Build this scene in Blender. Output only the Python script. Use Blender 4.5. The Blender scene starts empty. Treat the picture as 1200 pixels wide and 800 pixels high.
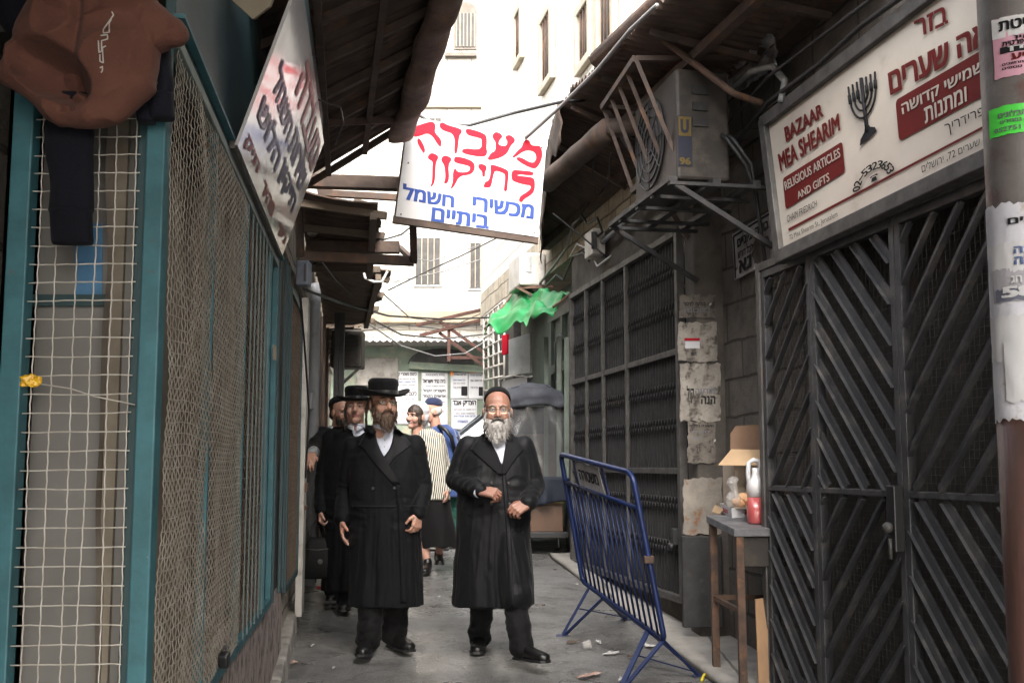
import bpy, bmesh, math, random
from mathutils import Vector as V, Matrix, noise, Euler
from mathutils.bvhtree import BVHTree
from mathutils.geometry import tessellate_polygon, delaunay_2d_cdt
import numpy as np
random.seed(7)
R = math.radians
scn = bpy.context.scene
COL = scn.collection

# ------------------------------------------------------------------ camera
CAMZ = 1.26
PITCH = math.atan(145 / 1300)
cam_d = bpy.data.cameras.new("camera"); cam = bpy.data.objects.new("camera", cam_d); COL.objects.link(cam)
cam.location = (0, 0, CAMZ); cam.rotation_euler = (R(90) + PITCH, 0, 0)
cam_d.sensor_width = 36; cam_d.lens = 39; cam_d.clip_end = 400; cam_d.clip_start = .05
scn.camera = cam

# ------------------------------------------------------------------ world, sun, exposure
SUN = V((.10, -.74, .66)).normalized()          # towards the sun, veiled by cloud
world = bpy.data.worlds.new("World"); scn.world = world; world.use_nodes = True
nt = world.node_tree; nt.nodes.clear()
sky = nt.nodes.new('ShaderNodeTexSky'); sky.sky_type = 'NISHITA'; sky.sun_disc = False
sky.sun_elevation = math.asin(SUN.z); sky.sun_rotation = math.atan2(SUN.x, SUN.y)
sky.air_density = 1.2; sky.dust_density = 5.0; sky.ozone_density = .6
bg = nt.nodes.new('ShaderNodeBackground'); bg.inputs[1].default_value = .15
hs = nt.nodes.new('ShaderNodeHueSaturation'); hs.inputs['Saturation'].default_value = .4
wo = nt.nodes.new('ShaderNodeOutputWorld')
nt.links.new(sky.outputs[0], hs.inputs['Color']); nt.links.new(hs.outputs[0], bg.inputs[0]); nt.links.new(bg.outputs[0], wo.inputs[0])
sun_d = bpy.data.lights.new("sun", 'SUN'); sun_d.energy = .2; sun_d.angle = R(24); sun_d.color = (1, .96, .9)
sun = bpy.data.objects.new("sun", sun_d); COL.objects.link(sun)
sun.rotation_euler = SUN.to_track_quat('Z', 'Y').to_euler()
scn.view_settings.view_transform = 'Standard'; scn.view_settings.look = 'None'
scn.view_settings.exposure = 2.82; scn.view_settings.gamma = 1
scn.cycles.use_denoising = True
scn.cycles.max_bounces = 8; scn.cycles.diffuse_bounces = 5; scn.cycles.glossy_bounces = 4
scn.cycles.transmission_bounces = 6; scn.cycles.transparent_max_bounces = 12
scn.cycles.sample_clamp_indirect = 6

# ------------------------------------------------------------------ measuring: photo pixel (1200 x 800) -> a point in the place
CP, SP = math.cos(PITCH), math.sin(PITCH)
def ray(px, py):
    u = (px - 600) / 1300; v = (400 - py) / 1300
    return V((u, CP - v * SP, SP + v * CP))
EYE = V((0, 0, CAMZ))
def at(px, py, Y):
    d = ray(px, py); return EYE + d * (Y / d.y)
LA, LB = -.519, -.129       # left frontage  x = LA + LB*Y
RA, RB = 2.796, -.192       # right frontage x = RA + RB*Y
def Lx(y, off=0): return LA + LB * y + off
def Rx(y, off=0): return RA + RB * y + off
def onL(px, py, off=0):
    d = ray(px, py); t = (LA + off) / (d.x - LB * d.y); return EYE + d * t
def onR(px, py, off=0):
    d = ray(px, py); t = (RA + off) / (d.x - RB * d.y); return EYE + d * t
def g(y):
    y = min(max(y, -3), 17); return .068 * (y - 7.2)
def onG(px, py, h=0):
    d = ray(px, py); t = (CAMZ + .068 * 7.2 - h) / (.068 * d.y - d.z); return EYE + d * t

# ------------------------------------------------------------------ mesh builder
WM = {}
class MB:
    def __init__(s, M=None): s.v = []; s.f = []; s.sm = []; s.mi = []; s.M = M
    def add(s, vs, fs, smooth=False, mi=0):
        o = len(s.v)
        s.v += [(s.M @ V(p)) if s.M else V(p) for p in vs]
        s.f += [tuple(i + o for i in f) for f in fs]; s.sm += [smooth] * len(fs); s.mi += [mi] * len(fs)
        return s
    def hexa(s, p, mi=0):   # 8 corners: bottom ring 0-3, top ring 4-7
        return s.add(p, [(3, 2, 1, 0), (4, 5, 6, 7), (0, 1, 5, 4), (1, 2, 6, 5), (2, 3, 7, 6), (3, 0, 4, 7)], mi=mi)
    def box(s, c, d, M=None, mi=0):
        c = V(c); x, y, z = d[0] / 2, d[1] / 2, d[2] / 2
        ps = [V(p) for p in ((-x, -y, -z), (x, -y, -z), (x, y, -z), (-x, y, -z), (-x, -y, z), (x, -y, z), (x, y, z), (-x, y, z))]
        return s.hexa([c + (M @ p if M else p) for p in ps], mi)
    def bar(s, a, b, w, h, up=(0, 0, 1), mi=0):
        a, b = V(a), V(b); d = (b - a).normalized(); up = V(up)
        if abs(d.dot(up)) > .99: up = V((1, 0, 0))
        x = d.cross(up).normalized() * (w / 2); y = x.cross(d).normalized() * (h / 2)
        return s.hexa([a - x - y, a + x - y, a + x + y, a - x + y, b - x - y, b + x - y, b + x + y, b - x + y], mi)
    def tube(s, pts, r, n=6, cap=True, mi=0, closed=False):
        pts = [V(p) for p in pts]; N = len(pts); vs = []; fs = []
        prev = None
        for i, p in enumerate(pts):
            if closed: t = pts[(i + 1) % N] - pts[i - 1]
            else: t = pts[min(i + 1, N - 1)] - pts[max(i - 1, 0)]
            t = t.normalized() if t.length > 1e-9 else V((0, 0, 1))
            if prev is None:
                a = V((0, 0, 1)) if abs(t.z) < .9 else V((1, 0, 0)); x = t.cross(a).normalized()
            else:
                x = prev - t * prev.dot(t); x = x.normalized() if x.length > 1e-6 else t.orthogonal().normalized()
            prev = x; y = t.cross(x)
            rr = r[i] if isinstance(r, (list, tuple)) else r
            for k in range(n):
                an = 2 * math.pi * k / n; vs.append(p + x * (rr * math.cos(an)) + y * (rr * math.sin(an)))
        for i in range(N if closed else N - 1):
            j = (i + 1) % N
            for k in range(n):
                fs.append((i * n + k, i * n + (k + 1) % n, j * n + (k + 1) % n, j * n + k))
        if cap and not closed:
            fs.append(tuple(reversed(range(n)))); fs.append(tuple(range((N - 1) * n, N * n)))
        return s.add(vs, fs, n > 4, mi)
    def lathe(s, prof, n=24, c=(0, 0, 0), M=None, sx=1, sy=1, mi=0, smooth=True):
        c = V(c); vs = []; fs = []
        for r, z in prof:
            for k in range(n):
                a = 2 * math.pi * k / n; p = V((r * sx * math.cos(a), r * sy * math.sin(a), z)); vs.append(c + (M @ p if M else p))
        for i in range(len(prof) - 1):
            for k in range(n): fs.append((i * n + k, i * n + (k + 1) % n, (i + 1) * n + (k + 1) % n, (i + 1) * n + k))
        fs.append(tuple(reversed(range(n)))); fs.append(tuple(range((len(prof) - 1) * n, len(prof) * n)))
        return s.add(vs, fs, smooth, mi)
    def ball(s, c, r, M=None, n=16, m=10, mi=0):
        if not isinstance(r, (list, tuple)): r = (r, r, r)
        c = V(c); vs = []; fs = []
        for i in range(1, m):
            th = math.pi * i / m
            for k in range(n):
                a = 2 * math.pi * k / n; p = V((r[0] * math.sin(th) * math.cos(a), r[1] * math.sin(th) * math.sin(a), r[2] * math.cos(th)))
                vs.append(c + (M @ p if M else p))
        t = V((0, 0, r[2])); vs.append(c + (M @ t if M else t)); vs.append(c - (M @ t if M else t)); T = len(vs) - 2
        for i in range(m - 2):
            for k in range(n): fs.append((i * n + k, (i + 1) * n + k, (i + 1) * n + (k + 1) % n, i * n + (k + 1) % n))
        for k in range(n):
            fs.append((T, k, (k + 1) % n)); fs.append((T + 1, (m - 2) * n + (k + 1) % n, (m - 2) * n + k))
        return s.add(vs, fs, True, mi)
    def cap(s, a, b, ra, rb, n=12):       # rounded cone
        a, b = V(a), V(b); d = b - a; L = d.length
        if L < 1e-6: return s.ball(a, ra)
        d.normalize(); pts = []; rs = []
        for k in range(5):
            t = math.pi / 2 * (1 - k / 4); pts.append(a - d * (ra * math.sin(t))); rs.append(max(ra * math.cos(t), ra * .02))
        for k in range(5):
            t = math.pi / 2 * k / 4; pts.append(b + d * (rb * math.sin(t))); rs.append(max(rb * math.cos(t), rb * .02))
        return s.tube(pts, rs, n)
    def chain(s, pts, rs, n=12):
        for i in range(len(pts) - 1): s.cap(pts[i], pts[i + 1], rs[i], rs[i + 1], n)
        return s
    def loft(s, rings, n=28, p=2.0, mi=0):    # rings: (centre, rx, ry[, M]) superellipse
        vs = []; fs = []
        for rg in rings:
            c, rx, ry = V(rg[0]), rg[1], rg[2]; M = rg[3] if len(rg) > 3 else None
            for k in range(n):
                a = 2 * math.pi * k / n; ca, sa = math.cos(a), math.sin(a)
                q = V((rx * math.copysign(abs(ca) ** (2 / p), ca), ry * math.copysign(abs(sa) ** (2 / p), sa), 0)); vs.append(c + (M @ q if M else q))
        for i in range(len(rings) - 1):
            for k in range(n): fs.append((i * n + k, i * n + (k + 1) % n, (i + 1) * n + (k + 1) % n, (i + 1) * n + k))
        fs.append(tuple(reversed(range(n)))); fs.append(tuple(range((len(rings) - 1) * n, len(rings) * n)))
        return s.add(vs, fs, True, mi)
    def grid(s, fn, nu, nv, smooth=True, mi=0):
        vs = [fn(i / nu, j / nv) for j in range(nv + 1) for i in range(nu + 1)]; w = nu + 1
        return s.add(vs, [(j * w + i, j * w + i + 1, (j + 1) * w + i + 1, (j + 1) * w + i) for j in range(nv) for i in range(nu)], smooth, mi)
    def poly(s, pts, mi=0):        # flat polygon (any outline) as triangles
        pts = [V(p) for p in pts]
        return s.add(pts, [tuple(t) for t in tessellate_polygon([pts])], mi=mi)
    def slab(s, pts, n, mi=0):     # polygon thickened by the vector n
        pts = [V(p) for p in pts]; n = V(n); k = len(pts); tr = [tuple(t) for t in tessellate_polygon([pts])]
        s.add(pts + [p + n for p in pts], tr + [tuple(i + k for i in reversed(t)) for t in tr] + [(i, (i + 1) % k, (i + 1) % k + k, i + k) for i in range(k)], mi=mi)
        return s
    def mesh(s, name):
        me = bpy.data.meshes.new(name); me.from_pydata([tuple(p) for p in s.v], [], s.f)
        me.polygons.foreach_set('use_smooth', s.sm); me.polygons.foreach_set('material_index', s.mi); me.update(); return me
    def build(s, name, m, parent=None, bevel=0, solid=0, fixn=True, **tags):
        if parent is not None:
            inv = WM.get(parent.name, Matrix()).inverted(); s.v = [inv @ p for p in s.v]
        me = s.mesh(name)
        if fixn:
            b = bmesh.new(); b.from_mesh(me); bmesh.ops.recalc_face_normals(b, faces=b.faces); b.to_mesh(me); b.free()
        return link(name, me, m, parent, bevel, solid, **tags)
def link(name, me, m, parent=None, bevel=0, solid=0, **tags):
    o = bpy.data.objects.new(name, me); COL.objects.link(o)
    for x in (m if isinstance(m, (list, tuple)) else [m]): me.materials.append(x)
    if parent is not None:
        o.parent = parent; WM[o.name] = WM.get(parent.name, Matrix())
    else: WM[o.name] = Matrix()
    if solid:
        q = o.modifiers.new('t', 'SOLIDIFY'); q.thickness = solid; q.offset = 0
    if bevel:
        q = o.modifiers.new('b', 'BEVEL'); q.width = bevel; q.segments = 2; q.limit_method = 'ANGLE'; q.angle_limit = R(40)
    tag(o, **tags); return o
def tag(o, label=None, cat=None, group=None, kind=None):
    if label: o['label'] = label
    if cat: o['category'] = cat
    if group: o['group'] = group
    if kind: o['kind'] = kind
    return o
def empty(name, loc, label, cat, group=None, rz=0):
    o = bpy.data.objects.new(name, None); COL.objects.link(o); o.location = loc; o.rotation_euler = (0, 0, rz)
    o.empty_display_size = .1
    WM[o.name] = Matrix.Translation(V(loc)) @ Matrix.Rotation(rz, 4, 'Z')
    return tag(o, label, cat, group)
def kids(o): return [c for c in bpy.data.objects if c.parent == o]

# ------------------------------------------------------------------ materials
def mk(name, c1, c2=None, scale=6, lo=.35, hi=.65, rough=.6, rough2=None, metal=0, bump=.15, bscale=60, stain=None, stretch=(1, 1, 1), spec=.5, stain2=None, bump2=None):
    m = bpy.data.materials.new(name); m.use_nodes = True; n = m.node_tree.nodes; l = m.node_tree.links
    P = n['Principled BSDF']; P.inputs['Metallic'].default_value = metal; P.inputs['Specular IOR Level'].default_value = spec
    tc = n.new('ShaderNodeTexCoord'); mp = n.new('ShaderNodeMapping'); mp.inputs['Scale'].default_value = stretch
    l.new(tc.outputs['Object'], mp.inputs[0])
    def ns(sc, d=6, ro=.6):
        t = n.new('ShaderNodeTexNoise'); t.inputs['Scale'].default_value = sc; t.inputs['Detail'].default_value = d; t.inputs['Roughness'].default_value = ro
        l.new(mp.outputs[0], t.inputs['Vector']); return t.outputs['Fac']
    def rng(f, a, b, x=0, y=1):
        t = n.new('ShaderNodeMapRange'); t.inputs[1].default_value = a; t.inputs[2].default_value = b; t.inputs[3].default_value = x; t.inputs[4].default_value = y
        l.new(f, t.inputs[0]); return t.outputs[0]
    def mix(f, a, b):
        t = n.new('ShaderNodeMix'); t.data_type = 'RGBA'; l.new(f, t.inputs[0])
        for k, c in ((6, a), (7, b)):
            if isinstance(c, tuple): t.inputs[k].default_value = (*c, 1)
            else: l.new(c, t.inputs[k])
        return t.outputs[2]
    c2 = c2 or tuple(x * .75 for x in c1)
    f1 = rng(ns(scale), lo, hi); col = mix(f1, c1, c2)
    for st in (stain, stain2):
        if st: col = mix(rng(ns(st[1], 8, .65), st[2], st[3]), col, st[0])
    l.new(col, P.inputs['Base Color'])
    if rough2 is None: P.inputs['Roughness'].default_value = rough
    else: l.new(rng(ns(scale * 1.7), .35, .65, rough, rough2), P.inputs['Roughness'])
    if bump:
        b = n.new('ShaderNodeBump'); b.inputs['Strength'].default_value = bump; b.inputs['Distance'].default_value = .01
        l.new(ns(bscale), b.inputs['Height']); l.new(b.outputs[0], P.inputs['Normal'])
    return m
def stone(name, c1, c2, mortar, bw, bh, plane='yz', rough=.85, bump=.5, stain=None, mort=.012, off=.5):
    m = bpy.data.materials.new(name); m.use_nodes = True; n = m.node_tree.nodes; l = m.node_tree.links; P = n['Principled BSDF']
    P.inputs['Roughness'].default_value = rough
    tc = n.new('ShaderNodeTexCoord'); sp = n.new('ShaderNodeSeparateXYZ'); cb = n.new('ShaderNodeCombineXYZ'); l.new(tc.outputs['Object'], sp.inputs[0])
    l.new(sp.outputs[1 if plane == 'yz' else 0], cb.inputs[0]); l.new(sp.outputs[2], cb.inputs[1])
    dn = n.new('ShaderNodeTexNoise'); dn.inputs['Scale'].default_value = 3; l.new(tc.outputs['Object'], dn.inputs[0])
    av = n.new('ShaderNodeVectorMath'); av.operation = 'MULTIPLY_ADD'; l.new(dn.outputs['Color'], av.inputs[0]); av.inputs[1].default_value = (.05, .05, 0); l.new(cb.outputs[0], av.inputs[2])
    br = n.new('ShaderNodeTexBrick'); br.inputs['Scale'].default_value = 1; br.inputs['Brick Width'].default_value = bw; br.inputs['Row Height'].default_value = bh
    br.inputs['Mortar Size'].default_value = mort; br.inputs['Mortar Smooth'].default_value = .4; br.offset = off
    br.inputs['Color1'].default_value = (*c1, 1); br.inputs['Color2'].default_value = (*c2, 1); br.inputs['Mortar'].default_value = (*mortar, 1)
    l.new(av.outputs[0], br.inputs['Vector'])
    nz = n.new('ShaderNodeTexNoise'); nz.inputs['Scale'].default_value = 5; nz.inputs['Detail'].default_value = 9; nz.inputs['Roughness'].default_value = .7; l.new(tc.outputs['Object'], nz.inputs[0])
    mx = n.new('ShaderNodeMix'); mx.data_type = 'RGBA'; mr = n.new('ShaderNodeMapRange'); mr.inputs[1].default_value = .45; mr.inputs[2].default_value = .75; mr.inputs[4].default_value = .8
    l.new(nz.outputs[0], mr.inputs[0]); l.new(mr.outputs[0], mx.inputs[0]); l.new(br.outputs[0], mx.inputs[6])
    mx.inputs[7].default_value = (*(stain or tuple(x * .45 for x in c1)), 1); l.new(mx.outputs[2], P.inputs['Base Color'])
    ad = n.new('ShaderNodeMath'); ad.operation = 'SUBTRACT'; l.new(nz.outputs[0], ad.inputs[0]); l.new(br.outputs['Fac'], ad.inputs[1])
    b = n.new('ShaderNodeBump'); b.inputs['Strength'].default_value = bump; b.inputs['Distance'].default_value = .03; l.new(ad.outputs[0], b.inputs['Height']); l.new(b.outputs[0], P.inputs['Normal'])
    return m
def glassy(name, col, alpha, rough=.1, trans=0):
    m = bpy.data.materials.new(name); m.use_nodes = True; P = m.node_tree.nodes['Principled BSDF']
    P.inputs['Base Color'].default_value = (*col, 1); P.inputs['Alpha'].default_value = alpha; P.inputs['Roughness'].default_value = rough
    P.inputs['Transmission Weight'].default_value = trans; return m

M = {}
rust = (.11, .05, .028)
M['asphalt'] = None
M['teal'] = mk('teal_paint', (.035, .13, .155), (.022, .085, .10), 9, rough=.5, rough2=.65, bump=.1, stain=(rust, 22, .64, .72), stain2=((.30, .30, .27), 35, .70, .76))
M['teal_dark'] = mk('dark_teal_paint', (.018, .05, .055), (.012, .032, .035), 4, rough=.55, stain=((.05, .05, .04), 9, .6, .8))
M['galv'] = mk('dirty_galvanised_wire', (.36, .33, .28), (.22, .19, .15), 14, rough=.55, metal=.35, bump=.1, stain=(rust, 18, .62, .75))
M['wire_brown'] = mk('brown_wire', (.16, .12, .085), (.10, .07, .05), 12, rough=.6, metal=.3, bump=0)
M['dusty_glass'] = mk('dusty_shop_glass', (.165, .16, .148), (.115, .108, .098), 2.2, .3, .7, rough=.32, rough2=.6, bump=.02, stain=((.19, .18, .165), 5, .55, .8))
M['board_brown'] = mk('brown_board', (.15, .095, .055), (.09, .055, .03), 5, stretch=(1, 1, .15), rough=.7)
M['board_beige'] = mk('beige_board', (.30, .25, .18), (.22, .18, .13), 4, rough=.75)
M['plywood'] = mk('orange_plywood', (.42, .20, .06), (.30, .13, .04), 6, stretch=(1, 1, .25), rough=.6)
M['dirty_fabric'] = mk('dusty_brown_cloth', (.16, .13, .10), (.08, .065, .05), 3, rough=.9, stain=((.24, .2, .15), 4, .5, .7))
M['blue_card'] = mk('blue_card', (.06, .17, .30), (.05, .14, .25), 5, rough=.6)
M['rust_sheet'] = mk('rusty_sheet', (.085, .058, .045), (.045, .032, .026), 5, rough=.75, rough2=.9, metal=.1, bump=.3, bscale=30, stain=((.13, .065, .035), 6, .55, .72))
M['rust'] = mk('rusty_steel', (.13, .075, .05), (.06, .04, .03), 10, rough=.8, metal=.1, bump=.3, stain=((.20, .095, .045), 14, .56, .7))
M['dark_steel'] = mk('dark_painted_steel', (.035, .035, .036), (.02, .02, .021), 8, rough=.5, rough2=.7, metal=.2, bump=.1, stain=((.07, .05, .038), 12, .58, .75))
M['grey_steel'] = mk('grey_steel', (.11, .105, .10), (.06, .056, .052), 9, rough=.5, rough2=.7, metal=.3, bump=.1, stain=((.10, .06, .04), 14, .6, .75))
M['gate_black'] = mk('black_gate_paint', (.055, .055, .058), (.034, .034, .037), 7, rough=.42, rough2=.62, bump=.15, bscale=35, stain=((.12, .11, .098), 6, .52, .74), stain2=((.10, .055, .035), 26, .66, .72))
M['gate_mesh'] = mk('gate_wire', (.10, .095, .09), (.07, .065, .06), 9, rough=.6, metal=.3, bump=0)
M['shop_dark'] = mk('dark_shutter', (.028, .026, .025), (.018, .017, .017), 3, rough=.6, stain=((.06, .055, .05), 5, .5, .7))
M['wood_old'] = mk('weathered_wood', (.15, .115, .085), (.085, .065, .05), 4, stretch=(.5, .5, 3), rough=.85, bump=.35, bscale=25)
M['plank'] = mk('plank_wood', (.34, .20, .10), (.24, .14, .07), 4, stretch=(2, 2, .3), rough=.7)
M['cable'] = mk('black_cable', (.02, .02, .021), rough=.5, bump=0)
M['cable_grey'] = mk('grey_cable', (.24, .24, .235), rough=.5, bump=0)
M['cable_white'] = mk('white_cable', (.55, .54, .52), rough=.5, bump=0)
M['pvc'] = mk('grey_pipe', (.26, .27, .28), (.19, .2, .21), 6, rough=.5, bump=.05, stain=((.12, .1, .08), 8, .58, .75))
M['ac_white'] = mk('grimy_white_casing', (.52, .50, .46), (.42, .40, .36), 4, rough=.5, bump=.03, stain=((.22, .18, .14), 6, .52, .8))
M['ac_dirty_shaded'] = mk('grimy_shaded_casing', (.036, .030, .025), (.024, .020, .0165), 4, rough=.6, bump=.05, stain=((.08, .065, .05), 6, .5, .75))  # darker than grime alone: shade under the right awning is put into this colour
M['black'] = mk('black_plastic', (.015, .015, .016), rough=.45, bump=.03)
M['white_paint'] = mk('white_enamel', (.43, .42, .415), (.37, .36, .35), 4, .45, .75, rough=.35, rough2=.5, bump=.04, stretch=(1, 1, .2), stain=((.34, .26, .2), 10, .68, .8))
M['red_ink'] = mk('red_paint', (.36, .006, .02), (.30, .006, .018), 9, rough=.6, bump=0, spec=.12)
M['blue_ink'] = mk('blue_paint', (.03, .06, .22), (.025, .05, .18), 9, rough=.6, bump=0, spec=.12)
M['maroon'] = mk('maroon_print', (.13, .014, .013), (.11, .013, .012), 6, rough=.6, bump=0, spec=.12)
M['dark_ink'] = mk('dark_ink', (.02, .02, .023), rough=.7, bump=0, spec=.12)
M['grey_ink'] = mk('grey_ink', (.16, .16, .18), rough=.5, bump=0)
M['blue_print'] = mk('blue_print', (.10, .15, .33), rough=.5, bump=0)
M['sign_cream'] = mk('cream_sign_face', (.60, .54, .46), (.52, .46, .39), 2.5, rough=.35, bump=.02, stain=((.36, .3, .24), 5, .6, .85))
M['paper'] = mk('poster_paper', (.60, .60, .61), (.53, .53, .55), 5, rough=.8, bump=.1, bscale=12)
M['paper_torn'] = mk('torn_grimy_paper', (.20, .175, .15), (.10, .088, .075), 9, rough=.9, bump=.4, bscale=25, stain=((.06, .05, .045), 14, .52, .6), stain2=((.5, .48, .45), 17, .62, .68))
M['concrete'] = mk('grimy_concrete', (.12, .105, .09), (.065, .056, .048), 4, rough=.9, bump=.4, bscale=18, stain=((.035, .03, .027), 3, .5, .75))
M['concrete_light'] = mk('worn_concrete', (.30, .28, .255), (.20, .185, .165), 5, rough=.85, bump=.35, bscale=20, stain=((.12, .105, .09), 5, .52, .75))
M['paving'] = stone('paving_stone', (.30, .28, .25), (.24, .225, .20), (.10, .09, .08), .55, .4, 'xz', bump=.3)
M['green_door'] = mk('grey_green_paint', (.155, .19, .155), (.11, .135, .11), 5, rough=.55, bump=.08, stain=((.09, .085, .07), 8, .55, .8))
M['green_plaster'] = mk('green_plaster', (.20, .245, .19), (.125, .15, .115), 2.2, rough=.9, bump=.4, bscale=14, stain=((.30, .27, .2), 1.8, .52, .66), stain2=((.06, .055, .045), 3, .6, .8))
M['green_tarp'] = mk('green_tarp', (.012, .24, .06), (.008, .14, .036), 5, rough=.45, bump=.2, bscale=14)
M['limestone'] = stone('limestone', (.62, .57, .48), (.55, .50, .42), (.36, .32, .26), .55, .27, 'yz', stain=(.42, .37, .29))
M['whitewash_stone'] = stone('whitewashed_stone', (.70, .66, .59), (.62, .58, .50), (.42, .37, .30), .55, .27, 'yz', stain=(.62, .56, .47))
M['limestone_rough'] = stone('rough_limestone', (.46, .40, .31), (.38, .33, .25), (.17, .14, .10), .45, .22, 'yz', stain=(.16, .13, .10), bump=1.0)
M['limestone_end'] = stone('pale_limestone', (.42, .40, .365), (.36, .34, .305), (.20, .18, .15), .6, .3, 'xz', stain=(.36, .32, .27), bump=.6)
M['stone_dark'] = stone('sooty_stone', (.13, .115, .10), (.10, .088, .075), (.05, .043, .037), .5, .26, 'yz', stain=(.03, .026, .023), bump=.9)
M['stone_left'] = stone('rough_left_stone', (.34, .30, .25), (.28, .245, .20), (.13, .11, .09), .42, .24, 'yz', stain=(.12, .10, .08), bump=.9)
M['pink_stone'] = mk('rough_pinkish_stone', (.34, .275, .245), (.20, .16, .145), 9, rough=.95, bump=1, bscale=22, stain=((.06, .05, .045), 12, .5, .65))
M['skin'] = None

# text -----------------------------------------------------------------
def heb(s): return s[::-1]
def text_mesh(body, bold=0):
    cu = bpy.data.curves.new('t', 'FONT'); cu.body = body; cu.fill_mode = 'NONE'; cu.resolution_u = 3
    o = bpy.data.objects.new('t', cu); COL.objects.link(o)
    dg = bpy.context.evaluated_depsgraph_get(); me = bpy.data.meshes.new_from_object(o.evaluated_get(dg))
    vs = [v.co.xy.copy() for v in me.vertices]; es = [tuple(e.vertices) for e in me.edges]
    bpy.data.objects.remove(o); bpy.data.curves.remove(cu); bpy.data.meshes.remove(me)
    if not vs: return [], []
    v2, e2, f2, _, oe, _ = delaunay_2d_cdt(vs, es, [], 0, 1e-5)
    P = np.array([tuple(v) for v in v2]); A = np.array([tuple(vs[a]) for a, b in es]); B = np.array([tuple(vs[b]) for a, b in es])
    C = np.array([P[list(f)].mean(0) for f in f2]); out = []
    for f, c in zip(f2, C):      # inside the strokes: even-odd rule
        m = (A[:, 1] > c[1]) != (B[:, 1] > c[1]); a, b = A[m], B[m]
        x = a[:, 0] + (c[1] - a[:, 1]) * (b[:, 0] - a[:, 0]) / (b[:, 1] - a[:, 1])
        if (x > c[0]).sum() % 2: out.append(tuple(f))
    return [V((p[0], p[1], 0)) for p in P], out
def text_fit(mb, body, fn, bold=.012):
    """lettering whose bounding box is mapped by fn(u,v) (0..1 left-right, 0..1 bottom-top) to the surface"""
    vs, fs = text_mesh(body)
    if not vs: return mb
    x0 = min(v.x for v in vs); x1 = max(v.x for v in vs); y0 = min(v.y for v in vs); y1 = max(v.y for v in vs)
    n = (fn(1, .5) - fn(0, .5)).cross(fn(.5, 1) - fn(.5, 0)).normalized()
    if n.dot(EYE - fn(.5, .5)) < 0: n = -n
    b = bold * 1.15
    shifts = [(0, 0)] if b < .013 else [(-b, -b * .5), (b, -b * .5), (-b, b * .5), (b, b * .5), (0, 0)]
    for k, (dx, dy) in enumerate(shifts):     # heavier strokes: thin layers of paint laid side by side
        mb.add([fn((v.x + dx - x0) / (x1 - x0), (v.y + dy - y0) / max(y1 - y0, 1e-6)) + n * (.00025 * k) for v in vs], fs)
    return mb
def bil(tl, tr, br, bl):
    tl, tr, br, bl = V(tl), V(tr), V(br), V(bl)
    return lambda u, v: (bl * (1 - u) + br * u) * (1 - v) + (tl * (1 - u) + tr * u) * v
# ================================================================== SETTING
def asphalt():
    m = bpy.data.materials.new('damp_asphalt'); m.use_nodes = True; n = m.node_tree.nodes; l = m.node_tree.links; P = n['Principled BSDF']
    tc = n.new('ShaderNodeTexCoord')
    def ns(sc, d=8, ro=.6):
        t = n.new('ShaderNodeTexNoise'); t.inputs['Scale'].default_value = sc; t.inputs['Detail'].default_value = d; t.inputs['Roughness'].default_value = ro; l.new(tc.outputs['Object'], t.inputs[0]); return t.outputs[0]
    def rng(f, a, b, x=0, y=1):
        t = n.new('ShaderNodeMapRange'); t.inputs[1].default_value = a; t.inputs[2].default_value = b; t.inputs[3].default_value = x; t.inputs[4].default_value = y; l.new(f, t.inputs[0]); return t.outputs[0]
    def mix(f, a, b):
        t = n.new('ShaderNodeMix'); t.data_type = 'RGBA'; l.new(f, t.inputs[0])
        for k, c in ((6, a), (7, b)):
            if isinstance(c, tuple): t.inputs[k].default_value = (*c, 1)
            else: l.new(c, t.inputs[k])
        return t.outputs[2]
    c = mix(rng(ns(1.3), .35, .65), (.088, .086, .084), (.15, .146, .14))
    c = mix(rng(ns(75, 3), .40, .66), c, (.22, .215, .205))
    c = mix(rng(ns(140, 2), .56, .66), c, (.035, .033, .031))
    c = mix(rng(ns(2.7, 12, .72), .52, .66), c, (.05, .047, .045))
    c = mix(rng(ns(11, 6, .6), .62, .68), c, (.03, .027, .025))
    vo = n.new('ShaderNodeTexVoronoi'); vo.feature = 'DISTANCE_TO_EDGE'; vo.inputs['Scale'].default_value = .4
    dn = n.new('ShaderNodeTexNoise'); dn.inputs['Scale'].default_value = 2.5; dn.inputs['Detail'].default_value = 6; l.new(tc.outputs['Object'], dn.inputs[0])
    va = n.new('ShaderNodeVectorMath'); va.operation = 'MULTIPLY_ADD'; va.inputs[1].default_value = (.5, .5, 0); l.new(dn.outputs['Color'], va.inputs[0]); l.new(tc.outputs['Object'], va.inputs[2]); l.new(va.outputs[0], vo.inputs['Vector'])
    c = mix(rng(vo.outputs[0], .0015, .005, .6, 0), c, (.045, .043, .041))
    l.new(c, P.inputs['Base Color'])
    l.new(rng(ns(1.6, 4), .38, .62, .20, .56), P.inputs['Roughness'])
    b = n.new('ShaderNodeBump'); b.inputs['Strength'].default_value = .35; b.inputs['Distance'].default_value = .006; l.new(ns(160, 4), b.inputs['Height'])
    b2 = n.new('ShaderNodeBump'); b2.inputs['Strength'].default_value = .3; b2.inputs['Distance'].default_value = .03; l.new(ns(5, 5), b2.inputs['Height']); l.new(b.outputs[0], b2.inputs['Normal'])
    l.new(b2.outputs[0], P.inputs['Normal']); return m
M['asphalt'] = asphalt()

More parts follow.
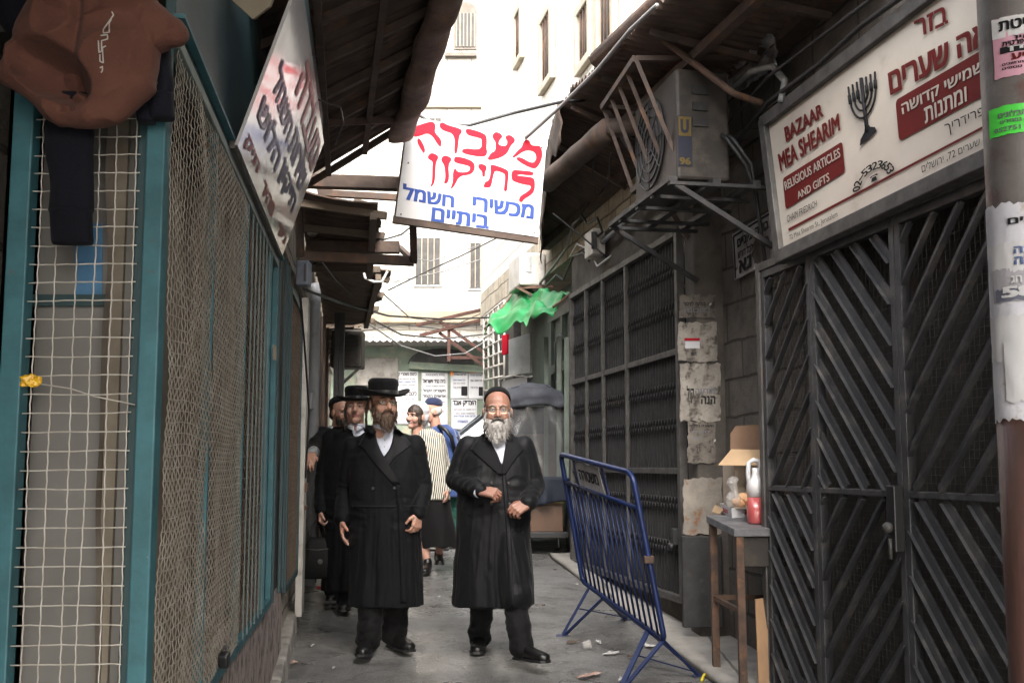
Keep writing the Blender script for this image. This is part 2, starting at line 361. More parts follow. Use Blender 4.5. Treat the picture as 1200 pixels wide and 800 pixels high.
def axis(lo, hi, flo, fhi, fine, coarse):
    a = []; x = lo
    while x < hi: a.append(x); x += fine if flo <= x < fhi else coarse
    a.append(hi); return a
xs = axis(-60, 60, -3.5, 3, .12, 4); ys = axis(-40, 90, 4, 17, .12, 2)
mb = MB()
def gz(x, y):
    return g(y) + (.012 * noise.noise(V((x * .9, y * .7, 0))) + .004 * noise.noise(V((x * 4, y * 4, 3))) if -3.5 < x < 3 and 3 < y < 18 else 0)
vs = [(x, y, gz(x, y)) for y in ys for x in xs]; w = len(xs)
mb.add(vs, [(j * w + i, j * w + i + 1, (j + 1) * w + i + 1, (j + 1) * w + i) for j in range(len(ys) - 1) for i in range(w - 1)], True)
mb.build('street_ground', M['asphalt'], kind='structure', fixn=False)

# pavements and kerb on the left
def kx(y): return -1.34 - .158 * (y - 6.82)
mb = MB(); mb.grid(lambda u, v: V((Lx(5.2 + v * 11, -.4) * (1 - u) + (kx(5.2 + v * 11) - .17) * u, 5.2 + v * 11, g(5.2 + v * 11) + .115 + .008 * noise.noise(V((u * 2, v * 20, 0))))), 4, 90)
mb.build('pavement', M['concrete_light'], kind='structure')
mb = MB(); y = 5.2; rk = random.Random(3)
while y < 16.2:
    L = rk.uniform(.45, .8); y1 = y + L - .012; dz = rk.uniform(-.012, .012); dx = rk.uniform(-.012, .012)
    p = []
    for z in (-.1, .125 + dz):
        t = .012 if z > 0 else 0
        p += [V((kx(y) - .17 + dx, y, g(y) + z)), V((kx(y) + dx - t, y, g(y) + z)), V((kx(y1) + dx - t, y1, g(y1) + z)), V((kx(y1) - .17 + dx, y1, g(y1) + z))]
    mb.hexa(p); y += L
mb.build('kerb', M['concrete_light'], kind='structure', bevel=.018)
mb = MB(); mb.grid(lambda u, v: V((Rx(5.5 + v * 6.2, -.34 + .03 * v * 6.2) * (1 - u) + Rx(5.5 + v * 6.2, .5) * u, 5.5 + v * 6.2, g(5.5 + v * 6.2) + .03 + .012 * noise.noise(V((u * 6, v * 14, 7))))), 8, 60)
mb.build('paved_strip', M['paving'], kind='structure', solid=.05)

# ------------------------------------------------------------------ buildings
def wallbox(mb, line, y0, y1, z0, z1, off, thick):      # a wall block along one frontage; thick away from the alley
    s = 1 if line is Rx else -1
    p = []
    for z in (z0, z1):
        p += [V((line(y0, off * s), y0, z)), V((line(y0, (off + thick) * s), y0, z)), V((line(y1, (off + thick) * s), y1, z)), V((line(y1, off * s), y1, z))]
    return mb.hexa(p)
Ldir = V((LB, 1, 0)).normalized(); Ln = V((1, -LB, 0)).normalized()      # along the frontage, out into the alley
Rdir = V((RB, 1, 0)).normalized(); Rn = V((-1, RB, 0)).normalized()

right = empty('stone_building', (Rx(8), 8, g(8)), 'tall pale stone building with small windows above the rusty awning', 'building')
mb = MB(); wallbox(mb, Rx, 8.0, 17.2, 3.92, 13, .02, 5); mb.build('upper_wall', M['whitewash_stone'], right)
mb = MB(); wallbox(mb, Rx, 8.0, 17.2, 3.42, 3.917, .012, 5); mb.build('stone_band', M['limestone_rough'], right)
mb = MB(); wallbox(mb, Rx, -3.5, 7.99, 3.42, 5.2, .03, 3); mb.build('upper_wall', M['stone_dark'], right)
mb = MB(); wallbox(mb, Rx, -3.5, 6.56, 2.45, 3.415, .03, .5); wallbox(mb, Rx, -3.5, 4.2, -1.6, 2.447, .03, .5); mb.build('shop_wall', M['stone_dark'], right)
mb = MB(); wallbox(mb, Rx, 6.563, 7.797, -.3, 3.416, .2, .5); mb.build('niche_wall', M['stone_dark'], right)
mb = MB(); wallbox(mb, Rx, 7.80, 8.0, -.3, 3.417, 0, .6); mb.build('pillar', M['concrete'], right, bevel=.012)
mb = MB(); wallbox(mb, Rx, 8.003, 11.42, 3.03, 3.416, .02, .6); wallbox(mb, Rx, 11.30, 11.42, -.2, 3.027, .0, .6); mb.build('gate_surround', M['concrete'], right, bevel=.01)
mb = MB(); wallbox(mb, Rx, 8.003, 11.297, -.3, .27, .03, .4); mb.build('step', M['concrete'], right, bevel=.015)
mb = MB(); wallbox(mb, Rx, 11.423, 17.2, -.2, 3.417, .42, .5); mb.build('shop_front', M['green_door'], right)
# windows of the upper storey
def wall_window(parent, px0, py0, px1, py1, arch=False):
    a = onR(px0, py1, -.03); b = onR(px1, py0, -.03); y0, y1 = sorted((a.y, b.y)); z0, z1 = sorted((a.z, b.z))
    f = MB(); w = .09
    for (ya, yb, za, zb) in ((y0 - w, y0, z0 - w, z1 + w), (y1, y1 + w, z0 - w, z1 + w), (y0, y1, z1, z1 + w), (y0, y1, z0 - w, z0)):
        p = []
        for z in (za, zb): p += [V((Rx(ya, -.045), ya, z)), V((Rx(ya, .018), ya, z)), V((Rx(yb, .018), yb, z)), V((Rx(yb, -.045), yb, z))]
        f.hexa(p)
    fr = f.build('window', mk('window_trim', (.44, .39, .31), (.34, .30, .23), 5, rough=.8), parent, bevel=.01)
    q = MB(); q.add([(Rx(y, .008), y, z) for y, z in ((y0, z0), (y1, z0), (y1, z1), (y0, z1))], [(0, 1, 2, 3)]); q.build('pane', M['dusty_glass'], fr)
    k = MB()
    for i in range(1, 4):
        y = y0 + (y1 - y0) * i / 4; k.tube([(Rx(y, -.02), y, z0), (Rx(y, -.02), y, z1)], .012)
    k.build('window_bar', M['rust'], fr)
wall_window(right, 633, 85, 644, 30); wall_window(right, 676, 60, 689, 20); wall_window(right, 603, 62, 609, 22)
wall_window(right, 700, 40, 716, -20)

left = empty('stall_building', (Lx(8), 8, g(8)), 'low building of rough stone behind the teal stalls and tin awnings', 'building')
mb = MB(); wallbox(mb, Lx, -3.5, 16.4, 2.6, 5.0, .02, 3); mb.build('upper_wall', M['stone_left'], left)
mb = MB(); wallbox(mb, Lx, 7.05, 16.4, -.8, 2.597, .05, .5); mb.build('lower_wall', M['stone_left'], left)
mb = MB(); wallbox(mb, Lx, 2.68, 7.047, -1.2, .545, .005, .9); mb.build('plinth', M['pink_stone'], left)
mb = MB(); mb.box((-1.85, 2.75, .75), (.95, .4, 3.6)); wallbox(mb, Lx, -3.5, 2.6, -1.6, 2.59, .9, .5); mb.build('end_wall', M['stone_dark'], left)
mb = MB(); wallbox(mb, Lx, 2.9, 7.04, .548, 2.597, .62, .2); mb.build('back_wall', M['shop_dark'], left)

end = empty('end_building', (-1.5, 19.5, g(19.5)), 'low shop wall of green plaster across the end of the alley', 'building')
E0 = 19.5; ze = g(E0)
mb = MB(); mb.box((-1.5, E0 + .6, (ze - .3 + 3.35) / 2), (26, 1.2, 3.35 - ze + .3)); mb.build('plaster_wall', M['green_plaster'], end)
mb = MB(); a = at(425, 381, E0); mb.box((-1.5, E0 + .35, 3.86), (26, 1.0, .22)); mb.build('beige_beam', M['board_beige'], end, bevel=.02)
mb = MB(); mb.box((-1.5, E0 + .6, 3.55), (26, 1.15, .395)); mb.build('upper_course', M['limestone_end'], end)
mb = MB()
for px0, px1, py0, py1 in ((425, 472, 402, 436),):
    mb.box(((at(px0, 0, E0).x + at(px1, 0, E0).x) / 2, E0 - .01, (at(448, py0, E0).z + at(448, py1, E0).z) / 2 - .25), (abs(at(px1, 0, E0).x - at(px0, 0, E0).x), .08, .5))
mb.build('stone_patch', M['concrete_light'], end, bevel=.02)
# dark lunette above the posters
pts = []
for k in range(13):
    t = math.pi * k / 12; pts.append(at(517 + 39 * math.cos(t), 426 - 18 * math.sin(t), E0 - .03))
mb = MB(); mb.slab(pts, (0, .05, 0)); mb.build('lunette', M['shop_dark'], end)
mb = MB(); tl = at(480, 428, E0 - .06); tr = at(570, 433, E0 - .06); mb.bar(tl, tr, .1, .12); mb.build('ledge', M['green_plaster'], end)
# corrugated awning strip over the posters
def corrugated(mb, a0, a1, b0, b1, waves, amp, nseg=6, vseg=4, sag=0, up=V((0, 0, 1)), tear=None):
    a0, a1, b0, b1 = map(V, (a0, a1, b0, b1))
    def fn(u, v):
        if tear and v > .99: v = 1 + tear(u)
        p = (a0 * (1 - u) + a1 * u) * (1 - v) + (b0 * (1 - u) + b1 * u) * v
        return p + up * (amp * math.sin(2 * math.pi * waves * u) - sag * 4 * v * (1 - v) * 1.0)
    return mb.grid(fn, waves * nseg, vseg)
mb = MB(); corrugated(mb, (-12, E0 - .003, 3.52), (10, E0 - .003, 3.52), (-12, E0 - .75, 3.36), (10, E0 - .75, 3.36), 190, .018, 4, 2)
mb.build('corrugated_awning', M['ac_white'], end, solid=.004)

M['arch_stone'] = mk('dark_arch_stone', (.15, .13, .11), (.11, .095, .08), 6, rough=.9)  # one dark stone colour, so arch and sills stand out from the facade
far = empty('far_building', (-1, 27, ze), 'bright white stone house with an arched window rising behind the low shop', 'building')
mb = MB(); mb.box((-1, 29, 9), (40, 4, 19)); mb.build('facade', M['limestone_end'], far)
def far_window(px0, py0, px1, py1, arch=False, bars=4, FY=26.96):
    py0, py1 = sorted((py0, py1)); a = at(px0, py1, FY); b = at(px1, py0, FY); w = .06
    pts = [V((a.x, FY, a.z)), V((b.x, FY, a.z))]
    if arch:
        r = (b.x - a.x) / 2; cx = (a.x + b.x) / 2; zc = b.z - r
        pts += [V((cx + r * math.cos(math.pi * k / 10), FY, zc + r * math.sin(math.pi * k / 10))) for k in range(11)]
    else: pts += [V((b.x, FY, b.z)), V((a.x, FY, b.z))]
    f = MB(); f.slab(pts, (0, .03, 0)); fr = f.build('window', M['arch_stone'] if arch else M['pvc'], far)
    x0, x1 = a.x + w, b.x - w; zt = (b.z - (b.x - a.x) * .55 if arch else b.z - w)
    q = MB(); q.add([(x0, FY - .012, a.z + w), (x1, FY - .012, a.z + w), (x1, FY - .012, zt), (x0, FY - .012, zt)], [(0, 1, 2, 3)]); q.build('pane', M['shop_dark'], fr)
    k = MB()
    for i in range(bars + 1):
        x = x0 + (x1 - x0) * i / bars; k.box((x, FY - .03, (a.z + zt + w) / 2), (.022, .03, zt - a.z - w))
    k.build('window_bar', M['board_beige'], fr)
far_window(532, 58, 559, 2, True, 5); far_window(484, 336, 519, 276, False, 4); far_window(596, 62, 611, 15, False, 3); far_window(500, 150, 520, 136, False, 2); far_window(548, 340, 572, 282, False, 3)
for px_, py_, lab in ((497, 386, 'lower'), (540, 64, 'upper')):
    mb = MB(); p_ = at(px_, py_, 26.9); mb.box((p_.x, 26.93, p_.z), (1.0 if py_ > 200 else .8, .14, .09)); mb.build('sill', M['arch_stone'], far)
mb = MB(); z_ = at(540, 122, 26.9).z; mb.box((-1, 26.96, z_), (39, .10, .16)); mb.build('string_course', M['board_beige'], far, bevel=.02)
mb = MB(); mb.tube([at(606, -40, 26.5), at(607, 330, 26.5)], .05, 8); tag(mb.build('rust_pipe', M['rust']), 'thin rusty pipe beside the grey drain pipe on the far house', 'pipe')
mb = MB(); mb.tube([at(616, -60, 26.8), at(616, 330, 26.8)], .09, 10); o = mb.build('drain_pipe', M['pvc'], None); tag(o, 'long grey drain pipe running down the bright far house', 'pipe')
mb = MB(); mb.box(at(600, 76, 26.6), (.55, .6, .2)); mb.bar(at(610, 82, 26.4), at(581, 110, 26.9), .05, .05); o = mb.build('wall_spout', M['pvc'], None); tag(o, 'short grey box spout with a brace on the bright far house', 'spout')

# ------------------------------------------------------------------ posters on the end wall
def pq(px0, py0, px1, py1, Y): return at(px0, py0, Y), at(px1, py0, Y), at(px1, py1, Y), at(px0, py1, Y)
def poster(label, box, lines, extras=()):
    px0, py0, px1, py1 = box; Y = E0 - .012
    c = at((px0 + px1) / 2, py1, Y)
    root = empty('wall_poster', c, label, 'poster', 'posters pasted on the end wall')
    q = pq(px0, py0, px1, py1, Y); mb = MB(); f = bil(*q)
    mb.grid(lambda u, v: f(u, v) + V((0, -.004 - .006 * noise.noise(V((u * 3, v * 5, px0))), 0)), 8, 12); mb.build('sheet', M['paper'], root, solid=.002)
    for (txt, x0, y0, x1, y1, m) in lines:
        f2 = bil(*pq(x0, y0, x1, y1, Y - .017)); t = MB(); text_fit(t, heb(txt), f2, .03); t.build('lettering', M[m], root, fixn=False)
    for (x0, y0, x1, y1, m) in extras:
        t = MB(); t.add(pq(x0, y0, x1, y1, Y - .016), [(0, 1, 2, 3)]); t.build('printed_block', M[m], root, fixn=False)
poster('white poster with bold heading, nearest the black hats', (458, 435, 490, 497), [('כינוס נשמרי קרתא', 460, 436.5, 488, 441, 'dark_ink'), ('על פי הוראת מרנן', 466, 443, 486, 445, 'grey_ink'), ('לכל תושבי השכונה', 463, 446, 487, 448, 'blue_print'), ('אסיפה כללית גדולה', 464, 450, 486, 452, 'grey_ink'), ('כינוס נשמרי', 467, 459, 488, 463.5, 'dark_ink'), ('בשעה שמונה בערב', 468, 466, 487, 468, 'grey_ink'), ('בבית המדרש הגדול', 469, 471, 487, 473, 'grey_ink'), ('נא לדייק בזמן', 470, 477, 486, 480, 'grey_ink'), ('בברכה הנהלה', 470, 488, 484, 491, 'blue_print')])
poster('white poster with four bold lines behind the grey haired man', (494, 436.5, 524.5, 500), [('בית הכנסת', 499, 438, 521, 440, 'grey_ink'), ('בית נגיד וישראל', 495.5, 443.5, 522, 448.5, 'dark_ink'), ('הודעה חשובה לציבור', 498, 451, 521, 453, 'grey_ink'), ('מקצרים הקהל', 496, 455.5, 522, 460, 'dark_ink'), ('ארשיים הקמל', 496, 461.8, 522, 466.5, 'dark_ink'), ('יתקיים אי״ה ביום', 500, 470, 521, 473, 'grey_ink'), ('נא לבוא בהמוניכם', 500, 480, 521, 483, 'grey_ink')])
poster('poster with orange corner and dark square above a mourning notice', (528, 436, 548.5, 467.5), [('ארגון עזרה', 532, 438, 546, 440, 'dark_ink'), ('לכל תושבי העיר', 531, 444, 545, 446, 'blue_print'), ('פתוח בכל יום', 532, 448, 545, 449.5, 'grey_ink'), ('שירות מהיר', 531, 453, 540, 455, 'grey_ink')], [(540.5, 452.5, 547.8, 463.3, 'dark_ink')])
poster('poster with orange top band at the end of the row', (549, 435, 568, 467.5), [('ארגון עזרה', 551, 439, 564, 441, 'grey_ink'), ('לכל תושבי העיר', 551, 444.5, 565, 446.5, 'dark_ink'), ('שירות מהיר', 551, 453, 560, 455, 'grey_ink')], [(561, 453, 567.5, 463.5, 'dark_ink')])
poster('mourning notice with the largest black heading beside the silver car', (529, 468, 559, 503), [('הצדיק אבד', 530.5, 469, 557.5, 476.2, 'dark_ink'), ('רבי משה בן אברהם', 532, 479, 557, 480.8, 'grey_ink'), ('ההלוויה תצא היום', 534, 483, 556, 485, 'grey_ink'), ('ינחם את אבלי ציון', 531.5, 486, 557, 489, 'blue_print'), ('המשפחה', 536, 492, 548, 495, 'blue_print')])
for a, b, c_, d_, lab in ((528, 434.5, 531, 440, 'small orange corner tab over the poster with a dark square'), (549.5, 434.3, 567.5, 436.8, 'thin orange strip pasted over the last poster')):
    mb = MB(); q = pq(a, b, c_, d_, E0 - .045); mb.slab(q, (0, .003, 0)); o = mb.build('orange_strip', mk('orange_paper', (.75, .24, .06), rough=.8)); tag(o, lab, 'paper strip', 'orange strips on the posters')

# ------------------------------------------------------------------ rusty steel truss crossing the end of the alley
mb = MB()
for (x0, y0, x1, y1) in ((488, 381, 572, 361), (492, 393, 572, 373), (512, 374, 570, 415), (515, 390, 572, 432), (526, 380, 526, 424), (524, 419, 572, 419)):
    mb.bar(at(x0, y0, 18.2), at(x1, y1, 18.0), .05, .05)
o = mb.build('steel_truss', mk('red_rust', (.085, .042, .034), (.05, .028, .022), 9, rough=.8, spec=.2)); tag(o, 'thin rust red angle iron truss high above the posters', 'truss')

# ------------------------------------------------------------------ tin awnings, left side
mb = MB()
lw = empty('tin_awning', (Lx(5), 5, 3.2), 'long dark rusty awning that holds the repair sign', 'awning', 'rusty tin awnings')
a0 = V((Lx(4.3), 4.3, 3.20)); a1 = V((Lx(7.3), 7.3, 3.15)); b0 = V((-.155, 4.4, 3.62)); b1 = V((-.70, 7.25, 3.60))
mb = MB(); corrugated(mb, a0, a1, b0, b1, 26, .022, 6, 6); mb.build('roof_sheet', M['rust_sheet'], lw, solid=.004)
mb = MB()
for k in range(7):
    t = k / 6; mb.bar(a0.lerp(a1, t) + V((0, 0, -.07)), b0.lerp(b1, t) + V((0, 0, -.05)), .03, .04)
for v in (.3, .62): mb.bar(a0.lerp(b0, v) + V((0, 0, -.12)), a1.lerp(b1, v) + V((0, 0, -.08)), .035, .035)
mb.bar(a0.lerp(a1, .5) + V((0, 0, -.1)), a0.lerp(a1, .9).lerp(b0.lerp(b1, .9), .95) + V((0, 0, -.1)), .04, .04)
mb.build('rafter', M['rust_sheet'], lw)
mb = MB()   # rolled sheet hanging from the outer edge
def roll(u, v):
    p = b0.lerp(b1, u); an = -2.2 + 3.9 * v; r = .13 + .02 * noise.noise(V((u * 9, v * 2, 0)))
    return p + V((-.06 + r * math.cos(an) * .9, 0, -.08 + r * math.sin(an))) + V((.02 * noise.noise(V((u * 6, v, 4))), 0, .03 * noise.noise(V((u * 14, v * 3, 9)))))
mb.grid(roll, 60, 14); mb.build('rolled_edge', mk('rusty_edge_sheet', (.16, .10, .075), (.08, .05, .04), 7, rough=.8, bump=.3, stain=((.22, .13, .08), 8, .55, .7)), lw, solid=.006)

def awning(label, quad, waves, edge_drop=.0, sag=.03):
    a0, a1, b0, b1 = map(V, quad); r = empty('tin_awning', a0.lerp(a1, .5), label, 'awning', 'rusty tin awnings')
    mb = MB(); rr = random.Random(len(label))
    js = [rr.uniform(-.12, .03) for _ in range(60)]
    corrugated(mb, a0, a1, b0, b1, waves, .02, 6, 5, sag, tear=lambda u: js[int(u * 9) % 60] * 1.3)
    mb.build('roof_sheet', M['rust_sheet'] if 'sagging' not in label else M['wood_old'], r, solid=.005)
    mb = MB()
    for k in range(4):
        t = .05 + .9 * k / 3; mb.bar(a0.lerp(a1, t) + V((0, 0, -.06)), b0.lerp(b1, t) + V((0, 0, -.06)), .045, .05)
    mb.bar(a0.lerp(b0, .85) + V((0, 0, -.1)), a1.lerp(b1, .85) + V((0, 0, -.1)), .05, .05)
    mb.build('rafter', M['wood_old'], r); return r
awning('short dark tin awning just beyond the repair sign, inside the steel frame', ((Lx(7.5), 7.5, 3.15), (Lx(9.3), 9.3, 2.95), (-.86, 7.5, 3.05), (-1.12, 9.3, 2.95)), 16)
awning('sagging brown awning of torn boards above the wall box', ((Lx(9.4), 9.4, 3.25), (Lx(12.2), 12.2, 2.9), at(457, 318, 9.8), at(438, 372, 12.0)), 14, sag=.08)
awning('smallest low tin awning above the air conditioner on the alley side', ((Lx(12.4), 12.4, 2.9), (Lx(14.5), 14.5, 2.6), at(424, 372, 12.6), at(420, 400, 14.2)), 10)
# steel hanging frame
mb = MB()
c = [at(348, 212, 7.6), at(470, 216, 7.6), at(485, 306, 7.9), at(352, 300, 7.9)]
mb.bar(c[0], c[1], .09, .09); mb.bar(c[3], c[2], .05, .07); mb.bar(at(484, 262, 7.6), c[2], .05, .05); mb.bar(c[0], c[3], .06, .06)
mb.bar(at(372, 226, 8.3), at(470, 232, 8.3), .05, .05); mb.bar(at(360, 290, 8.4), at(468, 290, 8.4), .08, .09); mb.bar(at(366, 268, 9.0), at(430, 288, 9.0), .05, .06)
mb.bar(c[2], at(468, 290, 9.2), .04, .04); mb.bar(c[3], (Lx(7.9), 7.9, c[3].z), .05, .05)
o = mb.build('awning_bracket', M['rust_sheet'], bevel=.004); tag(o, 'dark rusty steel frame hanging below the awnings beside the repair sign', 'frame')
mb = MB()
for k, (x0, y0, x1, y1, Y) in enumerate(((415, 232, 440, 292, 8.6), (402, 246, 428, 280, 8.7))):
    mb.slab([at(x0, y0, Y), at(x1, y0 + 8, Y), at(x1 + 4, y1, Y), at(x0 - 8, y1 - 10, Y)], (.0, .02, .01))
o = mb.build('loose_board', M['wood_old']); tag(o, 'loose brown boards hanging inside the rusty steel frame', 'board')

# ------------------------------------------------------------------ tin awning, right side
rw = empty('tin_awning', (Rx(7), 7, 3.8), 'long dark corrugated awning with torn edge above the air conditioner', 'awning', 'rusty tin awnings')
OUT = [(2.2, .80, 3.82), (5.2, .80, 3.86), (6.2, .80, 3.88), (7.0, .82, 3.95), (7.8, .82, 4.0), (8.5, .80, 4.09), (9.2, .70, 4.09), (10.2, .53, 4.06), (11.4, .30, 3.96), (12.5, .06, 3.84)]
def outp(y):
    for (y0, o0, z0), (y1, o1, z1) in zip(OUT, OUT[1:]):
        if y0 <= y <= y1:
            t = (y - y0) / (y1 - y0); return V((Rx(y, -(o0 + (o1 - o0) * t)), y, z0 + (z1 - z0) * t))
def rsheet(u, v):
    y = 5.0 + 7.5 * u; a = V((Rx(y, .0), y, 3.74)); b = outp(min(y, 12.499)); n_ = .03 * noise.noise(V((y * 1.7, v * 2, 1)))
    if v > .99: b = b + V((.05 * noise.noise(V((y * 3.1, 0, 5))), 0, 0))
    return a.lerp(b, v) + V((0, 0, .018 * math.sin(2 * math.pi * y / .085) + n_ * v))
mb = MB(); mb.grid(rsheet, 88 * 6, 6); mb.build('roof_sheet', M['rust_sheet'], rw, solid=.004)
mb = MB()
for y in (5.05, 5.7, 6.4, 7.4, 8.3, 9.4): mb.bar((Rx(y, 0), y, 3.64), outp(y) + V((.06, 0, -.06)), .035, .04)
mb.bar((Rx(4.9, -.02), 4.9, 3.735), (Rx(12.4, -.02), 12.4, 3.735), .12, .10); mb.bar(outp(5.0).lerp(V((Rx(5.0), 5.0, 3.7)), .45) + V((0, 0, -.12)), outp(8.4).lerp(V((Rx(8.4), 8.4, 3.7)), .45) + V((0, 0, -.12)), .06, .06)
for y in (7.9,): mb.bar((Rx(y, -.01), y, 2.9), outp(y) + V((.2, 0, -.12)), .04, .04)
mb.build('rafter', M['rust_sheet'], rw)
mb = MB()
def curtain(u, v):   # loose sheets hanging from the far end of the awning down to the wall line
    y = 8.4 + 4.0 * u; b = outp(min(y, 12.49)); return b + V((.03 * noise.noise(V((u * 7, v * 3, 2))), 0, -.32 * v - .12 * v * noise.noise(V((u * 9, 0, 0)))))
mb.grid(curtain, 40, 4); mb.build('hanging_sheet', M['rust_sheet'], rw, solid=.005)
a = at(642, 214, 9.0); b = at(716, 150, 7.6)
mb = MB(); mb.tube([a.lerp(b, t / 6) + V((0, 0, .01 * (t % 2))) for t in range(7)], .085, 14); mb.tube([b, b.lerp(V((Rx(7), 7, 3.5)), .5)], .07, 12)
o = mb.build('gutter_pipe', M['rust_sheet'], None); tag(o, 'thick rusty drain pipe slung under the torn awning', 'pipe')
mb = MB(); mb.tube([at(700, 70, 7.2), at(775, 0, 6.3), at(800, -20, 6)], .06, 10); o = mb.build('roof_pole', M['rust']); tag(o, 'rusty round pole along the outer edge of the torn awning', 'pole')

# added tin roof, unseen above and behind the viewpoint, shading the near stalls
cr_ = empty('added_shade_roof', (0.5, .5, 3.9), 'unseen tin roof added overhead to shade the near end of the alley', 'roof')
mb = MB(); corrugated(mb, (-2.6, -3.0, 3.95), (-2.6, 3.35, 3.95), (4.2, -3.0, 4.0), (4.2, 3.35, 4.0), 60, .02, 6, 4); mb.build('roof_sheet', M['rust_sheet'], cr_, solid=.004)  # sheet of the added, unseen shade roof
mb = MB()
for y in (-2.5, -.5, 1.5, 3.2): mb.bar((-2.6, y, 3.88), (4.2, y, 3.92), .08, .1)
mb.build('added_roof_beam', M['rust_sheet'], cr_)
# ================================================================== LEFT SIDE
FY = 2.74
ZB, ZT = .52, 2.345
def crimp(a, b, dirn, pitch, amp, ph=0, wob=0, seed=0):
    """a crimped wire from a to b: dips over and under the crossing wires"""
    a, b, dirn = V(a), V(b), V(dirn); L = (b - a).length; n = max(2, int(L / pitch * 2)); out = []
    side = (b - a).normalized().cross(dirn)
    for i in range(n + 1):
        t = i / n; p = a.lerp(b, t) + dirn * (amp * (1 if (i + ph) % 2 else -1))
        if wob: p = p + side * (wob * noise.noise(V((t * 3.2, seed * 7.7, 1)))) + dirn * (wob * .6 * noise.noise(V((t * 4, seed * 3.3, 5))))
        out.append(p)
    return out
M['bar_grey'] = mk('grey_green_bar', (.12, .15, .14), (.08, .10, .095), 9, rough=.6)
cage = empty('wire_cage_stall', (-1.05, FY, ZB), 'teal framed stall front closed with crimped wire mesh, nearest on the left', 'stall')
def vpost(mb, x, y, w, d, z0=ZB, z1=ZT, rz=0): mb.box((x, y, (z0 + z1) / 2), (w, d, z1 - z0), Matrix.Rotation(rz, 3, 'Z'))
xl = at(19, 400, FY).x; xr = at(176, 400, FY).x; xi = at(157, 400, FY).x
rzL = math.atan2(-LB, 1)
mb = MB(); vpost(mb, xl, FY, .052, .05, ZB, 2.7); mb.build('post', M['teal'], cage, bevel=.004)
mb = MB(); vpost(mb, xr, FY + .01, .048, .05, ZB, 2.36); mb.build('post', M['teal'], cage, bevel=.004)
mb = MB(); vpost(mb, xi, FY + .025, .026, .03, ZB, 2.33); mb.build('frame_strip', M['teal_dark'], cage, bevel=.003)
mb = MB(); mb.bar((xl, FY + .01, 2.325), (xr, FY + .01, 2.325), .03, .04); mb.bar((xl, FY + .01, ZB + .02), (xr, FY + .01, ZB + .02), .03, .04); mb.build('rail', M['teal'], cage, bevel=.003)
# front mesh
mb = MB(); yw = FY - .004
cols = [17, 35, 57, 82, 102, 125, 149]
for i, px in enumerate(cols):
    x = at(px, 500, FY).x; mb.tube(crimp((x + .006, yw, ZB), (x - .004, yw, 2.32), (0, -1, 0), .0465, .0022, i, .010 if 0 < i < 6 else .003, i + 1), .0019, 5, mi=0)
k = 0; z = ZB + .03
while z < 2.31:
    mb.tube(crimp((xl + .02, yw, z), (xi, yw, z + .002), (0, -1, 0), .0465, .0022, k + 1, .003, k + 20), .0019, 5); z += .0465; k += 1
a = at(28, 447, FY - .008); b = at(158, 474, FY - .008); mb.tube([a, at(82, 455, FY - .01), at(110, 464, FY - .008), b], .0018, 5)
mb.build('wire_mesh', mk('pale_wire', (.50, .48, .44), (.36, .33, .28), 14, rough=.5, metal=.2, bump=0, stain=(rust, 18, .66, .75)), cage, fixn=False)
# dusty window behind the front mesh
by = FY + .11
mb = MB(); mb.add([(xl, by, ZB), (xi + .02, by, ZB), (xi + .02, by, 2.4), (xl, by, 2.4)], [(0, 1, 2, 3)]); mb.build('glass_pane', M['dusty_glass'], cage)
mb = MB(); x = at(137, 400, by).x; mb.box((x, by - .012, 1.5), (.032, .015, 1.86)); mb.build('beige_strip', mk('dull_beige', (.17, .145, .11), (.12, .10, .075), 6, rough=.8), cage)
mb = MB(); x = at(26, 400, by).x; mb.box((x, by - .012, 1.5), (.035, .015, 1.86)); mb.build('brown_strip', M['board_brown'], cage)
mb = MB(); mb.add(pq(88, 262, 120, 346, by - .008), [(0, 1, 2, 3)]); mb.build('blue_card', M['blue_card'], cage, solid=.002)
mb = MB(); p0 = at(30, 352, by - .01); p1 = at(128, 352, by - .01); mb.bar(p0, p1, .012, .03); mb.build('glazing_bar', M['teal_dark'], cage)
mb = MB(); mb.box((at(95, 500, by + .06).x, by + .12, 1.1), (.30, .06, .45)); mb.build('stacked_box', M['shop_dark'], cage)
# side panels along the alley
def sideP(y, z, off=0): return V((Lx(y), y, z)) + Ln * off
posts_y = [2.80, onL(240, 500).y, onL(281, 500).y, onL(311, 500).y, 5.98]
for i, y in enumerate(posts_y[1:], 1):
    mb = MB(); w = (.02, .022, .03, .05)[i - 1]; mb.bar(sideP(y, ZB), sideP(y, ZT), w, .03, up=Ln); mb.build('post', M['teal'], cage, bevel=.003)
mb = MB(); mb.bar(sideP(2.77, ZB + .02), sideP(5.98, ZB + .02), .03, .04); mb.build('rail', M['teal'], cage, bevel=.003)
mb = MB(); mb.bar(sideP(2.77, ZT + .005), sideP(5.98, ZT + .005), .035, .035); mb.build('rail', mk('pale_green_edge', (.16, .21, .19), (.10, .14, .13), 9, rough=.6), cage, bevel=.003)
def bulge(y, z, s):
    return .022 * noise.noise(V((y * 2.1, z * 2.3, s))) + .015 * noise.noise(V((y * 5, z * 4, s + 3)))
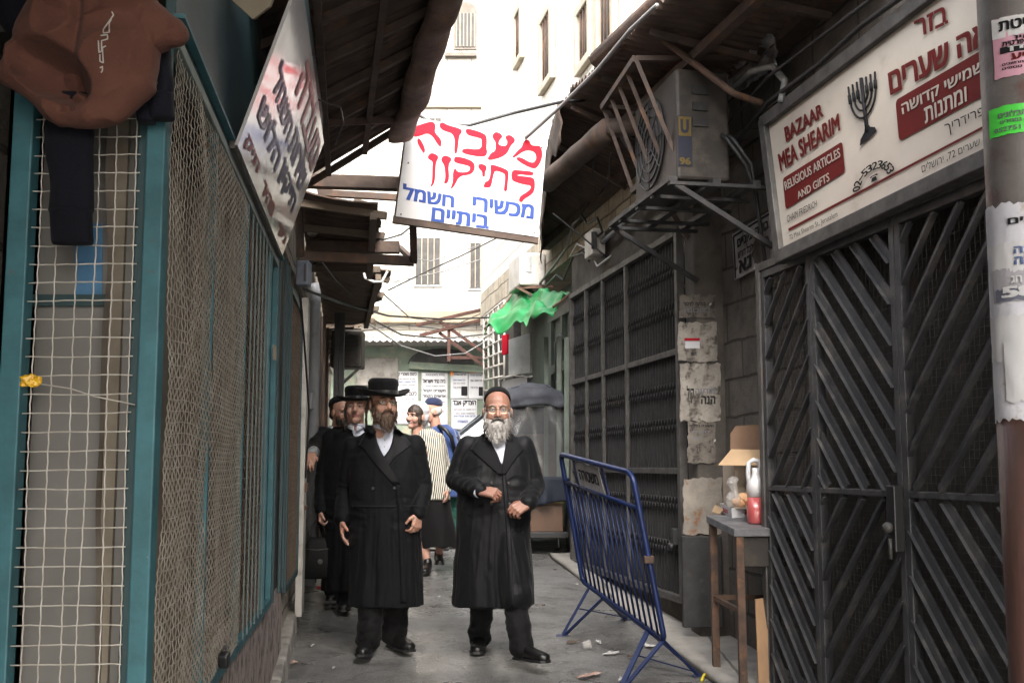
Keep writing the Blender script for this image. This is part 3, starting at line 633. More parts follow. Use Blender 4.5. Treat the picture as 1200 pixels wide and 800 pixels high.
def mesh_panel(y0, y1, z0, z1, mat, pitch, r, parent, seed, b=1.0, off=.012):
    mb = MB(); y = y0; i = 0
    while y <= y1:
        pts = []; n = int((z1 - z0) / pitch * 2)
        for k in range(n + 1):
            z = z0 + (z1 - z0) * k / n; dy = b * .02 * noise.noise(V((z * 2.2, y * 3, seed)))
            pts.append(sideP(y + dy, z, off + b * .6 * bulge(y, z, seed) + .0016 * (1 if (k + i) % 2 else -1)))
        mb.tube(pts, r, 4, cap=False); y += pitch; i += 1
    z = z0; j = 0
    while z <= z1:
        pts = []; n = max(2, int((y1 - y0) / pitch * 2))
        for k in range(n + 1):
            y = y0 + (y1 - y0) * k / n; dz = b * .025 * noise.noise(V((y * 2.4, z * 2, seed + 9)))
            pts.append(sideP(y, z + dz, off + b * .6 * bulge(y, z, seed) + .0016 * (1 if (k + j + 1) % 2 else -1)))
        mb.tube(pts, r, 4, cap=False); z += pitch; j += 1
    return mb.build('wire_mesh', mat, parent, fixn=False)
mesh_panel(posts_y[0] - .03, posts_y[1] - .01, ZB + .04, ZT - .02, M['galv'], .031, .0016, cage, 1, 1.1)
mesh_panel(posts_y[1] + .015, posts_y[2] - .01, ZB + .04, ZT - .02, M['galv'], .031, .0016, cage, 5, .7)
mesh_panel(posts_y[2] + .015, posts_y[3] - .01, ZB + .04, ZT - .02, M['wire_brown'], .0465, .0019, cage, 8, .5, -.01)
for i in range(1, 7):
    y = posts_y[2] + (posts_y[3] - posts_y[2]) * i / 7; mb = MB(); mb.bar(sideP(y, ZB + .03, .016), sideP(y, ZT - .02, .016), .008, .006, up=Ln); mb.build('upright_bar', M['bar_grey'], cage)
# what hangs behind the side mesh
def sheetback(y0, y1, z0, z1, off, amp, s):
    mb = MB(); mb.grid(lambda u, v: sideP(y0 + (y1 - y0) * u, z0 + (z1 - z0) * v, off + amp * (math.sin(u * 23 + 3 * noise.noise(V((u * 3, v * 2, s)))) * .5 + noise.noise(V((u * 9, v * 5, s))))), 60, 50); return mb
sheetback(2.82, posts_y[1] - .03, ZB + .03, 1.25, -.05, .03, 2).build('dusty_cloth', M['dirty_fabric'], cage)
sheetback(2.82, posts_y[2], ZB + .03, 2.33, -.16, .03, 4).build('dusty_backing', mk('dim_cloth', (.19, .16, .13), (.11, .092, .075), 3, rough=.95), cage)
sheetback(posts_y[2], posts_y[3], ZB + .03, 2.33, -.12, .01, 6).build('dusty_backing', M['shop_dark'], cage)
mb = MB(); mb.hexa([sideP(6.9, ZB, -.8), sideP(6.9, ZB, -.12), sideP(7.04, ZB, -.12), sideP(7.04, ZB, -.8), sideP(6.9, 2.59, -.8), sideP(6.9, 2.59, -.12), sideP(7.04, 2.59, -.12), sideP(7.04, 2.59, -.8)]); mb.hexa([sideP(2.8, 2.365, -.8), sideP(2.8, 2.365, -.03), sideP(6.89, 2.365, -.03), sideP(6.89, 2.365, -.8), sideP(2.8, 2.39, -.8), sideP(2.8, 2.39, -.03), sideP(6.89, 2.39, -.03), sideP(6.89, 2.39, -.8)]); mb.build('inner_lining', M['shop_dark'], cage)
# padlock and hasp on the bottom rail
p = onL(263, 762, .03)
lk = empty('padlock', p, 'small black padlock hooked on the lower rail of the mesh stall', 'padlock')
mb = MB(); mb.box(p + V((0, 0, -.03)), (.035, .045, .05), Matrix.Rotation(.3, 3, 'X')); mb.build('lock_body', M['black'], lk, bevel=.008)
mb = MB(); mb.tube([p + V((0, .016 * math.cos(t), .016 * math.sin(t) + .0)) for t in [k * math.pi / 8 for k in range(9)]], .004, 8); mb.build('shackle', M['grey_steel'], lk)

# dark teal shutter bay and brown mesh shutter farther along
bay = empty('shutter_bay', sideP(6.3, ZB), 'narrow dark teal shutter bay between the mesh stall and the brown mesh door', 'stall')
mb = MB(); mb.hexa([sideP(6.02, ZB, -.10), sideP(6.02, ZB, -.01), sideP(6.88, ZB, -.01), sideP(6.88, ZB, -.10), sideP(6.02, 2.5, -.10), sideP(6.02, 2.5, -.01), sideP(6.88, 2.5, -.01), sideP(6.88, 2.5, -.10)]); mb.build('panel', M['shop_dark'], bay, bevel=.004)
for y, w in ((6.12, .05), (6.62, .07), (6.86, .04)):
    mb = MB(); mb.bar(sideP(y, ZB, .008), sideP(y, 2.5, .008), w * .6, .02, up=Ln); mb.build('post', M['teal_dark'], bay, bevel=.003)
mb = MB(); mb.add([onL(320, 404, .034), onL(323.5, 405, .034), onL(323.5, 422, .034), onL(320, 421, .034)], [(0, 1, 2, 3)]); mb.build('paper_label', M['board_beige'], bay, solid=.002)
dr = empty('mesh_door', sideP(7.5, .5), 'brown wire mesh door beside the white post', 'door')
mesh_panel(6.95, 8.05, .52, 2.35, M['wire_brown'], .04, .002, dr, 12, .3)
mb = MB()
for a, b in (((6.93, .5), (6.93, 2.37)), ((8.07, .5), (8.07, 2.37)), ((6.93, 2.37), (8.07, 2.37)), ((6.93, .5), (8.07, .5))): mb.bar(sideP(*a, .012), sideP(*b, .012), .04, .03, up=Ln)
mb.build('frame', M['teal_dark'], dr, bevel=.003)
mb = MB(); mb.add([sideP(6.94, .5, -.035), sideP(8.06, .5, -.035), sideP(8.06, 2.37, -.035), sideP(6.94, 2.37, -.035)], [(0, 1, 2, 3)]); mb.build('backing', M['board_brown'], dr)
wp = empty('white_post', sideP(8.3, g(8.3)), 'scuffed white post with a latch beside the brown mesh door', 'post')
mb = MB(); mb.bar(sideP(8.32, g(8.3) + .1, .03), sideP(8.32, 2.5, .03), .30, .05, up=Ln); mb.build('board', mk('scuffed_white', (.50, .48, .44), (.38, .36, .32), 6, rough=.6, stain=((.16, .14, .12), 8, .55, .7)), wp, bevel=.004)
mb = MB(); mb.box(sideP(8.25, 1.1, .06), (.03, .05, .07)); mb.box(sideP(8.25, .95, .06), (.03, .04, .03)); mb.build('latch', M['rust'], wp, bevel=.004)
# pipes, conduits and boards on the left wall
def pipe(name, label, pts, r, mat, cat='pipe', n=10):
    mb = MB(); mb.tube(pts, r, n); o = mb.build(name, mat); return tag(o, label, cat)
def sp(px, py, off): return onL(px, py, off)
y = 9.5; pipe('wall_pipe', 'grey down pipe standing on the pavement beside the white post', [sideP(y, g(y) + .1, .04), sideP(y, 2.75, .04), sideP(y, 2.82, .02)], .05, M['pvc'])
y = 10.05; pipe('wall_pipe', 'thinner dark conduit just beyond the grey down pipe', [sideP(y, g(y) + .1, .05), sideP(y, 2.45, .05), sideP(9.9, 2.6, .03)], .02, M['grey_steel'])
bx = empty('meter_box', sideP(8.6, 2.5), 'grey electric meter box high on the wall under the steel frame', 'box')
c = onL(356, 321, .06); mb = MB(); mb.box(c, (.09, .12, .17)); mb.build('casing', mk('grey_box', (.17, .19, .23), rough=.5), bx, bevel=.012); mb = MB(); mb.box(c + V((.02, -.063, 0)), (.015, .01, .12)); mb.build('hinge', M['grey_steel'], bx)
pipe('wall_pipe', 'white elbow pipe at the wall corner under the first awning', [at(362, 216, 8.2), at(366, 240, 8.2), at(374, 262, 8.25), at(366, 270, 8.4)], .055, M['ac_white'])
for k, (y0, y1, z1, mat, lab) in enumerate(((9.65, 10.0, 2.6, 'wood_old', 'tall brown weathered door board beyond the grey down pipe'), (10.1, 10.55, 2.3, 'blue_card', 'faded blue door panel behind the man reaching out his arm'), (10.7, 11.6, 2.7, 'board_brown', 'brown wooden shop door behind the second black hat'))):
    o_ = empty('door_panel', sideP(y0, g(y0)), lab, 'door', 'closed doors along the left wall')
    mb = MB(); mb.hexa([sideP(y0, g(y0) + .1, .0), sideP(y0, g(y0) + .1, .06), sideP(y1, g(y1) + .1, .06), sideP(y1, g(y1) + .1, 0), sideP(y0, z1, 0), sideP(y0, z1, .06), sideP(y1, z1, .06), sideP(y1, z1, 0)]); mb.build('panel', mk('faded_blue_door', (.16, .22, .27), (.11, .15, .19), 4, rough=.6, stain=((.1, .09, .08), 7, .55, .7)) if k == 1 else M[mat], o_, bevel=.006)
    mb = MB()
    for yy in (y0, y1): mb.bar(sideP(yy, g(yy) + .1, .075), sideP(yy, z1, .075), .05, .03, up=Ln)
    mb.build('frame', M['rust_sheet'], o_)
for px, lab in ((392, 'near steel post holding up the torn board awning'), (398, 'far steel post holding up the lowest tin awning')):
    mb = MB(); p = at(px, 560, 11.2); mb.box((p.x, p.y, (g(11.2) + 2.75) / 2 + .05), (.05, .05, 2.75 - g(11.2))); o = mb.build('awning_post', M['dark_steel'], bevel=.004); tag(o, lab, 'post')
acl = empty('air_conditioner', at(412, 432, 12.3), 'grimy beige air conditioner on the left wall above the second black hat', 'air conditioner')
c = at(408, 410, 12.3); mb = MB(); mb.box(c, (.34, .3, .42)); mb.build('casing', M['ac_dirty_shaded'], acl, bevel=.02)
mb = MB()
for k in range(8): mb.box(c + V((0, -.155, -.16 + k * .045)), (.26, .012, .016))
mb.build('grille', M['shop_dark'], acl)
mb = MB(); mb.bar(at(395, 455, 12.2), at(420, 432, 12.2), .03, .03); mb.build('bracket', M['grey_steel'], acl)
sb = at(365, 470, 9.35); mb = MB(); mb.box(sb, (.03, .09, .14)); o = mb.build('socket_box', M['pvc'], bevel=.01); tag(o, 'small grey socket box on the down pipe near the white post', 'box')

# ------------------------------------------------------------------ boards over the stall and the tilted sign
fas = empty('fascia_board', sideP(4.4, 2.4), 'dark teal painted metal fascia above the mesh stall', 'fascia')
mb = MB(); mb.hexa([sideP(2.72, 2.38, -.015), sideP(2.72, 2.38, .012), sideP(6.1, 2.38, .012), sideP(6.1, 2.38, -.015), sideP(2.72, 3.5, -.015), sideP(2.72, 3.5, .012), sideP(6.1, 3.5, .012), sideP(6.1, 3.5, -.015)]); mb.build('panel', M['teal_dark'], fas, bevel=.004)
mb = MB(); mb.bar(sideP(2.72, 2.40, .02), sideP(6.1, 2.40, .02), .03, .012); mb.build('edge_strip', M['teal'], fas)
S0 = onL(263, 181); S1 = onL(321, 301); lean = .21
tlp = V((S0.x, S0.y, 2.375)); trp = V((S1.x, S1.y, 2.375))
up = V((lean, 0, .62))
tilt = empty('tilted_sign', tlp.lerp(trp, .5), 'glossy white shop sign leaning out above the mesh stall, with red and violet Hebrew letters', 'sign', 'hand painted shop signs')
def TS(u, v, h=0):      # u: near -> far, v: bottom -> top
    n = up.cross(trp - tlp).normalized(); n = n if n.x > 0 else -n
    return tlp.lerp(trp, u) + up * v + n * h + Ln * .045
mb = MB(); mb.slab([TS(0, 0), TS(1, 0), TS(1, 1), TS(.0, 1)], TS(0, 0, -.012) - TS(0, 0))
msg = mk('glossy_sign_white', (.46, .44, .435), (.38, .36, .355), 3, rough=.08, rough2=.16, bump=.10, bscale=3.5); mb.build('panel', msg, tilt)
mb = MB()
for p, q in ((TS(0, 0, -.02), TS(1, 0, -.02)), (TS(1, 0, -.02), TS(1, 1, -.02)), (TS(1, 1, -.03), TS(0, 1, -.03))): mb.bar(p, q, .02, .03)
mb.build('frame', M['grey_steel'], tilt)
mb = MB(); mb.slab([TS(-.1, 1.01, -.01), TS(1.0, 1.01, -.01), TS(1.0, 1.2, -.05), TS(-.1, 1.2, -.05)], V((-.05, 0, 0))); mb.build('top_board', M['teal_dark'], tilt)
violet = mk('violet_ink', (.07, .06, .15), (.055, .05, .12), 8, rough=.4, bump=0, spec=.2); tred = mk('dull_red_ink', (.26, .02, .025), (.22, .02, .025), 8, rough=.4, bump=0, spec=.2)
for txt, u0, u1, v0, v1, mm in (('מעבדה', .34, .95, .70, .93, tred), ('חשמל', .10, .45, .46, .63, violet), ('שירות', .50, .90, .46, .63, violet), ('הלוש', .06, .44, .24, .40, violet), ('תיקון', .50, .88, .24, .40, violet), ('תיק', .05, .25, .04, .12, tred), ('מהיר', .36, .60, .04, .12, tred), ('נקי', .76, .95, .04, .12, tred)):
    t = MB(); text_fit(t, heb(txt), lambda u, v, a=u0, b=u1, c=v0, d=v1: TS(a + (b - a) * u, c + (d - c) * v, .003), .03); t.build('lettering', mm, tilt, fixn=False)
mb = MB(); mb.slab([at(233, 114, 3.6), at(252, 118, 3.62), at(266, 148, 3.8), at(262, 186, 3.8), at(246, 176, 3.62), at(232, 150, 3.6)], (-.03, .06, .0)); o = mb.build('plywood_offcut', M['plywood'], bevel=.003); tag(o, 'orange plywood offcut wedged beside the tilted white sign', 'board')
mb = MB(); mb.slab([at(262, -8, 3.7), at(322, -8, 3.7), at(316, 8, 3.7), at(296, 23, 3.7)], (0, .03, .01)); o = mb.build('beige_board', M['board_beige'], bevel=.003); tag(o, 'pale beige board with a screw above the dark teal fascia', 'board')

# ------------------------------------------------------------------ hanging repair sign
SY = 7.38
SC = [at(478.5, 136.5, SY), at(641, 163.5, SY), at(631, 278, SY), at(463.5, 253.5, SY)]
hs_ = empty('hanging_sign', at(550, 205, SY), 'white hanging repair sign with big red and blue Hebrew lettering over the alley', 'sign', 'hand painted shop signs')
mb = MB(); mb.slab(SC, (0, .022, 0)); mb.build('panel', M['white_paint'], hs_, bevel=.002)
mb = MB(); mb.bar(SC[3] + V((-.02, .03, -.015)), SC[2] + V((.0, .03, -.015)), .05, .05); mb.bar(SC[3] + V((0, .04, 0)), SC[0] + V((0, .04, 0)), .03, .03); mb.build('back_frame', M['rust_sheet'], hs_)
mb = MB()
for zx, zy in ((125, 80), (75, 630), (118, 330), (900, 240), (855, 740)):
    mb.lathe([(.004, 0), (.006, .003), (.003, .005)], 8, at(455 + zx / 5, 125 + zy / 5, SY), Matrix.Rotation(R(90), 3, 'X'))
mb.build('rivet', M['rust'], hs_)
RED = {
 'he': [[(125, 120), (150, 118), (240, 88), (270, 90), (279, 120), (270, 150), (312, 192), (313, 228), (300, 240), (245, 150), (180, 175), (150, 178), (135, 155)], [(170, 188), (185, 185), (218, 245), (212, 278), (200, 265), (170, 215)]],
 'dalet': [[(300, 98), (320, 90), (345, 108), (430, 130), (432, 155), (416, 166), (405, 278), (384, 275), (392, 163), (320, 140), (301, 122)]],
 'bet': [[(455, 130), (480, 130), (560, 155), (580, 180), (575, 255), (583, 259), (570, 300), (425, 275), (440, 240), (545, 256), (548, 195), (540, 184), (470, 170), (452, 150)]],
 'ayin': [[(610, 165), (630, 146), (660, 158), (672, 178), (650, 196), (645, 226), (690, 233), (700, 205), (685, 186), (690, 170), (715, 165), (745, 190), (738, 212), (720, 224), (690, 290), (573, 322), (600, 270), (628, 262), (630, 208), (612, 186)]],
 'mem': [[(788, 215), (803, 194), (826, 196), (836, 225), (860, 230), (886, 228), (900, 250), (905, 290), (882, 348), (850, 370), (740, 308), (768, 290), (843, 335), (868, 310), (864, 276), (845, 259), (800, 256), (738, 300), (720, 300), (760, 256), (784, 236)]],
 'nun': [[(231, 288), (253, 269), (290, 284), (295, 302), (278, 330), (275, 430), (262, 462), (244, 473), (258, 438), (258, 350), (262, 322), (233, 306)]],
 'vav': [[(310, 302), (330, 283), (368, 297), (371, 316), (352, 340), (358, 420), (346, 450), (324, 450), (335, 420), (330, 345), (311, 320)]],
 'qof': [[(384, 306), (395, 288), (480, 310), (508, 335), (506, 375), (480, 400), (416, 405), (386, 470), (361, 486), (380, 440), (377, 386), (393, 354), (404, 384), (460, 385), (480, 371), (477, 346), (388, 330)]],
 'yod': [[(526, 342), (540, 332), (575, 345), (578, 362), (566, 385), (568, 412), (550, 411), (551, 381), (529, 362)]],
 'tav': [[(598, 341), (614, 339), (690, 365), (708, 385), (700, 440), (698, 496), (676, 496), (680, 460), (686, 400), (670, 386), (626, 373), (616, 400), (603, 470), (586, 475), (556, 473), (566, 440), (589, 435), (600, 390)]],
 'lamed': [[(721, 384), (738, 369), (766, 373), (850, 380), (852, 399), (836, 404), (768, 396), (749, 405), (846, 412), (861, 436), (858, 490), (840, 516), (791, 545), (786, 562), (765, 556), (768, 526), (830, 490), (837, 461), (800, 458), (740, 441), (721, 425)]],
}
def zs(x, y): return at(455 + x / 5, 125 + y / 5, SY - .002)
def soften(pts, k=2):
    for _ in range(k):
        q = []
        for i in range(len(pts)):
            a, b = V((*pts[i], 0)), V((*pts[(i + 1) % len(pts)], 0)); q += [tuple(a.lerp(b, .25))[:2], tuple(a.lerp(b, .75))[:2]]
        pts = q
    return pts
mb = MB(); mr2 = MB()
for nm, polys in RED.items():
    for pl in polys: (mb if nm in ('he', 'dalet', 'bet', 'ayin', 'mem') else mr2).poly([zs(*p) for p in soften(pl, 2)])
mb.build('lettering', M['red_ink'], hs_, fixn=False); mr2.build('lettering', M['red_ink'], hs_, fixn=False)
for txt, q in (('מכשירי', ((500, 527), (852, 578), (846, 656), (498, 606))), ('חשמל', ((92, 452), (385, 508), (380, 590), (88, 540))), ('ביתיים', ((262, 592), (588, 640), (584, 714), (256, 668)))):
    t = MB(); text_fit(t, heb(txt), bil(*[zs(*p) for p in q]), .035); t.build('lettering', M['blue_ink'], hs_, fixn=False)
mb = MB(); mb.tube([SC[0].lerp(SC[1], .05), SC[0].lerp(SC[1], .05) + V((-.04, .05, .25))], .006); o = mb.build('sign_wire', M['cable'], hs_)
# ================================================================== RIGHT SIDE
def RP(y, z, off=0): return V((Rx(y), y, z)) + Rn * off       # off: out into the alley
# ------------------------------------------------------------------ barred gates of the bazaar
gates = empty('barred_gate', RP(5.4, -.05), 'tall black folding gate of slanted bars below the bazaar sign', 'gate')
GT, GM, GB = 2.42, 1.13, -.12
ed = [6.58, onR(963, 500).y, onR(1066, 500).y, 4.22]
DIR = [(1, -1), (-1, 1), (1, -1)]
for k in range(3):
    y0, y1 = ed[k], ed[k + 1]; W = y0 - y1
    fr = MB(); w = .045
    for yy in (y0 - w / 2 - .002, y1 + w / 2 + .002): fr.bar(RP(yy, GB, .02), RP(yy, GT, .02), w, .05, up=Rn)
    for zz in (GT - .03, GM, GB + .03): fr.bar(RP(y0 - w, zz, .022), RP(y1 + w, zz, .022), .05, .045 if zz != GM else .03)
    f = fr.build('gate_leaf', M['gate_black'], gates, bevel=.004)
    for half, (z0, z1) in enumerate(((GM + .02, GT - .055), (GB + .05, GM - .02))):
        sgn = DIR[k][half]; bars = MB(); c = -3.0
        while c < 4:
            # line: z = z0 + sgn*s + c, s from 0 (far edge) to W (near edge)
            pts = []
            for s_ in (w, W - w): pts.append((s_, z0 + sgn * s_ * 1.0 + c))
            (sa, za), (sb_, zb) = pts
            def clip(s1, a1, s2, a2):
                lo, hi = 0, 1
                for lim, sg in ((z0, 1), (z1, -1)):
                    d1, d2 = sg * (a1 - lim), sg * (a2 - lim)
                    if d1 < 0 and d2 < 0: return None
                    if d1 < 0: lo = max(lo, d1 / (d1 - d2))
                    elif d2 < 0: hi = min(hi, d1 / (d1 - d2))
                return (lo, hi) if hi > lo + .03 else None
            q = clip(sa, za, sb_, zb)
            if q:
                P = [(sa + (sb_ - sa) * t, za + (zb - za) * t) for t in q]
                a_, b_ = RP(y0 - P[0][0], P[0][1], .028), RP(y0 - P[1][0], P[1][1], .028)
                bars.bar(a_, b_, .014, .040, up=(b_ - a_).cross(Rn))
                # folded edge of the angle iron
                n_ = (b_ - a_).cross(Rn).normalized() * .019
                bars.bar(a_ + n_ + Rn * .012, b_ + n_ + Rn * .012, .026, .005, up=(b_ - a_).cross(Rn))
            c += .195
        bars.build('slanted_slat', M['gate_black'], f)
    wm = MB(); y = y1 + .03
    while y < y0 - .02: wm.tube([RP(y, GB, -.025), RP(y, GT - .04, -.025)], .0016, 4, cap=False); y += .036
    z = GB + .04
    while z < GT - .04: wm.tube([RP(y0 - .03, z, -.025), RP(y1 + .03, z, -.025)], .0016, 4, cap=False); z += .036
    wm.build('wire_mesh', M['gate_mesh'], f, fixn=False)
mb = MB(); mb.bar(RP(6.605, GB, .01), RP(6.605, GT + .03, .01), .05, .09, up=Rn); mb.bar(RP(6.63, GT + .02, .01), RP(4.2, GT + .02, .01), .09, .05); mb.build('outer_frame', M['grey_steel'], gates, bevel=.004)
mb = MB(); yl = ed[2]; mb.box(RP(yl + .03, 1.02, .07), (.05, .07, .30), Matrix.Rotation(math.atan2(-RB, 1), 3, 'Z')); lkb = mb.build('lock_box', M['black'], gates, bevel=.006)
mb = MB(); mb.ball(RP(yl + .03, .98, .11), .025); mb.tube([RP(yl + .03, .93, .1), RP(yl + .03, .84, .1)], .008); mb.build('handle', M['grey_steel'], lkb)
mb = MB(); mb.add([RP(6.63, GB, -.20), RP(4.0, GB, -.20), RP(4.0, 2.45, -.20), RP(6.63, 2.45, -.20)], [(0, 1, 2, 3)]); o = mb.build('back_panel', mk('brown_shutter', (.075, .066, .056), (.05, .044, .038), 3, rough=.7, stain=((.11, .1, .085), 4, .5, .7)), gates)
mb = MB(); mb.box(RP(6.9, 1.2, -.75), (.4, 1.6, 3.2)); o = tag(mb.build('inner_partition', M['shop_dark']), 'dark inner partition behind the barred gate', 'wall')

# ------------------------------------------------------------------ bazaar sign
def bz(zx, zy, off=.085): return onR(880 + zx / 2.58125, zy / 2.58125, -off)
bsg = empty('bazaar_sign', RP(5.3, 2.75), 'framed cream shop sign of the bazaar with a menorah and maroon boxes', 'sign')
TLb, BLb = bz(50, 380), bz(96, 757)
yN = 4.05; zTop = bz(690, -106).z; ys_, zb_ = BLb.y, BLb.z
zt_far = TLb.z; zt_near = zt_far + (zTop - zt_far) * (TLb.y - yN) / (TLb.y - bz(690, -106).y)
zb_near = bz(720, 455).z
zb_near = zb_ + (zb_near - zb_) * (ys_ - yN) / (ys_ - bz(720, 455).y)
cs = [V((Rx(TLb.y, -.08), TLb.y, TLb.z)), V((Rx(yN, -.08), yN, zt_near)), V((Rx(yN, -.08), yN, zb_near)), V((Rx(ys_, -.08), ys_, zb_))]
mb = MB(); mb.slab(cs, -Rn * .02); mb.build('face', M['sign_cream'], bsg)
mb = MB()
for a, b in ((0, 1), (2, 3), (3, 0)):
    d = (cs[b] - cs[a]).normalized(); ow = d.cross(Rn).normalized() * .03; ow = ow if ow.dot(cs[a] - (cs[0] + cs[2]) / 2) > 0 else -ow; mb.bar(cs[a] - d * .06 + ow, cs[b] + d * .06 + ow, .075, .065, up=Rn)
mb.build('frame', M['grey_steel'], bsg, bevel=.006)
mb = MB(); mb.hexa([cs[3] - Rn * .07, cs[3] - Rn * .021, cs[2] - Rn * .021, cs[2] - Rn * .07, cs[0] - Rn * .07, cs[0] - Rn * .021, cs[1] - Rn * .021, cs[1] - Rn * .07]); mb.build('box', M['shop_dark'], bsg)
def rbox(q, r=.12):     # rounded box print
    f = bil(*[bz(*p) for p in q]); pts = []
    asp = (bz(*q[1]) - bz(*q[0])).length / max((bz(*q[3]) - bz(*q[0])).length, .01)
    for cx, cy, a0 in ((1 - r / asp, 1 - r, 0), (r / asp, 1 - r, 90), (r / asp, r, 180), (1 - r / asp, r, 270)):
        for k in range(6):
            a = R(a0 + 18 * k); pts.append(f(cx + r / asp * math.cos(a), cy + r * math.sin(a)))
    return pts
for q in (((96, 540), (276, 428), (285, 520), (105, 634)), ((437, 304), (800, 92), (815, 230), (448, 428))):
    mb = MB(); mb.poly(rbox(q)); mb.build('maroon_box', M['maroon'], bsg, fixn=False)
mb = MB(); mb.add([bz(113, 691), bz(800, 330), bz(800, 338), bz(114, 699)], [(0, 1, 2, 3)]); mb.build('red_line', M['maroon'], bsg, fixn=False)
cream_ink = mk('cream_print', (.55, .49, .42), rough=.4, bump=0)
for txt, q, m_, b in (('BAZAAR', ((101, 387), (213, 313), (219, 351), (107, 428)), 'maroon', .035), ('MEA SHEARIM', ((82, 468), (264, 344), (269, 394), (91, 518)), 'maroon', .035),
    ('RELIGIOUS ARTICLES', ((100, 551), (267, 447), (271, 474), (105, 576)), None, .02), ('AND GIFTS', ((139, 582), (235, 522), (238, 547), (143, 603)), None, .02),
    ('CHAIM FRIEDRICH', ((108, 653), (198, 605), (200, 624), (110, 674)), 'dark_ink', .01), ('72 Mea Shearim St., Jerusalem', ((115, 712), (260, 638), (263, 660), (118, 730)), 'dark_ink', .01),
    (heb('בזר'), ((494, 66), (591, 16), (595, 70), (499, 117)), 'maroon', .018), (heb('מאה שערים'), ((416, 222), (765, 36), (768, 100), (424, 286)), 'maroon', .035),
    (heb('תשמישי קדושה'), ((455, 316), (735, 165), (738, 206), (461, 358)), None, .02), (heb('ומתנות'), ((524, 328), (650, 262), (653, 306), (528, 374)), None, .02),
    (heb('חיים פרידריך'), ((585, 378), (790, 282), (793, 312), (590, 416)), 'dark_ink', .01), (heb('ירושלים')[::1] + ' ,72 ' + heb('רחוב מאה שערים'), ((515, 498), (810, 358), (813, 384), (518, 526)), 'dark_ink', .01)):
    t = MB(); text_fit(t, txt, bil(*[bz(*p, .088) for p in q]), b); t.build('lettering', M[m_] if m_ else cream_ink, bsg, fixn=False)
ph = '02-5323653'
for k, ch in enumerate(ph):     # number on an arc
    a = R(172 - 152 * k / 9); c = V((372, 556)); ux, uy = math.cos(a), math.sin(a)
    def fn(u, v, a=a):
        rr = 44 + 24 * v; aa = a - (u - .5) * .27
        x = 372 + rr * math.cos(aa) * .95; y = 556 - rr * math.sin(aa) * .95 - (rr * math.cos(aa)) * .42; return bz(x, y, .088)
    t = MB(); text_fit(t, ch, fn if ch != '-' else (lambda u, v, a=a: fn(u, .4 + .15 * v)), .02); t.build('lettering', M['dark_ink'], bsg, fixn=False)
mb = MB(); f = bil(*[bz(*p, .088) for p in ((361, 535), (382, 524), (383, 543), (362, 553))])
mb.poly([f(*p) for p in ((.1, 0), (.9, 0), (.85, .55), (.7, .7), (.3, .7), (.15, .55))]); mb.poly([f(*p) for p in ((-.05, .7), (.2, .72), (.25, .82), (.75, .82), (.8, .72), (1.05, .7), (1.05, .9), (.9, 1), (.1, 1), (-.05, .9))]); mb.build('telephone_mark', M['dark_ink'], bsg, fixn=False)
fm = bil(*[bz(*p, .088) for p in ((290, 262), (378, 212), (388, 392), (318, 447))])
mb = MB()
def st(pts, r=.006): mb.tube([fm(*p) for p in pts], r, 5)
st([(.5, 1.0), (.52, .12)], .011)
for rr in (.46, .31, .16):
    st([(.5 - rr, .98), (.5 - rr, .74)] + [(.5 - rr * math.cos(t), .72 - rr * .78 * math.sin(t)) for t in [math.pi * k / 14 for k in range(15)]] + [(.5 + rr, .74), (.5 + rr, .98)], .0055)
    for s_ in (-1, 1): st([(.5 + s_ * rr, .70), (.5 + s_ * rr, .84)], .009)
mb.poly([fm(*p) for p in ((.16, -.02), (.9, .0), (.84, .09), (.66, .15), (.58, .22), (.46, .22), (.40, .13), (.22, .07))]); mb.build('menorah', M['dark_ink'], bsg, fixn=False)

# ------------------------------------------------------------------ small black and white sign in the niche
nsg = empty('peeling_sign', onR(880, 290, .17), 'small peeling black and white Hebrew sign left of the bazaar sign', 'sign')
def ns_(px, py, o=0): return onR(px, py, .17 - o)
mb = MB(); mb.slab([ns_(858, 275), ns_(904, 246), ns_(906, 305), ns_(861, 328)], -Rn * .012); mb.build('panel', mk('worn_white', (.42, .40, .42), (.30, .28, .29), 9, rough=.7, stain=((.10, .085, .07), 12, .56, .66)), nsg)
mb = MB(); a, b, c, d = ns_(859.5, 277, .004), ns_(903, 249.5, .004), ns_(905, 303, .004), ns_(862, 326, .004)
for p, q in ((a, b), (d, a)): mb.bar(p, q, .014, .003, up=Rn)
mb.build('border', M['dark_ink'], nsg)
for txt, q in (('בואה עיוניים', ((864, 281), (900, 258), (900.5, 267), (864.5, 290))), ('לכל דורש', ((865, 294), (882, 284), (882, 293), (865, 303))), ('נא', ((866, 306), (880, 298), (880, 312), (867, 320)))):
    t = MB(); text_fit(t, heb(txt), bil(*[ns_(*p, .006) for p in q]), .04); t.build('lettering', M['dark_ink'], nsg, fixn=False)
rr = random.Random(5); cpt = []
for k in range(22):
    a = 2 * math.pi * k / 22; q = rr.uniform(.75, 1.15); cpt.append(ns_(892 + 11 * q * math.cos(a), 292 + 19 * q * math.sin(a), .007))
mb = MB(); mb.poly(cpt); mb.build('peeled_patch', M['concrete'], nsg, fixn=False)

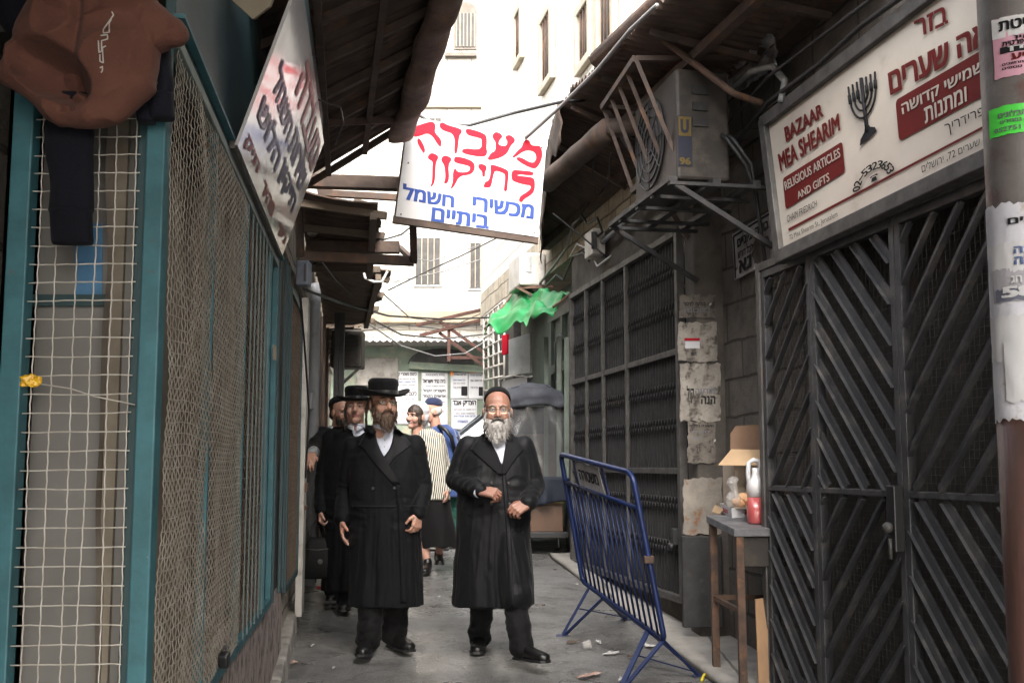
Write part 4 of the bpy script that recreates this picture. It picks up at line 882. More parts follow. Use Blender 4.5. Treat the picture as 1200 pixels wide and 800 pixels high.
# ------------------------------------------------------------------ lattice gate (folding) over the closed shop
sg = empty('scissor_gate', RP(9.6, .28), 'tall dark folding lattice gate of narrow bars over the closed shop', 'gate')
G0, G1 = 8.03, 11.28; Z0, Z1 = .285, 3.0
fr = MB()
for y in (G0 + .03, G1 - .03): fr.bar(RP(y, Z0, .02), RP(y, Z1, .02), .06, .06, up=Rn)
for z in (Z0 + .02, Z1 - .03): fr.bar(RP(G0 + .06, z, .022), RP(G1 - .06, z, .022), .06, .05)
fr.build('frame', M['grey_steel'], sg, bevel=.004)
for z in (2.09, 1.22):
    mb = MB(); mb.bar(RP(G0 + .06, z, .03), RP(G1 - .06, z, .03), .02, .045); mb.build('rail', M['grey_steel'], sg, bevel=.003)
divs = [onR(px, 500).y for px in (692, 712, 740)]
for y in divs:
    mb = MB(); mb.bar(RP(y, Z0, .035), RP(y, Z1, .035), .035, .03, up=Rn); mb.build('upright', M['grey_steel'], sg, bevel=.003)
mb = MB(); zl = {z: MB() for z in (2.72, 2.42, 1.82, 1.56, .98, .66)}; n = 46; rr = random.Random(2); prev = None
bands = (2.72, 2.42, 1.82, 1.56, .98, .66)
for i in range(n):
    y = G0 + .08 + (G1 - G0 - .16) * i / (n - 1); mb.bar(RP(y, Z0 + .03, .0), RP(y, Z1 - .06, .0), .013, .02, up=Rn)
    if i < n - 1:
        y2 = G0 + .08 + (G1 - G0 - .16) * (i + 1) / (n - 1)
        for z in bands:
            h = .05; zz = zl[z]; zz.bar(RP(y, z - h, .014), RP(y2, z + h, .014), .005, .018, up=Rn); zz.bar(RP(y, z + h, .02), RP(y2, z - h, .02), .005, .018, up=Rn)
mb.build('vertical_slat', M['dark_steel'], sg); [q.build('lattice', M['dark_steel'], sg) for q in zl.values()]
mb = MB(); mb.add([RP(G0, .2, -.13), RP(G1, .2, -.13), RP(G1, 3.05, -.13), RP(G0, 3.05, -.13)], [(0, 1, 2, 3)])
dg_ = mk('dark_shop_glass', (.012, .012, .013), (.02, .019, .018), 2, rough=.12, rough2=.3, bump=.03, bscale=7); mb.build('shop_glass', dg_, sg)
mb = MB(); mb.box(RP(8.12, .75, .06), (.05, .05, .12)); mb.ball(RP(8.12, .68, .09), .03); mb.build('padlock', M['black'], sg, bevel=.006)

# torn posters on the grimy pillar
PY = 7.792
def torn(label, px0, py0, px1, py1, mat, seed, txt=()):
    r_ = random.Random(seed); c = at((px0 + px1) / 2, (py0 + py1) / 2, PY); root = empty('torn_poster', c, label, 'poster', 'torn posters on the grimy pillar')
    pts = []; n = 11
    for (xa, ya, xb, yb) in ((px0, py0, px1, py0), (px1, py0, px1, py1), (px1, py1, px0, py1), (px0, py1, px0, py0)):
        for k in range(n):
            t = k / n; j = 1.6; pts.append(at(xa + (xb - xa) * t + r_.uniform(-j, j) * .7, ya + (yb - ya) * t + r_.uniform(-j, j), PY))
    mb = MB(); mb.slab(pts, (0, -.004, 0)); mb.build('sheet', mat, root)
    for (t_, x0, y0, x1, y1, m_) in txt:
        t = MB()
        if t_: text_fit(t, heb(t_), bil(*pq(x0, y0, x1, y1, PY - .007)), .03)
        else: t.add(pq(x0, y0, x1, y1, PY - .006), [(0, 1, 2, 3)])
        t.build('lettering' if t_ else 'printed_block', M[m_], root, fixn=False)
mp1 = M['paper_torn']; mp2 = mk('torn_paler_paper', (.36, .33, .29), (.20, .18, .155), 7, rough=.9, bump=.4, bscale=22, stain=((.07, .06, .05), 11, .5, .62))
torn('topmost torn strip on the grimy pillar, with rows of small print', 796, 346, 838, 372, mp1, 1, (('הודעה לציבור', 801, 353, 826, 358, 'dark_ink'), ('בשכונה', 802, 361, 832, 366, 'grey_ink')))
torn('torn poster with a small red and white label on the pillar', 794, 378, 840, 423, mp2, 2, ((None, 802, 396, 820, 399, 'red_ink'), (None, 803, 400, 820, 408, 'paper'), ('מבצע', 810, 413, 816, 416, 'dark_ink')))
torn('largest torn poster with a ripped round print, middle of the pillar', 797, 426, 844, 493, mp2, 3, (('קול', 805, 452, 813, 472, 'dark_ink'), ('מודעה', 815, 455, 838, 461, 'grey_ink'), ('הנה', 822, 464, 838, 473, 'dark_ink')))
torn('narrow notice with a thin dark border low on the pillar', 806, 494, 838, 543, mp1, 4, (('תשובה כללית', 808, 497, 836, 500, 'dark_ink'), ('לרבים', 812, 504, 832, 507, 'grey_ink'), ('בשעה', 812, 512, 822, 515, 'grey_ink')))
torn('rust stained bare paper patch at table height on the pillar', 801, 560, 846, 626, mk('rust_stained_paper', (.30, .27, .23), (.17, .15, .13), 6, rough=.9, bump=.3, stain=((.20, .09, .04), 8, .56, .64)), 5)
mb = MB(); q0, q1 = at(799, 628, 7.74), at(848, 735, 7.74); mb.box(((q0.x + q1.x) / 2, 7.765, (q0.z + q1.z) / 2), (q1.x - q0.x, .05, q0.z - q1.z)); o = mb.build('metal_cover', M['dark_steel'], bevel=.006); tag(o, 'dark rusty metal cover plate at the foot of the pillar', 'cover')

# ------------------------------------------------------------------ air conditioner in its bracket
ac = empty('air_conditioner', RP(7, 2.95, .4), 'grimy air conditioner, coloured dark for shade, in a steel bracket beneath the torn corrugated awning', 'air conditioner')
A0, A1 = 6.62, 7.45; zA, zB_ = 2.97, 3.66
def acp(y, o, z): return V((Rx(y), y, z)) + Rn * o
mb = MB(); mb.hexa([acp(A0, .20, zA), acp(A0, .54, zA), acp(A1, .54, zA), acp(A1, .20, zA), acp(A0, .20, zB_), acp(A0, .54, zB_), acp(A1, .54, zB_), acp(A1, .20, zB_)]); mb.build('casing', M['ac_dirty_shaded'], ac, bevel=.02)
mb = MB(); c = acp(7.1, .546, 3.32); n_ = Rn
ring = lambda rad, o: [c + Rdir * (rad * math.cos(t)) + V((0, 0, rad * math.sin(t))) + n_ * o for t in [2 * math.pi * k / 28 for k in range(28)]]
for rad in (.06, .12, .18, .24, .29): mb.tube(ring(rad, .008), .006, 5, closed=True)
for k in range(8): mb.tube([c + n_ * .012 + Rdir * (.05 * math.cos(k * math.pi / 4)) + V((0, 0, .05 * math.sin(k * math.pi / 4))), c + n_ * .012 + Rdir * (.29 * math.cos(k * math.pi / 4)) + V((0, 0, .29 * math.sin(k * math.pi / 4)))], .004, 5)
fg = mb.build('fan_grille', M['dark_steel'], ac)
mb = MB(); mb.add([p for p in ring(.28, .004)], [tuple(range(28))]); mb.build('fan_opening', M['shop_dark'], fg, fixn=False)
mb = MB()
for k in range(3):
    z = 3.5 - k * .1; mb.hexa([acp(A0 - .012, .34, z), acp(A0 - .012, .44, z), acp(A0 - .001, .44, z), acp(A0 - .001, .34, z), acp(A0 - .012, .34, z + .05), acp(A0 - .012, .44, z + .05), acp(A0 - .001, .44, z + .05), acp(A0 - .001, .34, z + .05)])
mb.build('louvre', M['shop_dark'], ac)
yel = mk('dull_yellow', (.12, .08, .01), rough=.5, bump=0); nav = mk('navy_label', (.010, .013, .03), rough=.5, bump=0)
def face(o0, o1, z0, z1, d=.004): return [acp(A0 - d, o1, z1), acp(A0 - d, o0, z1), acp(A0 - d, o0, z0), acp(A0 - d, o1, z0)]
mb = MB(); mb.add(face(.445, .535, 3.05, 3.36), [(0, 1, 2, 3)]); lab = mb.build('energy_label', nav, ac, solid=.002)
mb = MB(); mb.add(face(.45, .53, 3.235, 3.355, .007), [(0, 1, 2, 3)]); mb.build('yellow_square', yel, lab, fixn=False)
t = MB(); text_fit(t, 'U', bil(*face(.47, .515, 3.255, 3.335, .010)), .05); t.build('lettering', nav, lab, fixn=False)
t = MB(); text_fit(t, '96', bil(*face(.46, .525, 3.058, 3.10, .008)), .04); t.build('lettering', yel, lab, fixn=False)
mb = MB()
for o1 in (.1, .35, .62): mb.bar(acp(A0 - .15, o1, 2.93), acp(A1 + .3, o1, 2.93), .05, .03)
for y in (A0 - .13, A0 + .2, A0 + .5, A1 + .05, A1 + .28): mb.bar(acp(y, -.0, 2.905), acp(y, .64, 2.905), .04, .02)
mb.build('tray', M['dark_steel'], ac)
for y in (A0 - .13, A1 + .28):
    mb = MB(); mb.bar(acp(y, .6, 2.9), acp(y, .0, 2.55), .03, .03); mb.build('bracket', M['dark_steel'], ac)
gd = [at(745, 69, 6.65), at(707, 126, 7.55), at(742, 224, 7.5), at(792, 182, 6.6)]
mb = MB()
for k in range(5):
    t = k / 4; mb.bar(gd[0].lerp(gd[1], t), gd[3].lerp(gd[2], t), .025, .025)
for a, b in ((0, 1), (3, 2)): mb.bar(gd[a], gd[b], .04, .04)
mb.bar(gd[0], acp(6.6, .05, 3.75), .03, .03); mb.bar(gd[1], acp(7.6, .05, 3.75), .03, .03)
mb.build('guard_rail', M['rust_sheet'], ac)
mb = MB()
for o1 in (.22, .26): mb.tube([acp(A0 - .02, o1, 3.25), acp(A0 - .1, o1, 3.2), acp(A0 - .12, o1 - .1, 3.05), acp(A0 - .02, .05, 2.9), acp(A0 - .1, .03, 2.4)], .012, 7)
mb.build('hose', M['cable'], ac)

# a second unit and a fuse box on the lit wall beyond
ac2 = empty('air_conditioner', at(616, 322, 13), 'white air conditioner on the sunlit wall above the green tarpaulin', 'air conditioner')
c = at(617, 321, 12.9); mb = MB(); mb.box(c, (.30, .7, .38), Matrix.Rotation(math.atan2(-RB, 1), 3, 'Z')); mb.build('casing', M['ac_white'], ac2, bevel=.02)
mb = MB(); mb.box(c + V((.02, -.36, .05)), (.07, .01, .18)); mb.build('grille', M['pvc'], ac2)
mb = MB(); mb.bar(c + V((-.1, -.3, -.21)), c + V((.3, -.36, -.21)), .03, .03); mb.build('bracket', M['rust'], ac2); mb = MB(); mb.bar(c + V((-.12, -.3, -.2)), c + V((.22, -.36, -.4)), .03, .03); mb.build('bracket', M['rust'], ac2)
fbx = empty('fuse_box', onR(697, 288, -.1), 'slim white fuse box on the stone above the lattice gate', 'box')
c = onR(697, 286, -.09); mb = MB(); mb.box(c, (.12, .3, .24), Matrix.Rotation(math.atan2(-RB, 1), 3, 'Z')); mb.build('casing', M['ac_white'], fbx, bevel=.01); mb = MB(); mb.box(c + V((-.02, -.17, 0)), (.05, .02, .16)); mb.build('cover', M['black'], fbx, bevel=.004)

# ------------------------------------------------------------------ green shop front beyond the lattice gate
gs = empty('green_shopfront', RP(12.5, .3, -.4), 'grey green wooden shopfront with a dark doorway behind the rickshaw', 'shopfront')
def gp(y, z, o=0): return RP(y, z, -.42 + o)
mb = MB()
for y in (11.5, 12.1, 12.6, 13.3, 13.9): mb.bar(gp(y, .2, .03), gp(y, 3.1, .03), .1, .06, up=Rn)
for z in (3.12, 2.45): mb.bar(gp(11.45, z, .035), gp(14.0, z, .035), .06, .12)
mb.build('frame', M['green_door'], gs, bevel=.006)
mb = MB(); mb.add([gp(12.16, .25, .01), gp(12.54, .25, .01), gp(12.54, 2.35, .01), gp(12.16, 2.35, .01)], [(0, 1, 2, 3)]); mb.build('doorway', M['shop_dark'], gs)
mb = MB(); mb.box(gp(11.8, 2.75, .06), (.03, .35, .3)); mb.build('vent', M['ac_dirty_shaded'], gs); mb = MB(); mb.tube([gp(13.4, 2.3, .1), gp(13.4, 2.75, .1), gp(13.2, 2.82, .1), gp(13.0, 2.75, .1)], .02, 8); mb.build('pipe', M['pvc'], gs)
mb = MB()
for px in (640, 655, 664): mb.bar(onR(px, 395, .0) + V((0, 0, 0)), onR(px, 560, .0), .03, .05)
mb.build('door_edge', M['green_door'], gs)
cab = empty('covered_cabinet', at(604, 450, 13.6), 'grey metal cabinet with a pale cloth on top under the green tarpaulin', 'cabinet')
q = [at(588, 450, 13.6), at(616, 450, 13.3), at(616, 505, 13.3), at(588, 505, 13.6)]
mb = MB(); mb.slab([at(588, 446, 13.6), at(618, 440, 13.3), at(618, 560, 13.3), at(588, 560, 13.6)], (.05, .35, 0)); mb.build('body', mk('pale_grey_sheet', (.33, .33, .33), (.27, .27, .27), 3, rough=.5), cab, bevel=.01)
mb = MB(); mb.grid(lambda u, v: at(584 + 40 * u, 446 - 8 * u - 3 * math.sin(u * 5), 13.55 - .3 * u + .4 * v) + V((0, 0, .02 * noise.noise(V((u * 5, v * 4, 0))))), 12, 8); mb.build('cloth', M['ac_white'], cab, solid=.01)
mb = MB(); mb.slab([at(596, 398, 13.7), at(621, 390, 13.4), at(621, 436, 13.4), at(596, 440, 13.7)], (.03, .02, 0)); o = mb.build('hanging_sheet', mk('milky_sheet', (.48, .49, .47), rough=.5)); tag(o, 'milky plastic sheet hanging under the green tarpaulin', 'sheet')
mb = MB(); mb.slab([at(588, 393, 13.9), at(594, 391, 13.9), at(594, 414, 13.9), at(588, 416, 13.9)], (.03, .03, 0)); o = mb.build('red_box', M['red_ink'], bevel=.004); tag(o, 'small red box hanging beside the barred window', 'box')
bw = empty('barred_window', at(578, 410, 15), 'white barred window grille at the far right corner of the alley', 'window')
W = [at(567, 372, 15.8), at(591, 352, 14.4), at(591, 470, 14.4), at(567, 470, 15.8)]
mb = MB(); fW = bil(*W)
for k in range(5): mb.tube([fW(k / 4, 0), fW(k / 4, 1)], .016, 6)
for k in range(9): mb.tube([fW(0, k / 8), fW(1, k / 8)], .014, 6)
mb.build('grille', M['ac_white'], bw)
mb = MB(); mb.slab([p + V((.12, .12, 0)) for p in W], (.1, .1, 0)); mb.build('opening', M['shop_dark'], bw)

# green tarpaulin
A, B, C, D = at(670, 343, 11.4), at(608, 337, 13.4), at(648, 360, 11.3), at(568, 386, 13.2)
def tarp(u, v):
    p = (A * (1 - u) + B * u) * (1 - v) + (C * (1 - u) + D * u) * v
    f = .035 * math.sin(u * 17 + v * 5) * (.3 + v) + .07 * noise.noise(V((u * 4, v * 3, 2))) + .04 * noise.noise(V((u * 11, v * 8, 5)))
    if v > .8: p = p + V((0, 0, -(v - .8) * (.3 + .4 * noise.noise(V((u * 8, 3, 3))))))
    return p + V((-.05 * math.sin(u * 9) * v, -.3 * f, f))
mb = MB(); mb.grid(tarp, 60, 26)
tp = empty('tarpaulin', A.lerp(D, .5), 'crumpled bright green tarpaulin stretched out as an awning', 'tarpaulin')
mb.build('sheet', M['green_tarp'], tp, solid=.004)
for p_, q_ in ((B, D), (A, C)):
    mb = MB(); mb.tube([p_, q_], .015, 6); mb.build('pole', M['rust'], tp)
# ================================================================== PEOPLE
def skinmat(name, c):
    m = mk(name, c, tuple(x * .86 for x in c), 14, rough=.52, bump=.08, bscale=90, stain=((c[0] * .95, c[1] * .6, c[2] * .55), 7, .55, .8))
    m.node_tree.nodes['Principled BSDF'].inputs['Subsurface Weight'].default_value = .12
    m.node_tree.nodes['Principled BSDF'].inputs['Subsurface Radius'].default_value = (.01, .004, .002)
    return m
def cloth(name, c, rough=.75, b=.25, sc=220, sheen=.25):
    m = mk(name, c, tuple(x * .7 for x in c), 3, rough=rough, bump=b, bscale=sc, spec=.13)
    m.node_tree.nodes['Principled BSDF'].inputs['Sheen Weight'].default_value = sheen; return m
M['skin'] = skinmat('skin', (.42, .23, .165)); M['skin_dimmed'] = skinmat('dimmed_skin', (.245, .125, .088)); M['skin_pale'] = skinmat('pale_skin', (.44, .25, .19)); M['lips'] = mk('lips', (.30, .115, .09), rough=.5, bump=0)  # second skin: a darker copy, offsets the strong light on the skullcap man's face
M['coat'] = cloth('black_wool', (.0042, .0044, .0055), .7, .3, 160, .03); M['coat_sheen'] = cloth('black_satin_wool', (.0055, .0057, .0068), .56, .2, 120, .04)
M['trouser'] = cloth('black_trousers', (.006, .006, .0065), .75, .25, 220, .04); M['shirt'] = cloth('white_shirt', (.52, .54, .62), .8, .1)
M['shoe'] = mk('black_leather', (.007, .007, .007), rough=.28, rough2=.45, bump=.1, bscale=40); M['hat'] = cloth('black_felt', (.0055, .0055, .006), .85, .2, 140, .05)
M['hat_band'] = cloth('black_ribbon', (.014, .014, .015), .35, .05)
M['eye_white'] = mk('eye_white', (.38, .35, .33), rough=.2, bump=0); M['iris'] = mk('iris', (.035, .022, .015), rough=.15, bump=0)
M['lens'] = glassy('spectacle_lens', (.9, .9, .9), .05, .05); M['gold'] = mk('spectacle_rim', (.42, .34, .22), rough=.25, metal=.8, bump=0)

def remesh(mb, voxel, it=3, fac=.5):
    me = mb.mesh('tmp'); o = bpy.data.objects.new('tmp', me); COL.objects.link(o)
    r = o.modifiers.new('r', 'REMESH'); r.mode = 'VOXEL'; r.voxel_size = voxel
    if it: s = o.modifiers.new('s', 'SMOOTH'); s.factor = fac; s.iterations = it
    out = bpy.data.meshes.new_from_object(o.evaluated_get(bpy.context.evaluated_depsgraph_get()))
    bpy.data.objects.remove(o); bpy.data.meshes.remove(me)
    out.polygons.foreach_set('use_smooth', [True] * len(out.polygons)); return out
def displace(me, fn):
    nn = [v.normal.copy() for v in me.vertices]
    for v, n in zip(me.vertices, nn): v.co = fn(v.co.copy(), n)
    me.update()
def bvh_of(me): return BVHTree.FromPolygons([v.co.copy() for v in me.vertices], [tuple(p.vertices) for p in me.polygons])

def hand_prims(mb, w, d, n, t, curl=(.5, .6, .4), s=1.0, spread=1.0, thumb=.35):
    w, d, n, t = V(w), V(d).normalized(), V(n), V(t); n = (n - d * n.dot(d)).normalized(); t = (t - d * t.dot(d) - n * t.dot(n)).normalized()
    for i in range(4):
        k = w + d * (.088 - .004 * abs(i - 1)) * s + t * (.033 - .022 * i) * s * spread
        mb.cap(w + t * (.016 - .011 * i) * s, k, .019 * s, .0125 * s, 10)
        L = (.070, .079, .072, .057)[i] * s; p = k; a = 0
        for j, q in enumerate((.45, .31, .24)):
            a += curl[j] * (1 + .12 * (i - 1)); e = p + (d * math.cos(a) + n * math.sin(a) + t * (.06 * (1.5 - i)) * (j == 0)) * (L * q)
            r0 = (.0098, .0088, .0078, .0066)[j] * s; mb.cap(p, e, r0, (.0088, .0078, .0066)[j] * s, 8); p = e
    b = w + d * .022 * s + t * .026 * s; e = b + (d * .62 + t * .70 + n * thumb) .normalized() * .045 * s; f = e + (d * .9 + t * .15 + n * (thumb + .25)).normalized() * .032 * s
    mb.cap(b, e, .0165 * s, .0115 * s, 9); mb.cap(e, f, .0112 * s, .0085 * s, 9)

def head_prims(mb, H, fem=False, plump=1.0):
    A = mb.v; s0 = MB(H)
    s0.ball((0, .015, .035), (.077, .096, .092)); s0.ball((0, -.028, -.025), (.064 * plump, .064, .088)); s0.ball((0, -.03, -.073), (.053 * plump, .052, .045))
    for sx in (-1, 1):
        s0.ball((sx * .038, -.06, -.033), (.030 * plump, .030, .034)); s0.ball((sx * .012, -.104, -.036), .0105)
        s0.ball((sx * .079, .012, -.012), (.011, .027, .034), Matrix.Rotation(sx * .3, 3, 'Z')); s0.cap((sx * .012, -.086, .024), (sx * .046, -.076, .023), .013, .012)
    s0.cap((0, -.088, .012), (0, -.113, -.03), .0105, .0145); s0.cap((-.018, -.087, -.058), (.018, -.087, -.058), .0065, .0065); s0.cap((-.015, -.086, -.068), (.015, -.086, -.068), .0075, .0075)
    s0.ball((0, -.073, -.098), .026); s0.cap((0, .015, -.06), (0, .03, -.20), .056, .060)
    mb.add(s0.v, s0.f, True)

class Person: pass
def person(label, root_px, Y0, head_px, k, yaw, pitch=0, tilt=0, skin='skin', arms=None, legs=None, voxel=.0042, group=None, torso=None, fem=False):
    """root_px: a pixel on the ground under the figure. arms: {side: (shoulder, elbow, wrist, dir, palm, thumb, curl)} given as (px, py, Y)"""
    P = Person(); rw_ = at(*root_px, Y0); rw_.z = g(Y0); P.o = rw_
    P.root = empty('person', rw_, label, 'person', group)
    P.L = lambda px, py, Y: at(px, py, Y) - rw_
    hc = P.L(*head_px); P.hc = hc; P.k = k
    P.H = Matrix.Translation(hc) @ Euler((R(pitch), R(tilt), R(yaw)), 'XYZ').to_matrix().to_4x4() @ Matrix.Scale(k, 4)
    mb = MB(); head_prims(mb, P.H, fem)
    nb = P.H @ V((0, .03, -.2)); P.arms = {}
    pel = P.L(*torso) if torso else V((0, 0, .95)); chest = (nb + pel) / 2 + V((0, 0, .12))
    mb.cap(nb + V((0, .01, .03)), chest, .055, .12, 16); mb.cap(chest, pel, .12, .12, 16)
    for sd, a in (arms or {}).items():
        sh, el, wr = P.L(*a[0]), P.L(*a[1]), P.L(*a[2]); P.arms[sd] = (sh, el, wr)
        mb.chain([chest + V((0, 0, .1)), sh, el, wr], [.07, .05, .038, .027]); hand_prims(mb, wr, a[3], a[4], a[5], a[6], a[7] if len(a) > 7 else 1.0)
    P.legs = {}
    for sd, l in (legs or {}).items():
        kn, an, to = P.L(*l[0]), P.L(*l[1]), P.L(*l[2]); P.legs[sd] = (pel, kn, an, to)
        hip = pel + V((.085 if sd == 'R' else -.085, 0, -.04)); mb.chain([pel, hip, kn, an, an.lerp(to, .35)], [.1, .085, .055, .030, .016])
    me = remesh(mb, voxel, 2, .4)
    Hi = P.H.inverted()
    def face(p, n):
        q = Hi @ p
        for sx in (-1, 1):
            e = V((sx * .031, -.082, .003)); d = (q - e).length
            if d < .026: p = p + (P.H.to_3x3() @ V((0, 1, 0))) * .009 * (1 - d / .026) ** 1.0
        return p
    displace(me, face)
    b = link('body', me, [M[skin], M['lips']], P.root)
    for f in me.polygons:
        q = Hi @ f.center
        if q.y < -.075 and abs(q.x) < .024 and -.0745 < q.z < -.052: f.material_index = 1
    P.body = b
    for sx in (-1, 1):
        e = MB(P.H); e.ball((sx * .031, -.069, .003), .0138, n=12, m=8); eo = e.build_l('eye', M['eye_white'], P.root)
        e = MB(P.H); e.ball((sx * .031, -.0775, .003), (.0062, .006, .0062), n=10, m=6); e.build_l('iris', M['iris'], eo)
    return P
def build_l(s, name, m, parent, **kw):      # vertices are already in the parent's frame
    me = s.mesh(name); b = bmesh.new(); b.from_mesh(me); bmesh.ops.recalc_face_normals(b, faces=b.faces); b.to_mesh(me); b.free()
    return link(name, me, m, parent, **kw)
MB.build_l = build_l

def brows(P, mat, r=.0048):
    for sx in (-1, 1):
        mb = MB(P.H); mb.tube([(sx * .012, -.099, .021), (sx * .03, -.097, .028), (sx * .05, -.083, .022)], [r * .8, r, r * .6], 6); mb.build_l('eyebrow', mat, P.root)
def lids(P, skin):
    for sx in (-1, 1):
        mb = MB(P.H); mb.tube([(sx * .014, -.0815, .004), (sx * .022, -.085, .010), (sx * .031, -.0865, .012), (sx * .041, -.083, .009), (sx * .047, -.077, .003)], .0028, 6); mb.build_l('eyelid', M[skin], P.root)
def glasses(P, w=.021, h=.016):
    mb = MB(P.H); y = -.104
    for sx in (-1, 1):
        pts = []
        for k in range(16):
            a = 2 * math.pi * k / 16; pts.append((sx * .033 + w * math.copysign(abs(math.cos(a)) ** .7, math.cos(a)), y + .012 * abs(.3 * math.cos(a) * sx + 0) , -.001 + h * math.copysign(abs(math.sin(a)) ** .7, math.sin(a))))
        mb.tube(pts, .0014, 5, closed=True); mb.tube([(sx * (.033 + w), y + .004, .006), (sx * .078, -.05, .008), (sx * .083, .01, .008)], .0013, 5)
    mb.tube([(-.012, y, .004), (0, y - .006, .007), (.012, y, .004)], .0014, 5); o = mb.build_l('glasses', M['gold'], P.root)
    for sx in (-1, 1):
        mb = MB(P.H); mb.add([(sx * .033 + w * .95 * math.cos(2 * math.pi * k / 14), y + .001, -.001 + h * .95 * math.sin(2 * math.pi * k / 14)) for k in range(14)], [tuple(range(14))]); mb.build_l('lens', M['lens'], o)
def hairmat(name, c, c2): return mk(name, c, c2, 40, rough=.55, bump=.5, bscale=120, stretch=(1, 1, .25))
def beard(P, mat, blobs, n, ln, seed, droop=.5):
    mb = MB(P.H)
    for c, r in blobs: mb.ball(c, r)
    me = remesh(mb, .0045, 2); displace(me, lambda p, n_: p + n_ * (.006 * noise.noise(V((p.x * 60, p.y * 60, p.z * 22))) + .003 * noise.noise(V((p.x * 160, p.y * 160, p.z * 60)))))
    o = link('beard', me, mat, P.root); rr = random.Random(seed); vs = me.vertices; mb = MB(); Hr = P.H.to_3x3().normalized()
    for _ in range(n):
        v = vs[rr.randrange(len(vs))]; nn = v.normal
        if (Hr.inverted() @ nn).y > .35: continue
        d = (nn * .6 + V((0, 0, -1)) * (droop + rr.random() * .5) + V((rr.uniform(-.3, .3), rr.uniform(-.3, .2), 0))).normalized(); s = d.cross(nn)
        s = s.normalized() * .0011 if s.length > 1e-4 else V((.001, 0, 0)); L = ln * rr.uniform(.5, 1.2); p = v.co - nn * .002
        mb.add([p - s, p + s, p + d * L * .6 + V((0, 0, -.003)) + s * .6, p + d * L + V((rr.uniform(-.004, .004), 0, -.008))], [(0, 1, 2), (0, 2, 3)])
    mb.build_l('beard_hair', mat, o)
    return o
def hair_cap(P, mat, blobs, name='hair'):
    mb = MB(P.H)
    for c, r in blobs: mb.ball(c, r)
    me = remesh(mb, .005, 2); displace(me, lambda p, n_: p + n_ * .003 * noise.noise(V((p.x * 90, p.y * 90, p.z * 40)))); return link(name, me, mat, P.root)
def sidelock(P, mat, sx, z1, seed, fwd=-.035):
    mb = MB(P.H); rr = random.Random(seed)
    for k in range(7):
        ph = rr.random() * 6; ox, oy = rr.uniform(-.004, .004), rr.uniform(-.006, .006)
        mb.tube([(sx * (.075 + .006 * math.sin(ph + t * 1.1)) + ox, fwd + oy + .006 * math.cos(ph + t * 1.3), -.005 + (z1 + .005) * t / 10 * rr.uniform(.97, 1.0)) for t in range(11)], [.004] * 8 + [.003, .002, .001], 5)
    mb.build_l('sidelock', mat, P.root)
def hat(P, w=1.0, hcr=.108, tilt=0, back=.0, brim=.165):
    T = P.H @ Matrix.Rotation(R(tilt), 4, 'X') @ Matrix.Translation((0, .008 + back, .045))
    mb = MB(T); mb.lathe([(.082 * w, .0), (.087 * w, .004), (.0865 * w, .05), (.089 * w, hcr * .7), (.088 * w, hcr - .018), (.081 * w, hcr - .004), (.066 * w, hcr + .004), (.04 * w, hcr + .003), (.001, hcr)], 36, sx=.98, sy=1.16)
    c = mb.build_l('hat', M['hat'], P.root)
    mb = MB(T); mb.lathe([(.0885 * w, .004), (.0895 * w, .006), (.0885 * w, .034), (.087 * w, .036)], 36, sx=.985, sy=1.16); mb.build_l('hat_band', M['hat_band'], c)
    mb = MB(T)
    prof = [(.080 * w, .002), (.105 * w, -.001), (brim * .85 * w, .002), (brim * w, .016), (brim * w + .003, .021), (brim * w, .024), (brim * .85 * w, .010), (.1 * w, .008), (.083 * w, .010)]
    vs = []; fs = []; n = 48
    for r, z in prof:
        for q in range(n):
            a = 2 * math.pi * q / n; vs.append((r * math.cos(a), r * 1.07 * math.sin(a), z + (.024 * math.cos(a) ** 2 - .012 * math.sin(a) ** 2 + .003 * math.sin(3 * a + 1)) * max(0, (r - .09) / .07)))
    for i in range(len(prof) - 1):
        for q in range(n): fs.append((i * n + q, i * n + (q + 1) % n, (i + 1) * n + (q + 1) % n, (i + 1) * n + q))
    mb.add(vs, fs, True); mb.build_l('brim', M['hat'], c)

